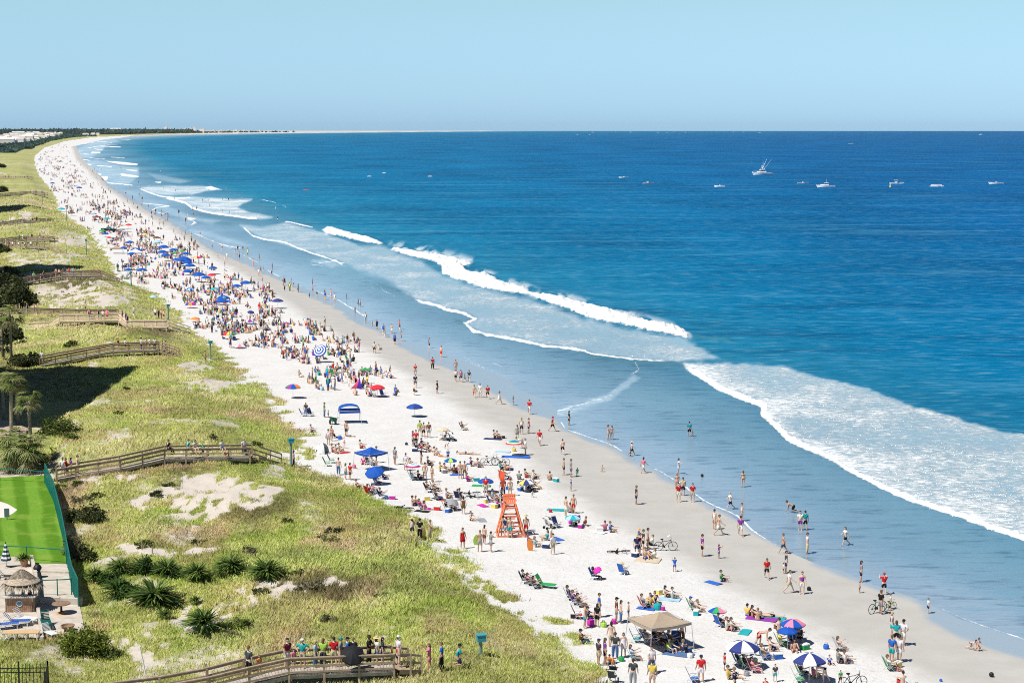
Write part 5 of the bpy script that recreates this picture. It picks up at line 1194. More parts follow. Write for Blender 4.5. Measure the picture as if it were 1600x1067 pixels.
def stroller(px, py, rz, lab, c='c'):
    o = empty('stroller', gp(px, py), R(rz)); tag(o, lab, 'stroller')
    m = MB(); m.add([(-.22, .25, .42), (.22, .25, .42), (.22, -.2, .36), (-.22, -.2, .36), (-.22, -.36, .85), (.22, -.36, .85)], [(0, 1, 2, 3), (3, 2, 5, 4)]); m.build('seat', M_fab, o, color=COL[c][1])
    m = MB()
    for i in range(5):
        a, b = R(100 - i * 25), R(75 - i * 25)
        m.add([(x, -.36 + .42 * math.cos(t) * .9 + .1, .78 + .36 * math.sin(max(t, 0))) for x, t in ((-.25, a), (.25, a), (.25, b), (-.25, b))], [(0, 1, 2, 3)])
    m.build('hood', M_fab, o, color=COL[c][1])
    m = MB()
    for x in (-.24, .24): m.tube([(x, .38, .12), (x, -.1, .6), (x, -.55, 1.0)], .015, 5); m.tube([(x, -.35, .14), (x, .05, .5)], .015, 5)
    m.tube([(-.24, -.55, 1.0), (.24, -.55, 1.0)], .02, 5); m.build('frame', BLK, o)
    for x, y in ((-.26, .38), (.26, .38), (-.26, -.36), (.26, -.36)): MB().tube([(x - .02, y, .13), (x + .02, y, .13)], .13, 12).build('wheel', BLK, o)
    return o
# ------------------------------------------------------------------ people in the photograph
PEOPLE = '''
@0 389 1058 st NE c k |at the left of the nearest boardwalk
@0 402 1048 st SE o n FK|beside the slate shirted watcher on the nearest boardwalk
@0 449 1042 st SE m w |at the left of the boardwalk group
@0 459 1041 st SE p k K|between the maroon and teal shirts on the boardwalk
@0 473 1041 hp S t h WCw|broad at the nearest boardwalk rail
@0 493 1040 st E i j FYL|in the middle of the nearest boardwalk
@0 505 1040 cr N l c FL|leaning on the rail of the nearest boardwalk
@0 522 1041 st N r h |seen from behind on the nearest boardwalk
@0 532 1036 st E e h Ct|left of the big black umbrella
@0 542 1034 st E b k Ck|behind the big black umbrella
@0 552 1039 st N k k L|under the big black umbrella on the boardwalk
@0 576 1034 cr E k k DL|tallest figure right of the black umbrella
@0 589 1039 st NE w j FH|at the right part of the boardwalk group
@0 597 1033 st E c n F|behind the straw hat on the boardwalk
@0 624 1036 st E r n K|at the top of the boardwalk stair
@0 631 1035 st NE w h Cw|at the top of the boardwalk stair
- 671 1046 ph W p p F|on the sand beyond the boardwalk stair
- 690 1048 st W b k L|facing the pink figure beyond the boardwalk stair
- 714 1042 kn E t n Ck|crouching on the grassy slope beyond the boardwalk
r1 265 699 rl NE k k L|of the long boardwalk, leftmost
r1 296 699 rl NE t h |of the long boardwalk
r1 307 699 rl SE w a F|of the long boardwalk beside the teal shirt
@1 318 712 st S t n K|on the long boardwalk between sitting people
r1 349 697 rl SE w j F|of the long boardwalk above a red bag
@1 382 711 st SE w n FYL|at the seaward end of the long boardwalk
@1 97 737 st S w j |at the landward end of the long boardwalk
@1 101 734 st E r n F|at the landward end of the long boardwalk
@1 104 734 st E p u FK|at the landward end of the long boardwalk
@1 109 733 st NE u n F|at the landward end of the long boardwalk
@1 127 730 st E x h |partway up the long boardwalk
@2 186 546 st E r w |alone left on the brown boardwalk
@2 196 547 st NE w k |left of the white shirts on the brown boardwalk
@2 221 547 st NE w n L|first of the white shirts on the brown boardwalk
@2 228 547 st E w e |second of the white shirts on the brown boardwalk
@2 234 546 st NE w h |third of the white shirts on the brown boardwalk
@2 242 547 st N w c L|last of the white shirts on the brown boardwalk
- 254 551 st E x d |at the brown boardwalk stair
- 259 552 st E b n |at the brown boardwalk stair
- 267 556 st E w k K|low on the brown boardwalk stair
@2 54 566 st N w h |at the landward end of the brown boardwalk
- 321 567 st E x c |alone on a dune near a green access post
@3 140 500 st E b n |on the left of the pale boardwalk
@3 154 500 st E b w |behind the pale boardwalk rail
@3 161 500 st NE i n F|behind the pale boardwalk rail
@3 168 499 st E k k |behind the pale boardwalk rail
@3 197 505 st E k c |where the pale boardwalk steps down
@3 211 508 st E w a |on the lower part of the pale boardwalk
@3 219 508 st E w n |on the lower part of the pale boardwalk
- 134 487 st E r k |behind the pale boardwalk
- 209 495 st E w j |behind the pale boardwalk step
- 243 497 ss E r n |by the pale boardwalk end
- 248 498 st E c k |by the pale boardwalk end
- 252 498 st E w j L|by the pale boardwalk end
- 256 499 st S r w |by the pale boardwalk end
@4 22 490 st E k k L|in shade on the low dark walkway, leftmost
@4 28 490 st E c k L|in shade on the low dark walkway
@4 33 490 st E c n L|in shade on the low dark walkway
@4 45 490 st E m k L|in shade on the low dark walkway
@4 56 490 st E d k L|in shade on the low dark walkway, rightmost
- 459 729 st E p k FL|beside the pale green access post
- 486 675 ss E w c |alone on sand above the soccer ball tent
- 541 682 st NE x c |between the cabana and the flat blue tent
- 546 682 li E b d K|at the feet of the shirtless figure by the cabana
- 513 695 st N w h |above the soccer ball tent
- 518 689 st NE r r FB|above the soccer ball tent
- 524 684 sl E k n |beside the blue cooler near the soccer ball tent
- 519 706 ss E x p |just right of the soccer ball tent
- 525 708 ss SE p p FB|right of the soccer ball tent
- 530 705 ss E x a |right of the soccer ball tent
- 538 700 st S p w QF|right of the soccer ball tent
- 529 742 st N x j L|at the grass edge near the green chairs
- 540 749 st NE w j F|at the grass edge below the flat blue tent
- 547 750 st NE r d |at the grass edge below the flat blue tent
- 557 763 ss E x k |alone at the grass edge
- 577 773 ch/r NE r k |by the grass below the tilted blue umbrella
- 585 771 ch/b E p w F|by the grass below the tilted blue umbrella
- 597 779 ch/b E n j L|by the grass, lower of the row
- 589 757 ch/b E b n |beneath the tilted blue umbrella
- 599 749 ss E n b |beneath the tilted blue umbrella
- 568 725 ss S q p F|beneath the flat blue tent
- 575 725 ch/k E c k |beneath the flat blue tent
- 581 727 ss E w j |beneath the flat blue tent
- 588 723 st E n k |beneath the flat blue tent
- 563 700 ss E x r |behind the flat blue tent
- 617 726 st NE e e |between the flat blue tent and the striped umbrella
- 634 735 st N w w |left of the striped umbrella
- 641 729 ss E x n |behind the striped umbrella
- 645 750 ch/t E i n |under the blue and white ringed umbrella
- 654 749 ss E c k |under the blue and white ringed umbrella
- 664 749 st N x a |right of the ringed umbrella
- 675 753 st NE w k FB|right of the ringed umbrella
- 658 725 st E n h |behind the ringed umbrella
- 669 727 ss E c d |behind the ringed umbrella
- 670 769 ch/d E d k |above the red towel on the left
- 680 767 ch/k E x d |above the red towel in the middle
- 683 781 ch/n E c j L|left of the red towel
- 698 778 ss E w a |beside the red towel
- 717 781 ch/n NE n k |right of the red towel
- 645 790 ss E x n |near the bicycle lying by the grass
- 650 789 ss NE x c |near the bicycle lying by the grass
- 658 795 ch/q E q n F|near the bicycle lying by the grass
- 667 796 sl E p q F|near the bicycle lying by the grass
- 699 798 ch/n E k n |beneath the grey umbrella
- 706 797 ss E m c |beneath the grey umbrella
- 644 839 st N w c FTH|leftmost of three on the grass edge
- 656 843 st N k k L|middle of three on the grass edge
- 672 844 pt E x e |rightmost of three on the grass edge
- 656 682 st N l h |pale, left of three left of the tan umbrella
- 662 684 st N x k |middle of three left of the tan umbrella
- 670 684 st N d e |right of three left of the tan umbrella
- 694 688 ch/k W c d F|beneath the tan umbrella
- 645 697 st E u n F|in the red and blue group
- 650 698 st S r k |in the red and blue group
- 659 697 ss E b n |in the red and blue group
- 654 705 ch/n E n k |in the red and blue group
- 662 706 ch/r E r n |in the red and blue group
- 669 705 ss SE c h |right of the red and blue group
- 679 711 ss E x d |right of the red and blue group
- 686 713 sl E x o |right of the red and blue group
- 696 701 bd E x k Q|digging above the blue and green umbrella
- 700 719 st S b n K|behind the blue and green umbrella
- 688 736 ss E y n |left of the blue and green umbrella's foot
- 695 737 ss E o w |below the blue and green umbrella
- 710 739 ss N c d |below the blue and green umbrella
- 724 672 ch/d E d a F|alone high on the open sand
- 772 684 ss E x k |on a blue towel high on the open sand
- 777 685 ss E x d |on a blue towel beside another sunbather
- 724 709 li E r p FB|reading above the standing bicycles
- 737 710 li E u u FB|above the standing bicycles
- 808 686 st N e e FZ|long beside the rainbow striped umbrella
- 815 678 st S w n T|above the rainbow striped umbrella
- 826 677 st E r n |above the rainbow striped umbrella
- 863 674 wk E r k Cr|at the damp sand near the water
- 843 696 wk S r w |right of the rainbow striped umbrella
- 879 710 wk N x k |alone on the damp sand below red shirts
- 821 711 st W w h |beside the rainbow striped umbrella
- 816 700 bd W w e |beside the rainbow striped umbrella
- 881 742 st W x k |left of the small green shirted child
- 892 745 st E e j |left of the small green shirted child
- 902 744 st S g g QD|small, on the open damp sand
- 892 767 st W b w K|below the grey shirted adult
- 950 687 st E n i FB|left of two in the shallow water
- 956 687 st S e n FB|right of two in the shallow water
- 987 712 wk E w k FH|wading at the swash line
- 984 713 kn E k k Q|beside the wading straw hat
- 940 737 kn E x h Q|playing alone on the damp sand
- 736 728 ss E m w |left of the standing bicycles
- 747 730 ss E x e |left of the standing bicycles
- 782 733 ss E t k F|right below the standing bicycles
- 790 734 ss E x o |right below the standing bicycles
- 709 740 ss N d e |left of a standing shirtless pair
- 719 748 st N x h |left of a shirtless pair
- 726 748 st N x d |right of a shirtless pair
- 730 752 ss E q u F|below the shirtless pair
- 759 774 st S r h |below the dark blue umbrella
- 764 782 ss E w k |left of the orange lifeguard chair
- 770 778 ss E i n F|left of the orange lifeguard chair
- 769 789 ch/b E w w |left of the orange lifeguard chair
- 777 792 ss E q k F|left of the orange lifeguard chair
- 774 784 ss E e c |left of the orange lifeguard chair
- 784 796 ss E p q F|just left of the orange lifeguard chair
- 783 781 ss E k n |just left of the orange lifeguard chair
- 786 775 st N n n L|behind the orange lifeguard chair
- 797 775 st N x h Cr|behind the orange lifeguard chair
- 790 749 ch/n E n k |above the orange lifeguard chair
- 811 749 ss N e c |left of three seated right of the dark blue umbrella
- 821 746 ss E x r |middle of three seated right of the dark blue umbrella
- 834 748 ss E w k |right of three seated right of the dark blue umbrella
- 859 750 ss N x d |alone with back turned
- 837 764 ch/w E x y |right under the cream and navy umbrella
- 822 764 ss E i n |under the cream and navy umbrella
- 829 767 ss E c c |under the cream and navy umbrella
- 810 765 ss NE w o F|left under the cream and navy umbrella
- 832 777 kn S w w QF|below the cream and navy umbrella
- 718 778 ss N c k |above the long dark dress
- 724 803 st N d d FZ|left of the orange lifeguard chair
- 736 813 ss SE k k FB|alone left of the orange lifeguard chair
- 786 838 st N x i |left under the orange lifeguard chair
- 791 839 st N n e |middle under the orange lifeguard chair
- 797 840 st N x t |right under the orange lifeguard chair
- 822 836 st N x r H|at the right leg of the lifeguard chair
- 723 857 st SE r r FZ|alone near the grass edge
- 750 862 st N x e |in front of the lime board
- 757 850 st NE x d F|beside the lime board
- 767 862 ph NE e e |right of the lime board
- 836 854 ss E i w F|right of the orange bodyboard
- 826 850 ss E u n F|behind the orange bodyboard
- 855 844 ss W t a F|left of the tall white shirted figure
- 864 866 st SE w h |below the lifeguard chair on open sand
- 861 850 st E w p F|behind the tall white shirted figure
- 884 807 st NE x w |left behind the teal umbrella
- 896 802 st N x r |behind the teal umbrella
- 891 801 ss N x n |left of the red trunks behind the teal umbrella
- 904 821 ss W x k |beneath the teal umbrella
- 911 821 sl W d n |beneath the teal umbrella
- 945 829 ss N p n |left of a pair right of the teal umbrella
- 954 831 ss E b h |right of a pair right of the teal umbrella
- 994 788 st E c n |alone on damp sand left of red shirts
- 1005 739 wk NE p w F|at the swash line
- 1060 740 pt E w w F|in the shallow water with arms out
- 1161 761 st N k k FB|dark haired in the calm shallow water
- 1058 766 st S p p FB|behind the white shorted red shirt
- 1067 774 st N a k |behind the white shorted red shirt
- 1060 784 st S r w |left of two red shirts on damp sand
- 1082 784 st S r a |right of two red shirts on damp sand
- 1141 796 wk W w n G|wading at the edge of the shallows
- 1116 827 st NE w h T|left of a pair on the damp sand
- 1123 836 wk E x w |right of a pair on the damp sand
- 1159 814 st W w a T|behind the purple shirt with white shorts
- 1157 837 wk N u w |at the swash line
- 1097 869 st E u k |on the damp sand right of the cruiser bicycle
- 1123 872 ph E u j KF|small, on the damp sand
- 1240 801 cw W x k |in the shallow water
- 1250 828 st S w u |left of the teal shirt in shallow water
- 1258 828 st N t k |in the shallow water
- 1224 865 wk W x c |stepping out of the shallows
- 1261 865 st E w a L|at the swash line
- 1321 852 wk W w k F|running through the shallow water
- 1054 893 ph N b b K|alone on the dry sand
- 995 868 st S n n H|left of the crowd at the cruiser bicycle
- 1000 866 st E r n |in the crowd by the cruiser bicycle
- 998 858 st E b w H|in the crowd by the cruiser bicycle
- 1005 860 st E c k |in the crowd by the cruiser bicycle
- 1012 858 st E x h |nearest the cruiser bicycle's wheel
- 1019 852 ss W w k |behind the cruiser bicycle
- 1008 873 ss S x b |on the blanket below the cruiser bicycle group
- 1014 871 ss E p r FB|on the blanket below the cruiser bicycle group
- 1022 873 ss W w h F|on the blanket below the cruiser bicycle group
- 821 911 ch/n E k n |first in a row beside the green lounger
- 828 914 ch/k E p k F|second in a row beside the green lounger
- 837 919 ch/n E d n F|third in a row beside the green lounger
- 930 905 ch/b E c k DF|beneath the magenta umbrella
- 974 897 ch/b NE w b FH|on the open sand
- 891 937 ch/n E n d |top of a reclining row by the grass
- 899 944 ch/b E u k |middle of a reclining row by the grass
- 907 948 ch/k E d a |bottom of a reclining row by the grass
- 914 981 st E x t |tall near the magenta bag
- 919 967 ss E n n |behind teal patterned shorts
- 936 964 st E b c |with back turned above the magenta bag
- 933 979 st NE k k F|right of the magenta bag
- 963 972 st E d e Ck|left of the tan canopy tent
- 970 973 st E x j FL|left of the tan canopy tent
- 982 965 st W x j K|beside the tan canopy tent
- 908 1004 ss E d j LCk|alone at the grass edge
- 935 1039 st NE c h Cn|at the grass edge left of the group
- 945 1038 st E u k F|beside the charcoal shirt at the grass edge
- 955 1010 st N x a F|behind the charcoal shirted figure in jeans
- 961 1029 st N c j LW|left front of the tan canopy tent
- 974 1026 st S w w FZ|in front of the tan canopy tent
- 953 1036 ss E e n K|in front of the charcoal shirted figure
- 957 1044 bd W o o K|at the grass edge
- 989 1071 st N c e LW|at the bottom edge below the tan tent
- 1018 1051 wk S w j L|below the tan canopy tent
- 1019 1076 st N y h |at the bottom edge below the white shirt
- 1003 995 ch/b E w j |left beneath the tan canopy tent
- 1012 1005 ch/i E e p F|front left beneath the tan canopy tent
- 1021 998 ss E c n |beneath the tan canopy tent
- 1031 993 ch/k S n k |in the middle beneath the tan canopy tent
- 1030 1006 ch/n SE c d |front beneath the tan canopy tent
- 1046 1018 ss SE l j |at the shaded front of the tan tent
- 1050 1008 ch/b E d n |right beneath the tan canopy tent
- 1068 1020 ss NE c j L|at the right leg of the tan tent
- 1065 1006 st N x d L|at the right edge of the tan tent
- 990 1031 ch/t E i a F|in front of the tan canopy tent
- 1016 946 ss S y n |in a trio beside the teal tub
- 1007 950 ch/r E e k |in a trio beside the teal tub
- 1023 942 ss S n k F|in a trio beside the teal tub
- 1040 933 ss E x d F|left of a pair on a blue towel
- 1051 935 ss E w e |right of a pair on a blue towel
- 1083 953 ch/g E e h Cb|left of the green and pink umbrella
- 1090 955 ss E x a |left of the green and pink umbrella
- 1127 908 ss E g n |with a backpack alone on the sand
- 1198 904 wk S r k F|on the damp sand
- 1228 895 st E c n |with a small child on the damp sand
- 1224 896 st E w k Q|beside the charcoal shirt on the damp sand
- 1233 926 wk E w h |on the damp sand beside the purple top
- 1253 928 st S u w T|on the damp sand
- 1126 979 ch/b NE n k Cn|beneath the green and pink umbrella
- 1136 984 ss E w r |beneath the green and pink umbrella
- 1143 985 ss E x n |beneath the green and pink umbrella
- 1168 962 ss NE y b |in the towel group up the sand
- 1176 964 ss E x r F|in the towel group up the sand
- 1184 968 ss N x a |in the towel group up the sand
- 1203 963 li E x k |in the towel group up the sand
- 1217 985 ss N x d |left of the overlapping blue umbrellas
- 1221 1009 ch/g E y g |beneath the overlapping blue umbrellas
- 1237 1005 ch/b S b n |beneath the overlapping blue umbrellas
- 1248 1001 ch/k S c k |beneath the overlapping blue umbrellas
- 1241 1017 ss S p p FB|in front of the overlapping blue umbrellas
- 1186 1010 bd E x r |between the big umbrellas
- 1204 1016 ss E x n |right of the left navy and white umbrella
- 1195 1030 ch/b E x b |right of the left navy and white umbrella
- 1155 1039 ch/n E n k |beneath the left navy and white umbrella
- 1167 1045 ch/g E c h |beneath the left navy and white umbrella
- 1179 1050 ch/r E p p F|beneath the left navy and white umbrella
- 1132 1047 st E r n K|left of the left navy and white umbrella
- 1138 1060 ss E y a |in the bottom pair below the red shirted child
- 1148 1065 ss E n h |in the bottom pair below the red shirted child
- 1095 1065 st N r w WCn|broad at the bottom edge
- 1211 1065 st S c t K|striding at the bottom between navy umbrellas
- 1196 1074 ss S r n K|at the bottom edge between navy umbrellas
- 1253 1056 ch/g E c k |beneath the right navy and white umbrella
- 1271 1058 ss E p y F|beneath the right navy and white umbrella
- 1288 1066 bd W k k FB|beneath the right navy and white umbrella
- 1296 1037 ss S b n K|right of the right navy and white umbrella
- 1313 1068 st S g k Q|at the bottom edge right of navy umbrellas
- 1313 1016 ch/w E x a F|alone right of the navy umbrellas
- 1310 1035 ss E e n |left of a pair right of navy umbrellas
- 1320 1036 ss E w j |right of a pair right of navy umbrellas
- 1345 909 st E e n F|with a child at the swash line
- 1343 926 st E x n Q|at the swash line
- 1381 929 ph N r k Cr|at the swash line above bicycles
- 1376 959 st NE k e |holding a bicycle on the damp sand
- 1391 951 st E w k K|on a small bicycle
- 1450 958 st E w n K|alone at the swash line
- 1393 993 st E n t FYT|top left of the right hand group
- 1411 1008 hp NE w w Ck|top right of the right hand group
- 1400 1008 st N t k F|in the middle of the right hand group
- 1393 1034 st NE b t |front left of the right hand group
- 1405 1034 st NE w w |front right of the right hand group
- 1391 1047 ch/g E w c |below the right hand group
- 1403 1048 ss E p p QF|below the right hand group
- 1410 1070 ss N x r |at the bottom edge below the right hand group
- 1516 1014 cw SE p k KFB|left of two digging in wet sand
- 1527 1016 kn SE p p KFB|right of two digging in wet sand
- 1077 682 st N t k |knee deep in the calm water
- 1082 684 st E k k Q|beside the teal shirt in the calm water
- 712 581 st N x h |in the wet sand behind four walkers
- 712 596 wk S w k |first of four walkers at the waterline
- 720 597 wk S p k F|second of four walkers at the waterline
- 726 596 wk E g j K|third of four walkers at the waterline
- 733 597 wk N c h |fourth of four walkers at the waterline
- 741 621 wk S a o F|on the damp sand
- 750 621 st S w w |on the damp sand
- 762 623 wk N r k |on the damp sand with a child
- 780 632 wk E w w FZ|carrying a red bag
- 802 633 st E n j K|alone on the wet sand
- 827 647 wk N r w |alone on the damp sand
- 889 664 st E k k F|at the end of a small breaking wave
- 478 650 st N c j FL|between blue chairs left of the cabana
- 507 652 st E g j L|left of the blue cabana
- 513 652 st W x n Q|left of the blue cabana
- 683 615 st E k n |alone on the open sand
- 676 577 st N r k L|near the waterline
- 649 606 st S n c |below a red shirt on open sand
- 649 587 st S r e F|above a navy shirt on open sand
- 585 552 st N w k |above a small group of bathers
'''
def deck_z(bi, px):
    P = BOARDS[bi][0]; return float(np.interp(px, [q[0] for q in P], [q[2] for q in P])) - 1.05
SMALL = []
for ln in PEOPLE.strip().splitlines():
    left, place = ln.split('|'); tk = left.split()
    wh, px, py, pose, d, top, bot = tk[0], float(tk[1]), float(tk[2]), tk[3], tk[4], tk[5], tk[6]; fl = tk[7] if len(tk) > 7 else ''
    grp = 'people on the beach'
    if wh[0] == '@':
        bi = int(wh[1:]); p = zp(px, py, deck_z(bi, px)); grp = 'people on the boardwalks'
        Q = BSEG[bi]; best = None                       # keep them between the rails
        for a, b in zip(Q[:-1], Q[1:]):
            e = b - a; t = max(0, min(1, ((p - a).x * e.x + (p - a).y * e.y) / (e.x ** 2 + e.y ** 2))); c = a + e * t; dd2 = (Vector((p.x, p.y)) - Vector((c.x, c.y)))
            if best is None or dd2.length < best[0]: best = (dd2.length, c, dd2)
        L, c, dd2 = best
        if L > .5: dd2 = dd2 * (.5 / L)
        p = Vector((c.x + dd2.x, c.y + dd2.y, c.z + .03))
    elif wh[0] == 'r':
        bi = int(wh[1:]); P = BOARDS[bi][0]; z = deck_z(bi, px) + 1.08; p = zp(px, float(np.interp(px, [q[0] for q in P], [q[1] for q in P])), z) + Vector((0, -.85, 0)); grp = 'people on the boardwalks'
    else:
        p = gp(px, py)
        if p.z < .02: p.z = -.03
    if py < 545 and wh != '@2': SMALL.append((p.x, p.y, 10 + p.z)); continue
    cc = None
    if '/' in pose: pose, cc = pose.split('/')
    if cc: place = ('in a %s chair ' % COL[cc][0]) + place
    o = person(p, pose, d, top, bot, fl, place, grp)
    if cc:
        c = chair(p, d, cc, '', 1.0); c.rotation_euler = o.rotation_euler
        c['label'] = ' '.join(('%s folding chair holding the %s person %s' % (COL[cc][0], COL[top][0] + ' shirted' if top != 'x' else 'shirtless', place.split('chair ', 1)[1])).split())
# ------------------------------------------------------------------ umbrellas, tents and other things on the sand
for a in [
 (1160,1043,1006,'nwnw','big navy and white panelled umbrella with a long shade, left of two',54), (1264,1065,1025,'wnwn','big navy and white panelled umbrella at the bottom, right of two',54),
 (1238,1006,971,'bpowbp','blue pink and orange panelled umbrella behind the plain blue one',40), (1230,1014,983,'b','plain blue umbrella overlapping a multicoloured one',32),
 (1121,972,951,'wbgp','small umbrella with blue green and pink panels',30), (895,822,807,'tibwti','teal blue and white panelled umbrella right of the lifeguard chair',26),
 (822,768,752,'ynwn','cream yellow and navy panelled umbrella above the lifeguard chair',26), (759,769,750,'b','dark blue umbrella left of the lifeguard chair flag',26),
 (704,735,718,'gblb','blue and bright green panelled umbrella',21), (692,686,670,'a','pale tan umbrella on the open sand',20), (706,797,783,'e','tilted pale grey umbrella beside the red towel',22),
 (648,651,634,'bnbn','blue panelled umbrella on the open sand right of the cabana',26), (590,620,604,'r','red umbrella right of the pink sail tent',24), (458,622,603,'ryguboq','rainbow umbrella near the grass edge',25),
 (384,455,441,'b','blue umbrella standing alone right of the crowd',15), (370,455,446,'b','blue umbrella left of the lone one',13), (336,460,451,'t','turquoise umbrella among the far crowd',13), (331,438,429,'r','red umbrella among the blue ones',12),
 (322,445,433,'b','blue umbrella overlapping the red one on its left',13), (311,441,428,'b','large blue umbrella in the far cluster below the middle',18), (294,430,423,'b','blue umbrella at the left of the lower far cluster',14), (333,428,418,'b','blue umbrella right of the far cluster',12),
 (297,426,414,'b','lowest blue umbrella of the big far cluster',15), (293,420,409,'b','blue umbrella in the middle of the big far cluster',14), (287,416,404,'b','broad blue umbrella at the top of the big far cluster',22), (276,413,405,'b','blue umbrella left of the broad one',12),
 (308,412,402,'rpy','red and pink umbrella right of the big far cluster',12), (290,404,396,'b','blue umbrella right of the upper far cluster',12), (275,401,394,'g','green umbrella in the upper far cluster',10), (285,400,392,'g','dark green umbrella in the upper far cluster',9),
 (259,408,398,'b','blue umbrella low in the upper far cluster',13), (254,402,393,'b','blue umbrella left in the upper far cluster',14), (271,400,390,'b','blue umbrella right in the upper far cluster',12), (256,394,385,'b','blue umbrella top in the upper far cluster',15), (245,386,377,'i','light blue umbrella beside the brown thatch umbrella',14),
 (201,430,421,'b','blue umbrella at the left above the long stair',12), (222,431,421,'b','wider blue umbrella above the long stair',15), (206,405,396,'b','blue umbrella by the far grass edge',12), (213,400,390,'b','blue umbrella beside the white tent',16), (193,396,387,'b','small blue umbrella left of the white tent',11), (203,387,378,'b','blue umbrella behind the white tent',12),
 (349,470,464,'b','blue umbrella top of a stacked pair',18), (347,476,469,'b','blue umbrella bottom of a stacked pair',18), (434,482,469,'n','dark navy umbrella right of the crowd near the waterline',18), (298,481,474,'ryguboq','rainbow umbrella in the far crowd',18), (359,530,520,'ryguboq','rainbow umbrella at the edge of the dune grass',22),
 (390,506,500,'uwuw','purple and white umbrella in the middle crowd',18), (447,510,505,'u','small flat purple umbrella in the middle crowd',14), (392,493,487,'n','blue tilted umbrella in the middle crowd',11), (479,505,498,'wbrg','small white blue and red umbrella near the waterline',12), (375,544,539,'uwpw','purple and white flat umbrella low in the crowd',18), (305,503,497,'o','peach coloured umbrella by the pale boardwalk',15),
 (298,459,451,'bi','tilted bright blue umbrella in the far crowd',10), (124,299,293,'b','blue umbrella in the distant crowd',8), (82,290,286,'b','small blue umbrella at the edge of the distant crowd',7), (167,347,341,'t','turquoise umbrella in the distant crowd',9), (96,331,326,'t','turquoise umbrella by the distant dune edge',10), (112,337,332,'d','brown umbrella by the distant dune edge',9),
 (62,252,249,'b','tiny blue umbrella in the farthest crowd',5), (146,338,333,'i','pale blue umbrella in the distant crowd',8), (160,366,360,'g','green umbrella by the far dune gap',9), (165,370,365,'b','blue umbrella by the far dune gap',9), (171,377,371,'r','red umbrella by the far dune gap',7), (227,372,366,'y','yellow umbrella in the far crowd',8), (201,357,351,'r','red umbrella in the far crowd near the truck',9), (240,470,463,'i','pale blue umbrella by the far grass edge',10)]:
    px, py, pyc, cols, lab, wd = a
    umbrella(px, py, pyc, cols, lab, wide=wd * (1.18 if py < 480 else 1), tilt=(18, 10) if 'tilted' in lab else (0, 0), parts=py > 560)
umbrella(645, 750, 727, 'wbwiwbr', 'blue and white ringed umbrella with a red band', wide=25, ring=True)
umbrella(803, 712, 691, 'bbtgwr', 'blue topped umbrella with rainbow rings near the damp sand', wide=27, ring=True)
umbrella(500, 566, 547, 'wbwbwb', 'tilted blue and white spiral striped umbrella', wide=22, ring=True, tilt=(48, -22))
umbrella(585, 757, 735, 'b', 'large tilted blue umbrella by the grass edge', wide=30, tilt=(26, -10))
umbrella(932, 905, 889, 'q', 'small magenta umbrella tilted over a reclining person', wide=16, tilt=(20, -25))
umbrella(245, 380, 371, 'd', 'brown thatched looking umbrella near the far waterline', wide=12)
# big black umbrella on the nearest boardwalk
Q = zp(551, 1022, 4.5); o = empty('umbrella', Q); tag(o, 'big black umbrella held open on the nearest boardwalk', 'umbrella')
c = link('canopy', canopy_mesh('k', 8), o, (0, 0, .0)); c.scale = (.72, .72, .95); c.rotation_euler = (R(35), R(8), 0); MB().tube([(0, .1, -.7), (0, -.05, .35)], .015, 6).build('shaft', BLK, o)
gazebo(1030, 1010, 968, 3.1, 2.9, 28, 'a', 'tan canopy tent with an open side shading a seated group', .55)
gazebo(580, 734, 706, 2.35, 2.35, 45, 'b', 'flat blue canopy tent seen edge on near the grass', .5)
gazebo(546, 660, 640, 2.4, 1.9, 10, 'b', 'blue arched cabana with thin white legs', .55, 'cabana')
gazebo(212, 402, 394, 3.6, 3.0, 20, 'w', 'white canopy tent in the far crowd', .9); gazebo(193, 362, 357, 3.6, 3.0, 30, 'w', 'white canopy tent farther up the beach', .8); gazebo(182, 396, 388, 3, 3, 10, 'a', 'pale tan canopy tent left of the white one', .7)
gazebo(151, 344, 339, 3, 3, 10, 'm', 'dark red canopy tent in the distant crowd', .6); gazebo(66, 270, 266.5, 4, 3, 0, 'w', 'tiny white tent at the distant dune edge', .8); gazebo(68, 262, 258.5, 4, 3, 0, 'w', 'second tiny white tent at the distant dune edge', .8)
gazebo(571, 585, 577, 1.4, 1.2, 15, 'g', 'small dark green canopy over a seated group', .3)
# soccer ball pattern dome, pink sail
t = NT('black and white panels'); vo = t.new('TexVoronoi'); t.lk(t.coord('Object'), vo.inputs[0]); vo.inputs['Scale'].default_value = 2.3
t.base(t.mix(t.smooth(vo.outputs['Distance'], .27, .31), (.02, .02, .02), (.78, .78, .77)), .6, .2)
o = empty('dome_tent', gp(504, 708), .6); tag(o, 'black and white ball patterned dome tent open toward the sun', 'beach tent')
m = MB(); n = 14
for i in range(7):
    for j in range(n):
        q = [(.78 * math.cos(a) * math.sin(b), .78 * math.sin(a) * math.sin(b) * .95, 1.1 * math.cos(b)) for a, b in ((2 * math.pi * j / n * .72, (i) * .224 + .001), (2 * math.pi * (j + 1) / n * .72, (i) * .224 + .001), (2 * math.pi * (j + 1) / n * .72, (i + 1) * .224), (2 * math.pi * j / n * .72, (i + 1) * .224))]
        m.add(q, [(0, 3, 2, 1)])
m.build('shell', t.m, o, smooth=True); MB().box((0, 0, .03), (1.3, 1.2, .03)).build('groundsheet', M_fab, o, color=COL['e'][1])
o = empty('sail_tent', gp(556, 608), .2); tag(o, 'pink and purple triangular sail tent leaning to the right', 'beach tent')
A, B, T, Cn = V3(-.75, 0, .0), V3(.75, -.15, .0), V3(.55, .2, 1.5), V3(.3, .9, .05); m = MB()
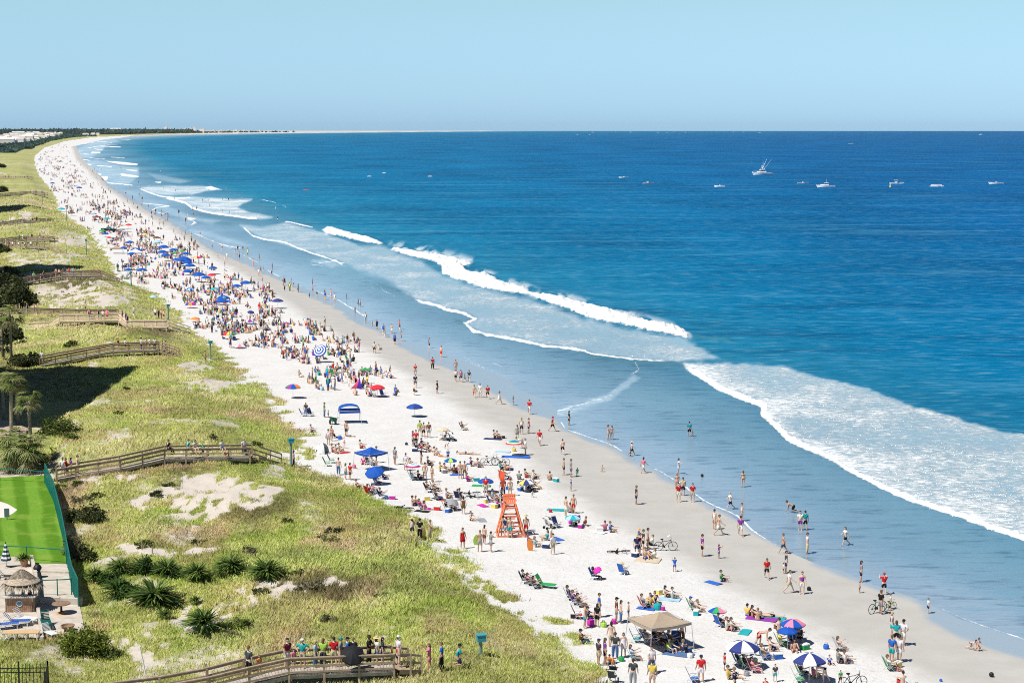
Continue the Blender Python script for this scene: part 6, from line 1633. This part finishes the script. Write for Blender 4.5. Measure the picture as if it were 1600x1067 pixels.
for k, (c0, c1) in enumerate(((0, .55), (.55, 1))):
    q = lambda u, v: (A.lerp(B, u)).lerp(T, v) + V3(0, -.22 * math.sin(math.pi * v) , .12 * math.sin(math.pi * u))
    for i in range(5):
        for j in range(3):
            u0, u1 = c0 + (c1 - c0) * j / 3, c0 + (c1 - c0) * (j + 1) / 3; m.add([q(u0, i / 5), q(u1, i / 5), q(u1, (i + 1) / 5), q(u0, (i + 1) / 5)], [(0, 1, 2, 3)], k)
m.build('sail', [simple('pink fabric', (.80, .10, .22)), simple('purple fabric', (.10, .03, .40))], o, smooth=True); MB().tube([Cn, T, B], .015, 5).build('pole', M_tube, o)
# towels, bags, boards, odd things
for a in [(699,782,'r','red towel beside a row of chairs',.8,1.6,1.3), (872,797,'t','turquoise towel behind the teal umbrella',.9,2.0,1.4), (806,714,'b','blue beach mat below the rainbow ringed umbrella',1.2,3.0,1.5), (1046,936,'i','pale blue towel under a seated pair',1,1.6,1.3), (1190,967,'u','violet towel under the towel group',1,2.2,1.2), (1207,966,'t','dark patterned towel right of the towel group',1,1.8,1.2), (752,759,'g','green towel below the dark blue umbrella',.8,1.8,1.5), (1012,875,'a','pale blanket below the cruiser bicycle',1.6,2,1.3), (770,686,'n','dark blue towel high on the open sand',.9,2,1.4), (1060,1022,'j','blue blanket right of the tan tent',1,2,1.2), (786,706,'i','pale towel lying on the open sand',.8,1.6,1.4)]: towel(*a)
for a in [(923,977,'q','big magenta bag standing on the sand',.85), (943,979,'l','lime green bag on the sand',.7), (959,974,'q','pink bag beside the tan tent',.6), (1027,952,'t','turquoise tub beside a seated trio',.9), (1036,953,'q','small magenta bag beside the turquoise tub',.5), (803,705,'y','yellow bag under the rainbow ringed umbrella',.7), (531,686,'b','blue cooler bag near the soccer ball tent',.7), (635,695,'n','navy bag alone on the sand',.5), (553,731,'p','pink inflatable bag below the flat blue tent',.7), (742,750,'g','green bag left of the dark blue umbrella',.6), (1264,922,'k','small black bag beside the purple top',.5), (352,712,'r','red bag on the long boardwalk',.5), (860,800,'r','red bag near the turquoise towel',.5), (1078,1027,'w','white bag right of the tan tent',.6), (868,690,'k','black bag at the damp sand',.25)][:14]:
    o = bag(*a)
    if '352' in str(a[0]): o.location = zp(352, 711, deck_z(1, 352))
def ball(p, r, m, lab):
    b = MB(); b.lathe([(r * math.sin(math.pi * i / 8) + .0005, r - r * math.cos(math.pi * i / 8)) for i in range(9)], 14); s = math.sqrt
    return tag(b.build('ball', m, None, p, smooth=True), lab, 'ball')
ball(gp(1097, 745), .16, BLK, 'small dark ball lying in the shallow water'); ball(gp(1549, 1057), .16, BLK, 'black ball on the dry sand near the bottom right'); bag(1470, 1064, 'b', 'small blue bucket on the sand at the bottom right', .3, 'bucket', 'bucket')
def board(px, py, c, L, tilt, rz, lab):
    m = MB(); n = 10
    for s in (-1, 1):
        for i in range(n + 1):
            u = i / n; m.v.append((s * .26 * math.sin(math.pi * min(1, .12 + u * .88)) ** .6, 0, u * L))
    for i in range(n): m.f.append((i, i + 1, n + 2 + i, n + 1 + i)); m.m.append(0)
    o = m.build('bodyboard', M_fab, None, gp(px, py), R(rz), color=COL[c][1]); o.rotation_euler = (R(tilt), 0, R(rz)); md = o.modifiers.new('t', 'SOLIDIFY'); md.thickness = .05; return tag(o, lab, 'bodyboard')
board(829, 860, 'o', 1.15, 14, -15, 'orange bodyboard standing in the sand below the lifeguard chair'); board(744, 851, 'l', .95, 10, 10, 'lime green board held near the grass edge'); board(660, 842, 'y', 1.1, 12, 20, 'yellow board carried at the grass edge')
# empty chairs
for px, py, d, c, lab in [(512,728,'E','g','left of two empty green chairs'), (519,723,'E','g','right of two empty green chairs'), (871,824,'SE','n','empty navy chair left of the teal umbrella'), (1084,1065,'E','b','empty blue chair at the bottom left of the red shirt'), (1054,1002,'N','b','blue empty chair at the right of the tan tent'), (904,966,'E','r','red empty chair left of the magenta bag'), (486,650,'SE','n','empty navy chair left of the cabana'), (474,650,'E','b','low empty blue chair left of the cabana'), (599,620,'SE','b','blue chair under the red umbrella'), (585,620,'E','n','navy chair under the red umbrella'), (995,1003,'E','t','turquoise patterned chair at the left of the tan tent'), (1249,1066,'E','g','green chair beneath the right navy and white umbrella')]: chair(gp(px, py), d, c, lab)
o = empty('sun_lounger', gp(850, 917), R(-110)); tag(o, 'bright green lounger with raised back beside seated people', 'sun lounger')
m = MB(); m.box((0, .35, .26), (.6, 1.1, .05)); m.build('seat', M_fab, o, color=COL['g'][1]); m = MB(); m.bar((0, -.2, .26), (0, -.62, .95), .6, .04, up=(0, .8, .5)); m.build('backrest', M_fab, o, color=COL['g'][1])
for a, b in ((-.25, -.15), (.25, -.15), (-.25, .8), (.25, .8)): MB().tube([(a, b, 0), (a, b, .26)], .015, 5).build('leg', M_tube, o)
o = empty('beach_cart', gp(521, 663), R(-60)); tag(o, 'dark green beach cart standing left of the cabana', 'cart')
m = MB(); m.add([(-.45, -.3, .75), (.45, -.3, .75), (.45, .3, .75), (-.45, .3, .75), (-.38, -.25, .42), (.38, -.25, .42), (.38, .25, .42), (-.38, .25, .42)], [(0, 1, 5, 4), (1, 2, 6, 5), (2, 3, 7, 6), (3, 0, 4, 7), (4, 5, 6, 7)]); m.build('tray', simple('dark green cart', (.01, .12, .06)), o)
for y in (-.33, .33): MB().tube([(-.2, y - .03, .28), (-.2, y + .03, .28)], .28, 14).build('wheel', BLK, o)
m = MB(); m.tube([(.4, -.25, .7), (1.0, -.25, .95), (1.0, .25, .95), (.4, .25, .7)], .02, 5); m.tube([(.3, -.25, .45), (.35, -.25, 0)], .02, 5); m.tube([(.3, .25, .45), (.35, .25, 0)], .02, 5); m.build('handle', BLK, o)
bike(1040, 860, 4, 'k', 'black cruiser bicycle standing on its stand by the crowd'); bike(765, 727, 6, 'k', 'left of two bicycles standing on open sand'); bike(782, 727, 170, 'e', 'right of two bicycles standing on open sand')
bike(965, 861, 10, 'k', 'bicycle lying flat left of the crowd with the cruiser', True); bike(634, 793, -25, 'k', 'dark bicycle lying at the grass edge', True); bike(733, 770, 20, 'e', 'pale bicycle lying in the pile left of the lifeguard chair', True); bike(746, 776, -20, 'k', 'dark bicycle lying in the pile left of the lifeguard chair', True)
bike(1371, 957, 38, 'g', 'bicycle held by the black shirted person at the swash line'); bike(1391, 953, 40, 'l', 'small lime green bicycle with a child', s=.8); bike(1172, 1024, 8, 'e', 'bicycle behind the left navy and white umbrella'); bike(1332, 1075, 15, 'k', 'bicycle cut off by the bottom edge')
stroller(706, 689, -70, 'dark stroller beside the tan umbrella'); stroller(858, 826, -60, 'stroller loaded with gear left of the teal umbrella', 'e'); stroller(957, 1066, -20, 'black stroller at the bottom grass edge')
# orange lifeguard chair with flag
ORN = simple('orange painted wood', (.80, .22, .10), .6, .2, .12); p = gp(797, 836); o = empty('lifeguard_chair', p, R(8)); tag(o, 'tall orange wooden lifeguard chair with a flag pole', 'lifeguard chair')
F4 = [(-1.2, -.75), (1.2, -.75), (1.1, .95), (-1.1, .95)]; T4 = [(-.42, -.25), (.42, -.25), (.42, .35), (-.42, .35)]
for a, b in zip(F4, T4): MB().bar((*a, -.1), (*b, 2.75), .115).build('leg', ORN, o)
for zz in (.12, .9, 1.7, 2.4):
    t_ = zz / 2.75; q = [V3(a[0] + (b[0] - a[0]) * t_, a[1] + (b[1] - a[1]) * t_, zz) for a, b in zip(F4, T4)]
    m = MB(); [m.bar(q[i], q[(i + 1) % 4], .06, .13) for i in range(4)]; m.build('cross_bar', ORN, o)
m = MB(); [m.box((-.4 + .16 * k, .05, 2.75), (.14, .7, .05)) for k in range(6)]; m.build('seat', ORN, o)
m = MB(); [m.bar((-.45 + .18 * k, .42, 2.72), (-.45 + .18 * k, .60, 3.45), .15, .03) for k in range(6)]; m.bar((-.5, .53, 3.3), (.5, .53, 3.3), .05, .1); m.build('backrest', ORN, o)
for x in (-.5, .5): MB().bar((x, -.2, 3.0), (x, .48, 3.0), .09, .05).build('armrest', ORN, o)
m = MB(); [m.bar((-.35, -.72 + .06 * k, .35 + .4 * k), (.35, -.72 + .06 * k, .35 + .4 * k), .05, .1) for k in range(5)]; m.build('ladder', ORN, o)
fp = MB(); fp.tube([(-.55, .5, 1.0), (-.98, .55, 5.6)], .03, 6); fp.build('flag_pole', WHT, o)
m = MB()
for i in range(7):
    for j in range(3): m.v.append((-.97 + .30 * j * (1 - i * .09) + .04 * math.sin(i * 1.7 + j) + i * .05, .54 + .1 * math.sin(i * 1.1 + j * 1.5), 5.55 - i * .24 - j * .14))
for i in range(6):
    for j in range(2): m.f.append((i * 3 + j, i * 3 + j + 1, i * 3 + j + 4, i * 3 + j + 3)); m.m.append(0)
m.build('flag', simple('red orange flag', (.85, .12, .05)), o, smooth=True)
o = MB().lathe([(.001, 0), (.28, 0), (.3, .2), (.28, .4), (.3, .6), (.28, .82), (.3, .88), (.001, .86)], 14).build('trash_barrel', simple('blue barrel', (.03, .15, .40)), None, gp(340, 499)); tag(o, 'blue trash barrel on the sand in the middle crowd', 'barrel')
o = empty('pickup_truck', gp(170, 363), R(15)); tag(o, 'dark pickup truck parked in the far crowd', 'truck')
m = MB(); m.box((0, 0, .75), (4.9, 1.85, .62)); m.box((-1.6, 0, 1.15), (1.7, 1.8, .25)); m.build('body', BLK, o); m = MB(); m.add([(-.7, -.85, 1.06), (1.2, -.85, 1.06), (1.2, .85, 1.06), (-.7, .85, 1.06), (-.5, -.72, 1.75), (.6, -.72, 1.75), (.6, .72, 1.75), (-.5, .72, 1.75)], [(0, 1, 5, 4), (1, 2, 6, 5), (2, 3, 7, 6), (3, 0, 4, 7), (4, 5, 6, 7)]); m.build('cab', simple('teal cab glass', (.03, .20, .24), .2, .6), o)
for a, b in ((-1.5, -.9), (1.5, -.9), (-1.5, .9), (1.5, .9)): MB().tube([(a, b - .1, .38), (a, b + .1, .38)], .38, 14).build('wheel', BLK, o)
MB().tube([(.05, -.5, 1.8), (.05, .5, 1.8)], .07, 6).build('light_bar', ORN, o)

# ------------------------------------------------------------------ boats
HUL = simple('white gelcoat hull', (.93, .93, .92), .35, .5, .02)
def hull(L, B, H):
    m = MB(); n = 12
    for i in range(n + 1):
        u = i / n; w = B / 2 * (1 - max(0, (u - .45) / .55) ** 2.2) * (.92 + .08 * min(1, u * 4)); sh = H * (1 + .45 * u ** 2.2); x = (u - .5) * L
        k = x + (.06 * L if u > .9 else 0) * (u - .9) * 10
        m.v += [(x, -w * .35, -.4), (x, -w * .82, .15), (k, -w - .01, sh), (k, -w * .86 - .005, sh), (k, -w * .82, sh * .62), (k, w * .82, sh * .62), (k, w * .86 + .005, sh), (k, w + .01, sh), (x, w * .82, .15), (x, w * .35, -.4)]
    for i in range(n):
        for j in range(9): m.f.append((i * 10 + j, (i + 1) * 10 + j, (i + 1) * 10 + j + 1, i * 10 + j + 1)); m.m.append(0)
    m.f.append(tuple(range(10))); m.m.append(0); return m
def boat(px, py, wpx, kind, face, lab):
    p = zp(px, py, 0.02); mpp = p.y / FPX; L = wpx * mpp * 1.28; o = empty('motor_boat', p, 0 if face > 0 else math.pi); tag(o, lab, 'boat', 'boats anchored off the beach'); o.rotation_euler.z += random.uniform(-.3, .3)
    B, H = L * .32, max(.7, L * .10); hull(L, B, H).build('hull', HUL, o, smooth=False)
    MB().bar((-L * .5, -B * .33, H * .8), (L * .30, -B * .46, H * .95), .05, .1).build('rub_rail', BLK, o)
    if kind == 'fisher':
        m = MB(); m.prism([(-L * .12, -B * .34), (L * .18, -B * .30), (L * .30, -B * .1), (L * .30, B * .1), (L * .18, B * .30), (-L * .12, B * .34)], H, H + L * .075); m.build('cabin', HUL, o)
        MB().box((L * .06, 0, H + L * .105), (L * .16, B * .5, L * .05)).build('windscreen', GLW, o); MB().box((L * .03, 0, H + L * .145), (L * .24, B * .62, L * .02)).build('bridge_roof', HUL, o)
        m = MB()
        for a in (-1, 1): m.tube([(-L * .1, a * B * .3, H), (0, a * B * .14, H + L * .33)], L * .006, 5); m.tube([(L * .12, a * B * .3, H), (L * .03, a * B * .14, H + L * .33)], L * .006, 5)
        m.build('tower', HUL, o); MB().box((L * .01, 0, H + L * .335), (L * .09, B * .36, L * .012)).build('tower_top', HUL, o)
        for a in (-1, 1): MB().tube([(0, a * B * .3, H + L * .16), (-L * .30, a * B * .8, H + L * .62)], [L * .006, L * .003], 5).build('outrigger', HUL, o)
        MB().tube([(0, 0, H + L * .34), (0, 0, H + L * .55)], [L * .006, L * .003], 5).build('antenna', HUL, o); m = MB(); m.tube([(L * .5, 0, H * 1.5), (L * .56, 0, H * 1.52)], .12, 6); m.build('bow_pulpit', HUL, o)
        m = MB(); m.tube([(L * .18, -B * .34, H + .9), (L * .42, -B * .16, H * 1.4 + .8), (L * .53, 0, H * 1.5 + .7), (L * .42, B * .16, H * 1.4 + .8), (L * .18, B * .34, H + .9)], .04, 5); m.build('bow_rail', M_tube, o)
    elif kind == 'cabin':
        m = MB(); m.prism([(-L * .12, -B * .36), (L * .12, -B * .34), (L * .33, -B * .12), (L * .33, B * .12), (L * .12, B * .34), (-L * .12, B * .36)], H * .9, H + L * .07); m.build('cabin', HUL, o)
        MB().box((L * .02, 0, H + L * .10), (L * .18, B * .58, L * .06)).build('windscreen', GLW, o); MB().box((0, 0, H + L * .14), (L * .24, B * .64, L * .02)).build('hardtop', HUL, o); MB().tube([(0, 0, H + L * .14), (0, 0, H + L * .36)], .05, 5).build('antenna', HUL, o)
    elif kind == 'ttop':
        MB().box((0, 0, H * .62 + .55), (L * .13, B * .3, 1.1)).build('console', HUL, o); MB().box((0, 0, H + 1.6), (L * .28, B * .62, .12)).build('t_top', BLK if 'dark' in lab else HUL, o)
        m = MB()
        for a in (-1, 1):
            for b in (-1, 1): m.tube([(a * L * .08, b * B * .2, H * .6), (a * L * .11, b * B * .26, H + 1.58)], .04, 5)
        m.build('top_frame', M_tube, o)
    elif kind == 'pontoon':
        MB().box((0, 0, H + 1.5), (L * .45, B * .8, .12)).build('bimini', BLK, o); m = MB()
        for a in (-1, 1):
            for b in (-1, 1): m.tube([(a * L * .2, b * B * .35, H * .6), (a * L * .2, b * B * .38, H + 1.48)], .04, 5)
        m.build('bimini_frame', M_tube, o); m = MB(); [m.box((0, s * B * .42, H + .3), (L * .8, .06, .6)) for s in (-1, 1)]; m.build('side_panel', HUL, o)
    else:
        MB().box((L * .02, 0, H * .62 + .4), (L * .1, B * .34, .8)).build('console', HUL, o); MB().box((L * .055, 0, H * .62 + .95), (L * .02, B * .3, .35)).build('windscreen', GLW, o)
    MB().box((-L * .52, 0, H * .75), (L * .05, B * .2, H * .9)).build('outboard_motor', BLK, o)
    return o
boat(1192, 273.5, 26, 'fisher', -1, 'largest white sport fishing boat with tower and outriggers'); boat(975, 278.5, 12, 'open', -1, 'leftmost low white open boat'); boat(1012, 287.5, 12.5, 'ttop', 1, 'white boat with a dark top second from the left')
boat(1125, 292.5, 13, 'open', -1, 'small white open boat alone left of the fishing boat'); boat(1254, 287.5, 14, 'open', 1, 'low white open boat between the fishing boat and cabin boat'); boat(1291, 293, 22, 'cabin', -1, 'white cabin boat with a short antenna')
boat(1400, 288, 17, 'ttop', 1, 'white boat with a light top above the yellow buoy'); boat(1463, 292.5, 16, 'pontoon', 1, 'white pontoon boat with an awning'); boat(1557, 288, 18, 'open', -1, 'rightmost white open boat with people aboard'); boat(1329, 225.2, 6, 'open', 1, 'small white boat farther out under the horizon'); boat(1533, 211, 5, 'cabin', -1, 'tiny white boat with a wake near the right horizon')
for px, py in [(902, 211.5), (921, 211.5), (926, 207.6), (962, 207.4), (1028, 208), (1042, 208.6), (1053, 207.5), (1071, 208), (1146, 207.6), (1162, 207.5), (1187, 208), (985, 207.4)]: boat(px, py, 3.6, 'cabin', 1, 'tiny white boat on the horizon')
m = MB(); m.lathe([(.001, 0), (.5, 0), (.6, .4), (.35, .9), (.25, 2.0), (.08, 2.6), (.001, 2.7)], 10); tag(m.build('buoy', simple('pale yellow buoy', (.75, .68, .30)), None, zp(1391, 293, 0)), 'pale yellow buoy floating below a boat', 'buoy')
m = MB(); m.tube([(-1.6, 0, .12), (-.9, 0, .1), (.9, 0, .1), (1.6, 0, .16)], [.03, .26, .26, .03], 8); m.box((0, 0, .35), (.5, .3, .3)); tag(m.build('kayak', simple('red kayak', (.7, .10, .07)), None, zp(478, 297.5, 0)), 'red kayak out beyond the surf', 'kayak')
for px, py, lab in [(577, 276, 'paddler standing left of a pair out on the blue water'), (600, 271, 'paddler out on the blue water, upper of a pair'), (672, 276, 'lone paddler far out on the blue water')]:
    p = zp(px, py, 0.05); m = MB(); m.tube([(-1.5, 0, 0), (-.9, 0, .03), (.9, 0, .03), (1.6, 0, .1)], [.03, .32, .32, .03], 8); b = m.build('paddle_board', HUL, None, p); tag(b, 'white board under the ' + lab, 'paddle board')
    person(p + Vector((0, 0, .3)), 'st', 'E', 'k', 'k', '', '', 'people in the water')['label'] = lab
# ------------------------------------------------------------------ the far crowd: one mass of small figures
def fig(pose):
    v, f, part = [], [], []
    def prism(z0, z1, a0, b0, a1, b1, oy=0.0, oy1=None, pid=0, ox=0, n=6):
        oy1 = oy if oy1 is None else oy1; b = len(v)
        for z, a, c, o in ((z0, a0, b0, oy), (z1, a1, b1, oy1)):
            for k in range(n): t = 2 * math.pi * k / n; v.append((ox + a * math.cos(t), o + c * math.sin(t), z))
        for k in range(n): l = (k + 1) % n; f.append((b + k, b + l, b + n + l, b + n + k)); part.append(pid)
        for k in range(1, n - 1, 2):
            if k + 2 < n + 1: f.append((b + n, b + n + k, b + n + k + 1, b + n + (k + 2) % n)); part.append(pid)
    if pose == 0:
        for s in (-.09, .09): prism(0, .5, .05, .06, .07, .08, pid=0, ox=s); prism(.5, .92, .085, .09, .10, .10, pid=1, ox=s)
        prism(.88, 1.42, .16, .11, .19, .12, pid=2)
        for s in (-.23, .23): prism(.82, 1.38, .04, .04, .06, .06, pid=0, ox=s)
        prism(1.42, 1.52, .05, .05, .05, .05); prism(1.5, 1.64, .075, .09, .09, .10); prism(1.62, 1.74, .09, .105, .05, .06, pid=3)
    else:
        for s in (-.11, .11): prism(.08, .34, .09, .22, .06, .10, .25, .38, pid=1, ox=s); prism(.02, .3, .05, .08, .06, .08, .66, .48, pid=0, ox=s)
        prism(.05, .62, .17, .13, .19, .12, 0, -.06, pid=2); 
        for s in (-.24, .24): prism(.2, .58, .05, .05, .06, .06, .12, 0, pid=0, ox=s)
        prism(.62, .72, .05, .05, .05, .05, -.06); prism(.70, .84, .075, .09, .09, .10, -.05); prism(.82, .94, .09, .105, .05, .06, -.06, pid=3)
    return np.array(v), np.array(f), np.array(part)
FG = [fig(0), fig(1)]
cs = [COL[c][1] for c in 'wwwwkkknnnbbbrgptyecchjjadiukcn']; pos = []
r = np.random.default_rng(77)
def spread(n, py0, py1, power, fx, stand):
    """n figures between two photo rows; fx draws the place across the sand (0 dune, 1 water)"""
    k = 0
    while k < n:
        py = py0 + (py1 - py0) * r.random() ** power; y = float(row_y(py)); xd, xs = float(DUNE(y)), float(SHORE(y)); u = fx()
        x = xd + (xs - xd) * u
        m = 1 if r.random() < .35 else int(r.integers(3, 9))
        for _ in range(m if u < .7 else 1):
            pos.append((x + r.normal(0, .9) * (m > 1), y + r.normal(0, 1.2) * (m > 1), 0 if (r.random() < stand or u > .78) else 1)); k += 1
spread(900, 226, 345, .85, lambda: np.clip(r.beta(1.5, 1.7) * .98, .02, 1.02), .5)
spread(820, 345, 470, .9, lambda: np.clip(r.beta(1.5, 2.2) * .95 + .03, .03, 1.02), .38)
spread(430, 470, 560, .9, lambda: np.clip(r.beta(1.6, 2.2) * .75 + .06, .06, .8), .22)
spread(110, 560, 625, 1, lambda: np.clip(r.beta(2, 2.4) * .55 + .1, .06, .7), .2)
for k in range(70):                                          # people at the water's edge
    py = r.uniform(255, 560); y = float(row_y(py)); pos.append((float(SHORE(y)) + r.normal(-1, 2.5), y, 0))
for k in range(40):                                          # bathers
    py = r.uniform(262, 345); y = float(row_y(py)); pos.append((float(SHORE(y)) + r.uniform(3, 60), y, 0))
for Q in BSEG[5:]:                                           # on the far boardwalks
    for k in range(14): i = r.integers(0, len(Q) - 1); q = Q[i].lerp(Q[i + 1], r.random()); pos.append((q.x, q.y + r.normal(0, .3), 10 + q.z))
keep = []; pos += SMALL
taken = [(o.location.x, o.location.y) for o in C.objects if o.name.startswith(('person', 'beach_umbrella'))]
tk = np.array(taken)
for x, y, k in pos:
    if k >= 10 or np.min((tk[:, 0] - x) ** 2 + ((tk[:, 1] - y) * .6) ** 2) > 1.0: keep.append((x, y, k))
Vs, Fs, Cs, b = [], [], [], 0
sh_ = .035
for x, y, k in keep:
    v, f, pid = FG[0 if k >= 10 else k]; a = r.normal(-.9, 1.0); s = r.uniform(.95, 1.12) if r.random() > .2 else r.uniform(.6, .8)
    z = (k - 10 + .04) if k >= 10 else max(float(height(x, y)), -.3 - .4 * (r.random() < .3)); ca, sa = math.cos(a), math.sin(a)
    q = v * s; Vs.append(np.stack([x + q[:, 0] * ca - q[:, 1] * sa, y + q[:, 0] * sa + q[:, 1] * ca, z + q[:, 2]], 1))
    skin = np.array(SKINS[r.integers(0, 5)] if r.random() > .12 else (.15, .09, .05)); top = cs[r.integers(0, len(cs))] if r.random() > .2 else skin; bot = cs[r.integers(0, len(cs))]
    pc = np.array([skin, bot, top, HAIRS[r.integers(0, 5)]]); vc = np.zeros((len(v), 3))
    for i in range(len(f)): vc[f[i]] = pc[pid[i]]
    Cs.append(vc); Fs.append(f + b); b += len(v)
t = NT('crowd clothing and skin'); t.base(t.attr('col', 'Color'), .85, .15)
tag(link('crowd', mesh_np('crowd', np.concatenate(Vs), np.concatenate(Fs), t.m, False, {'col': np.concatenate(Cs)})), kind='stuff')
# towels, chairs and bags strewn through the far crowd
rr = random.Random(5); far = [q for q in keep if q[2] == 1]
for i in range(70):
    x, y, k = rr.choice(far); c = rr.choice('bbntgrwkqy'); p = Vector((x + rr.uniform(-.9, .9), y + rr.uniform(-.9, .9), 0)); p.z = float(height(p.x, p.y))
    if y > 800: continue
    chair(p, rr.choice(['E', 'NE', 'SE']), c, '%s folding chair among the seated far crowd' % COL[c][0])['group'] = 'folding chairs in the far crowd'
kinds = [('cooler', 'small cooler box', 'cooler'), ('beach_bag', 'small bag', 'bag'), ('beach_towel', 'rumpled towel', 'towel')]
seat = [o for o in list(C.objects) if o.name.startswith('person') and o.location.y < 330 and 'sitting' in o['label'] and o['group'] == 'people on the beach']
for o in seat:
    if rr.random() > .45: continue
    c = rr.choice('bbntrwkgeqy'); a = rr.uniform(0, 6.28); p = Vector((o.location.x + .95 * math.cos(a), o.location.y + .95 * math.sin(a), 0)); p.z = float(height(p.x, p.y)); k = rr.choice('cbbcct')
    if k == 'c':
        q = empty('cooler', p, a); MB().box((0, 0, .17), (.55, .34, .32)).build('body', M_fab, q, color=COL[c][1]); MB().box((0, 0, .36), (.58, .37, .07)).build('lid', WHT, q); tag(q, COL[c][0] + ' cooler box with a white lid beside seated beachgoers', 'cooler', 'coolers among the seated people')
    elif k == 'b':
        q = bag(800, 700, c, COL[c][0] + ' bag lying beside seated beachgoers', .6); q.location = p; q['group'] = 'bags among the seated people'
    else:
        q = towel(800, 700, c, COL[c][0] + ' rumpled towel spread beside seated beachgoers', .7, 1.35, a); q.location = p; q['group'] = 'towels among the seated people'
print('crowd', len(keep), 'people', n_people)
labs = {}
for o in C.objects:
    if o.parent is None and 'label' in o: labs.setdefault(o['label'].lower(), []).append(o.name)
for k, v in labs.items():
    if len(v) > 1 or len(k.split()) > 16: print('LABEL', len(v), len(k.split()), k)
# ------------------------------------------------------------------ sea air
HAZE = 1.3e-5
m = MB(); m.box((0, 6200, 25), (30000, 12800, 58)); hz_m = bpy.data.materials.new('haze air'); hz_m.use_nodes = True
hn = hz_m.node_tree; hn.nodes.clear(); ho = hn.nodes.new('ShaderNodeOutputMaterial'); hp = hn.nodes.new('ShaderNodeVolumePrincipled')
hp.inputs['Color'].default_value = (.80, .90, 1.0, 1); hp.inputs['Density'].default_value = HAZE; hp.inputs['Anisotropy'].default_value = .2
hn.links.new(hp.outputs[0], ho.inputs['Volume'])
tag(m.build('haze', hz_m), kind='stuff')
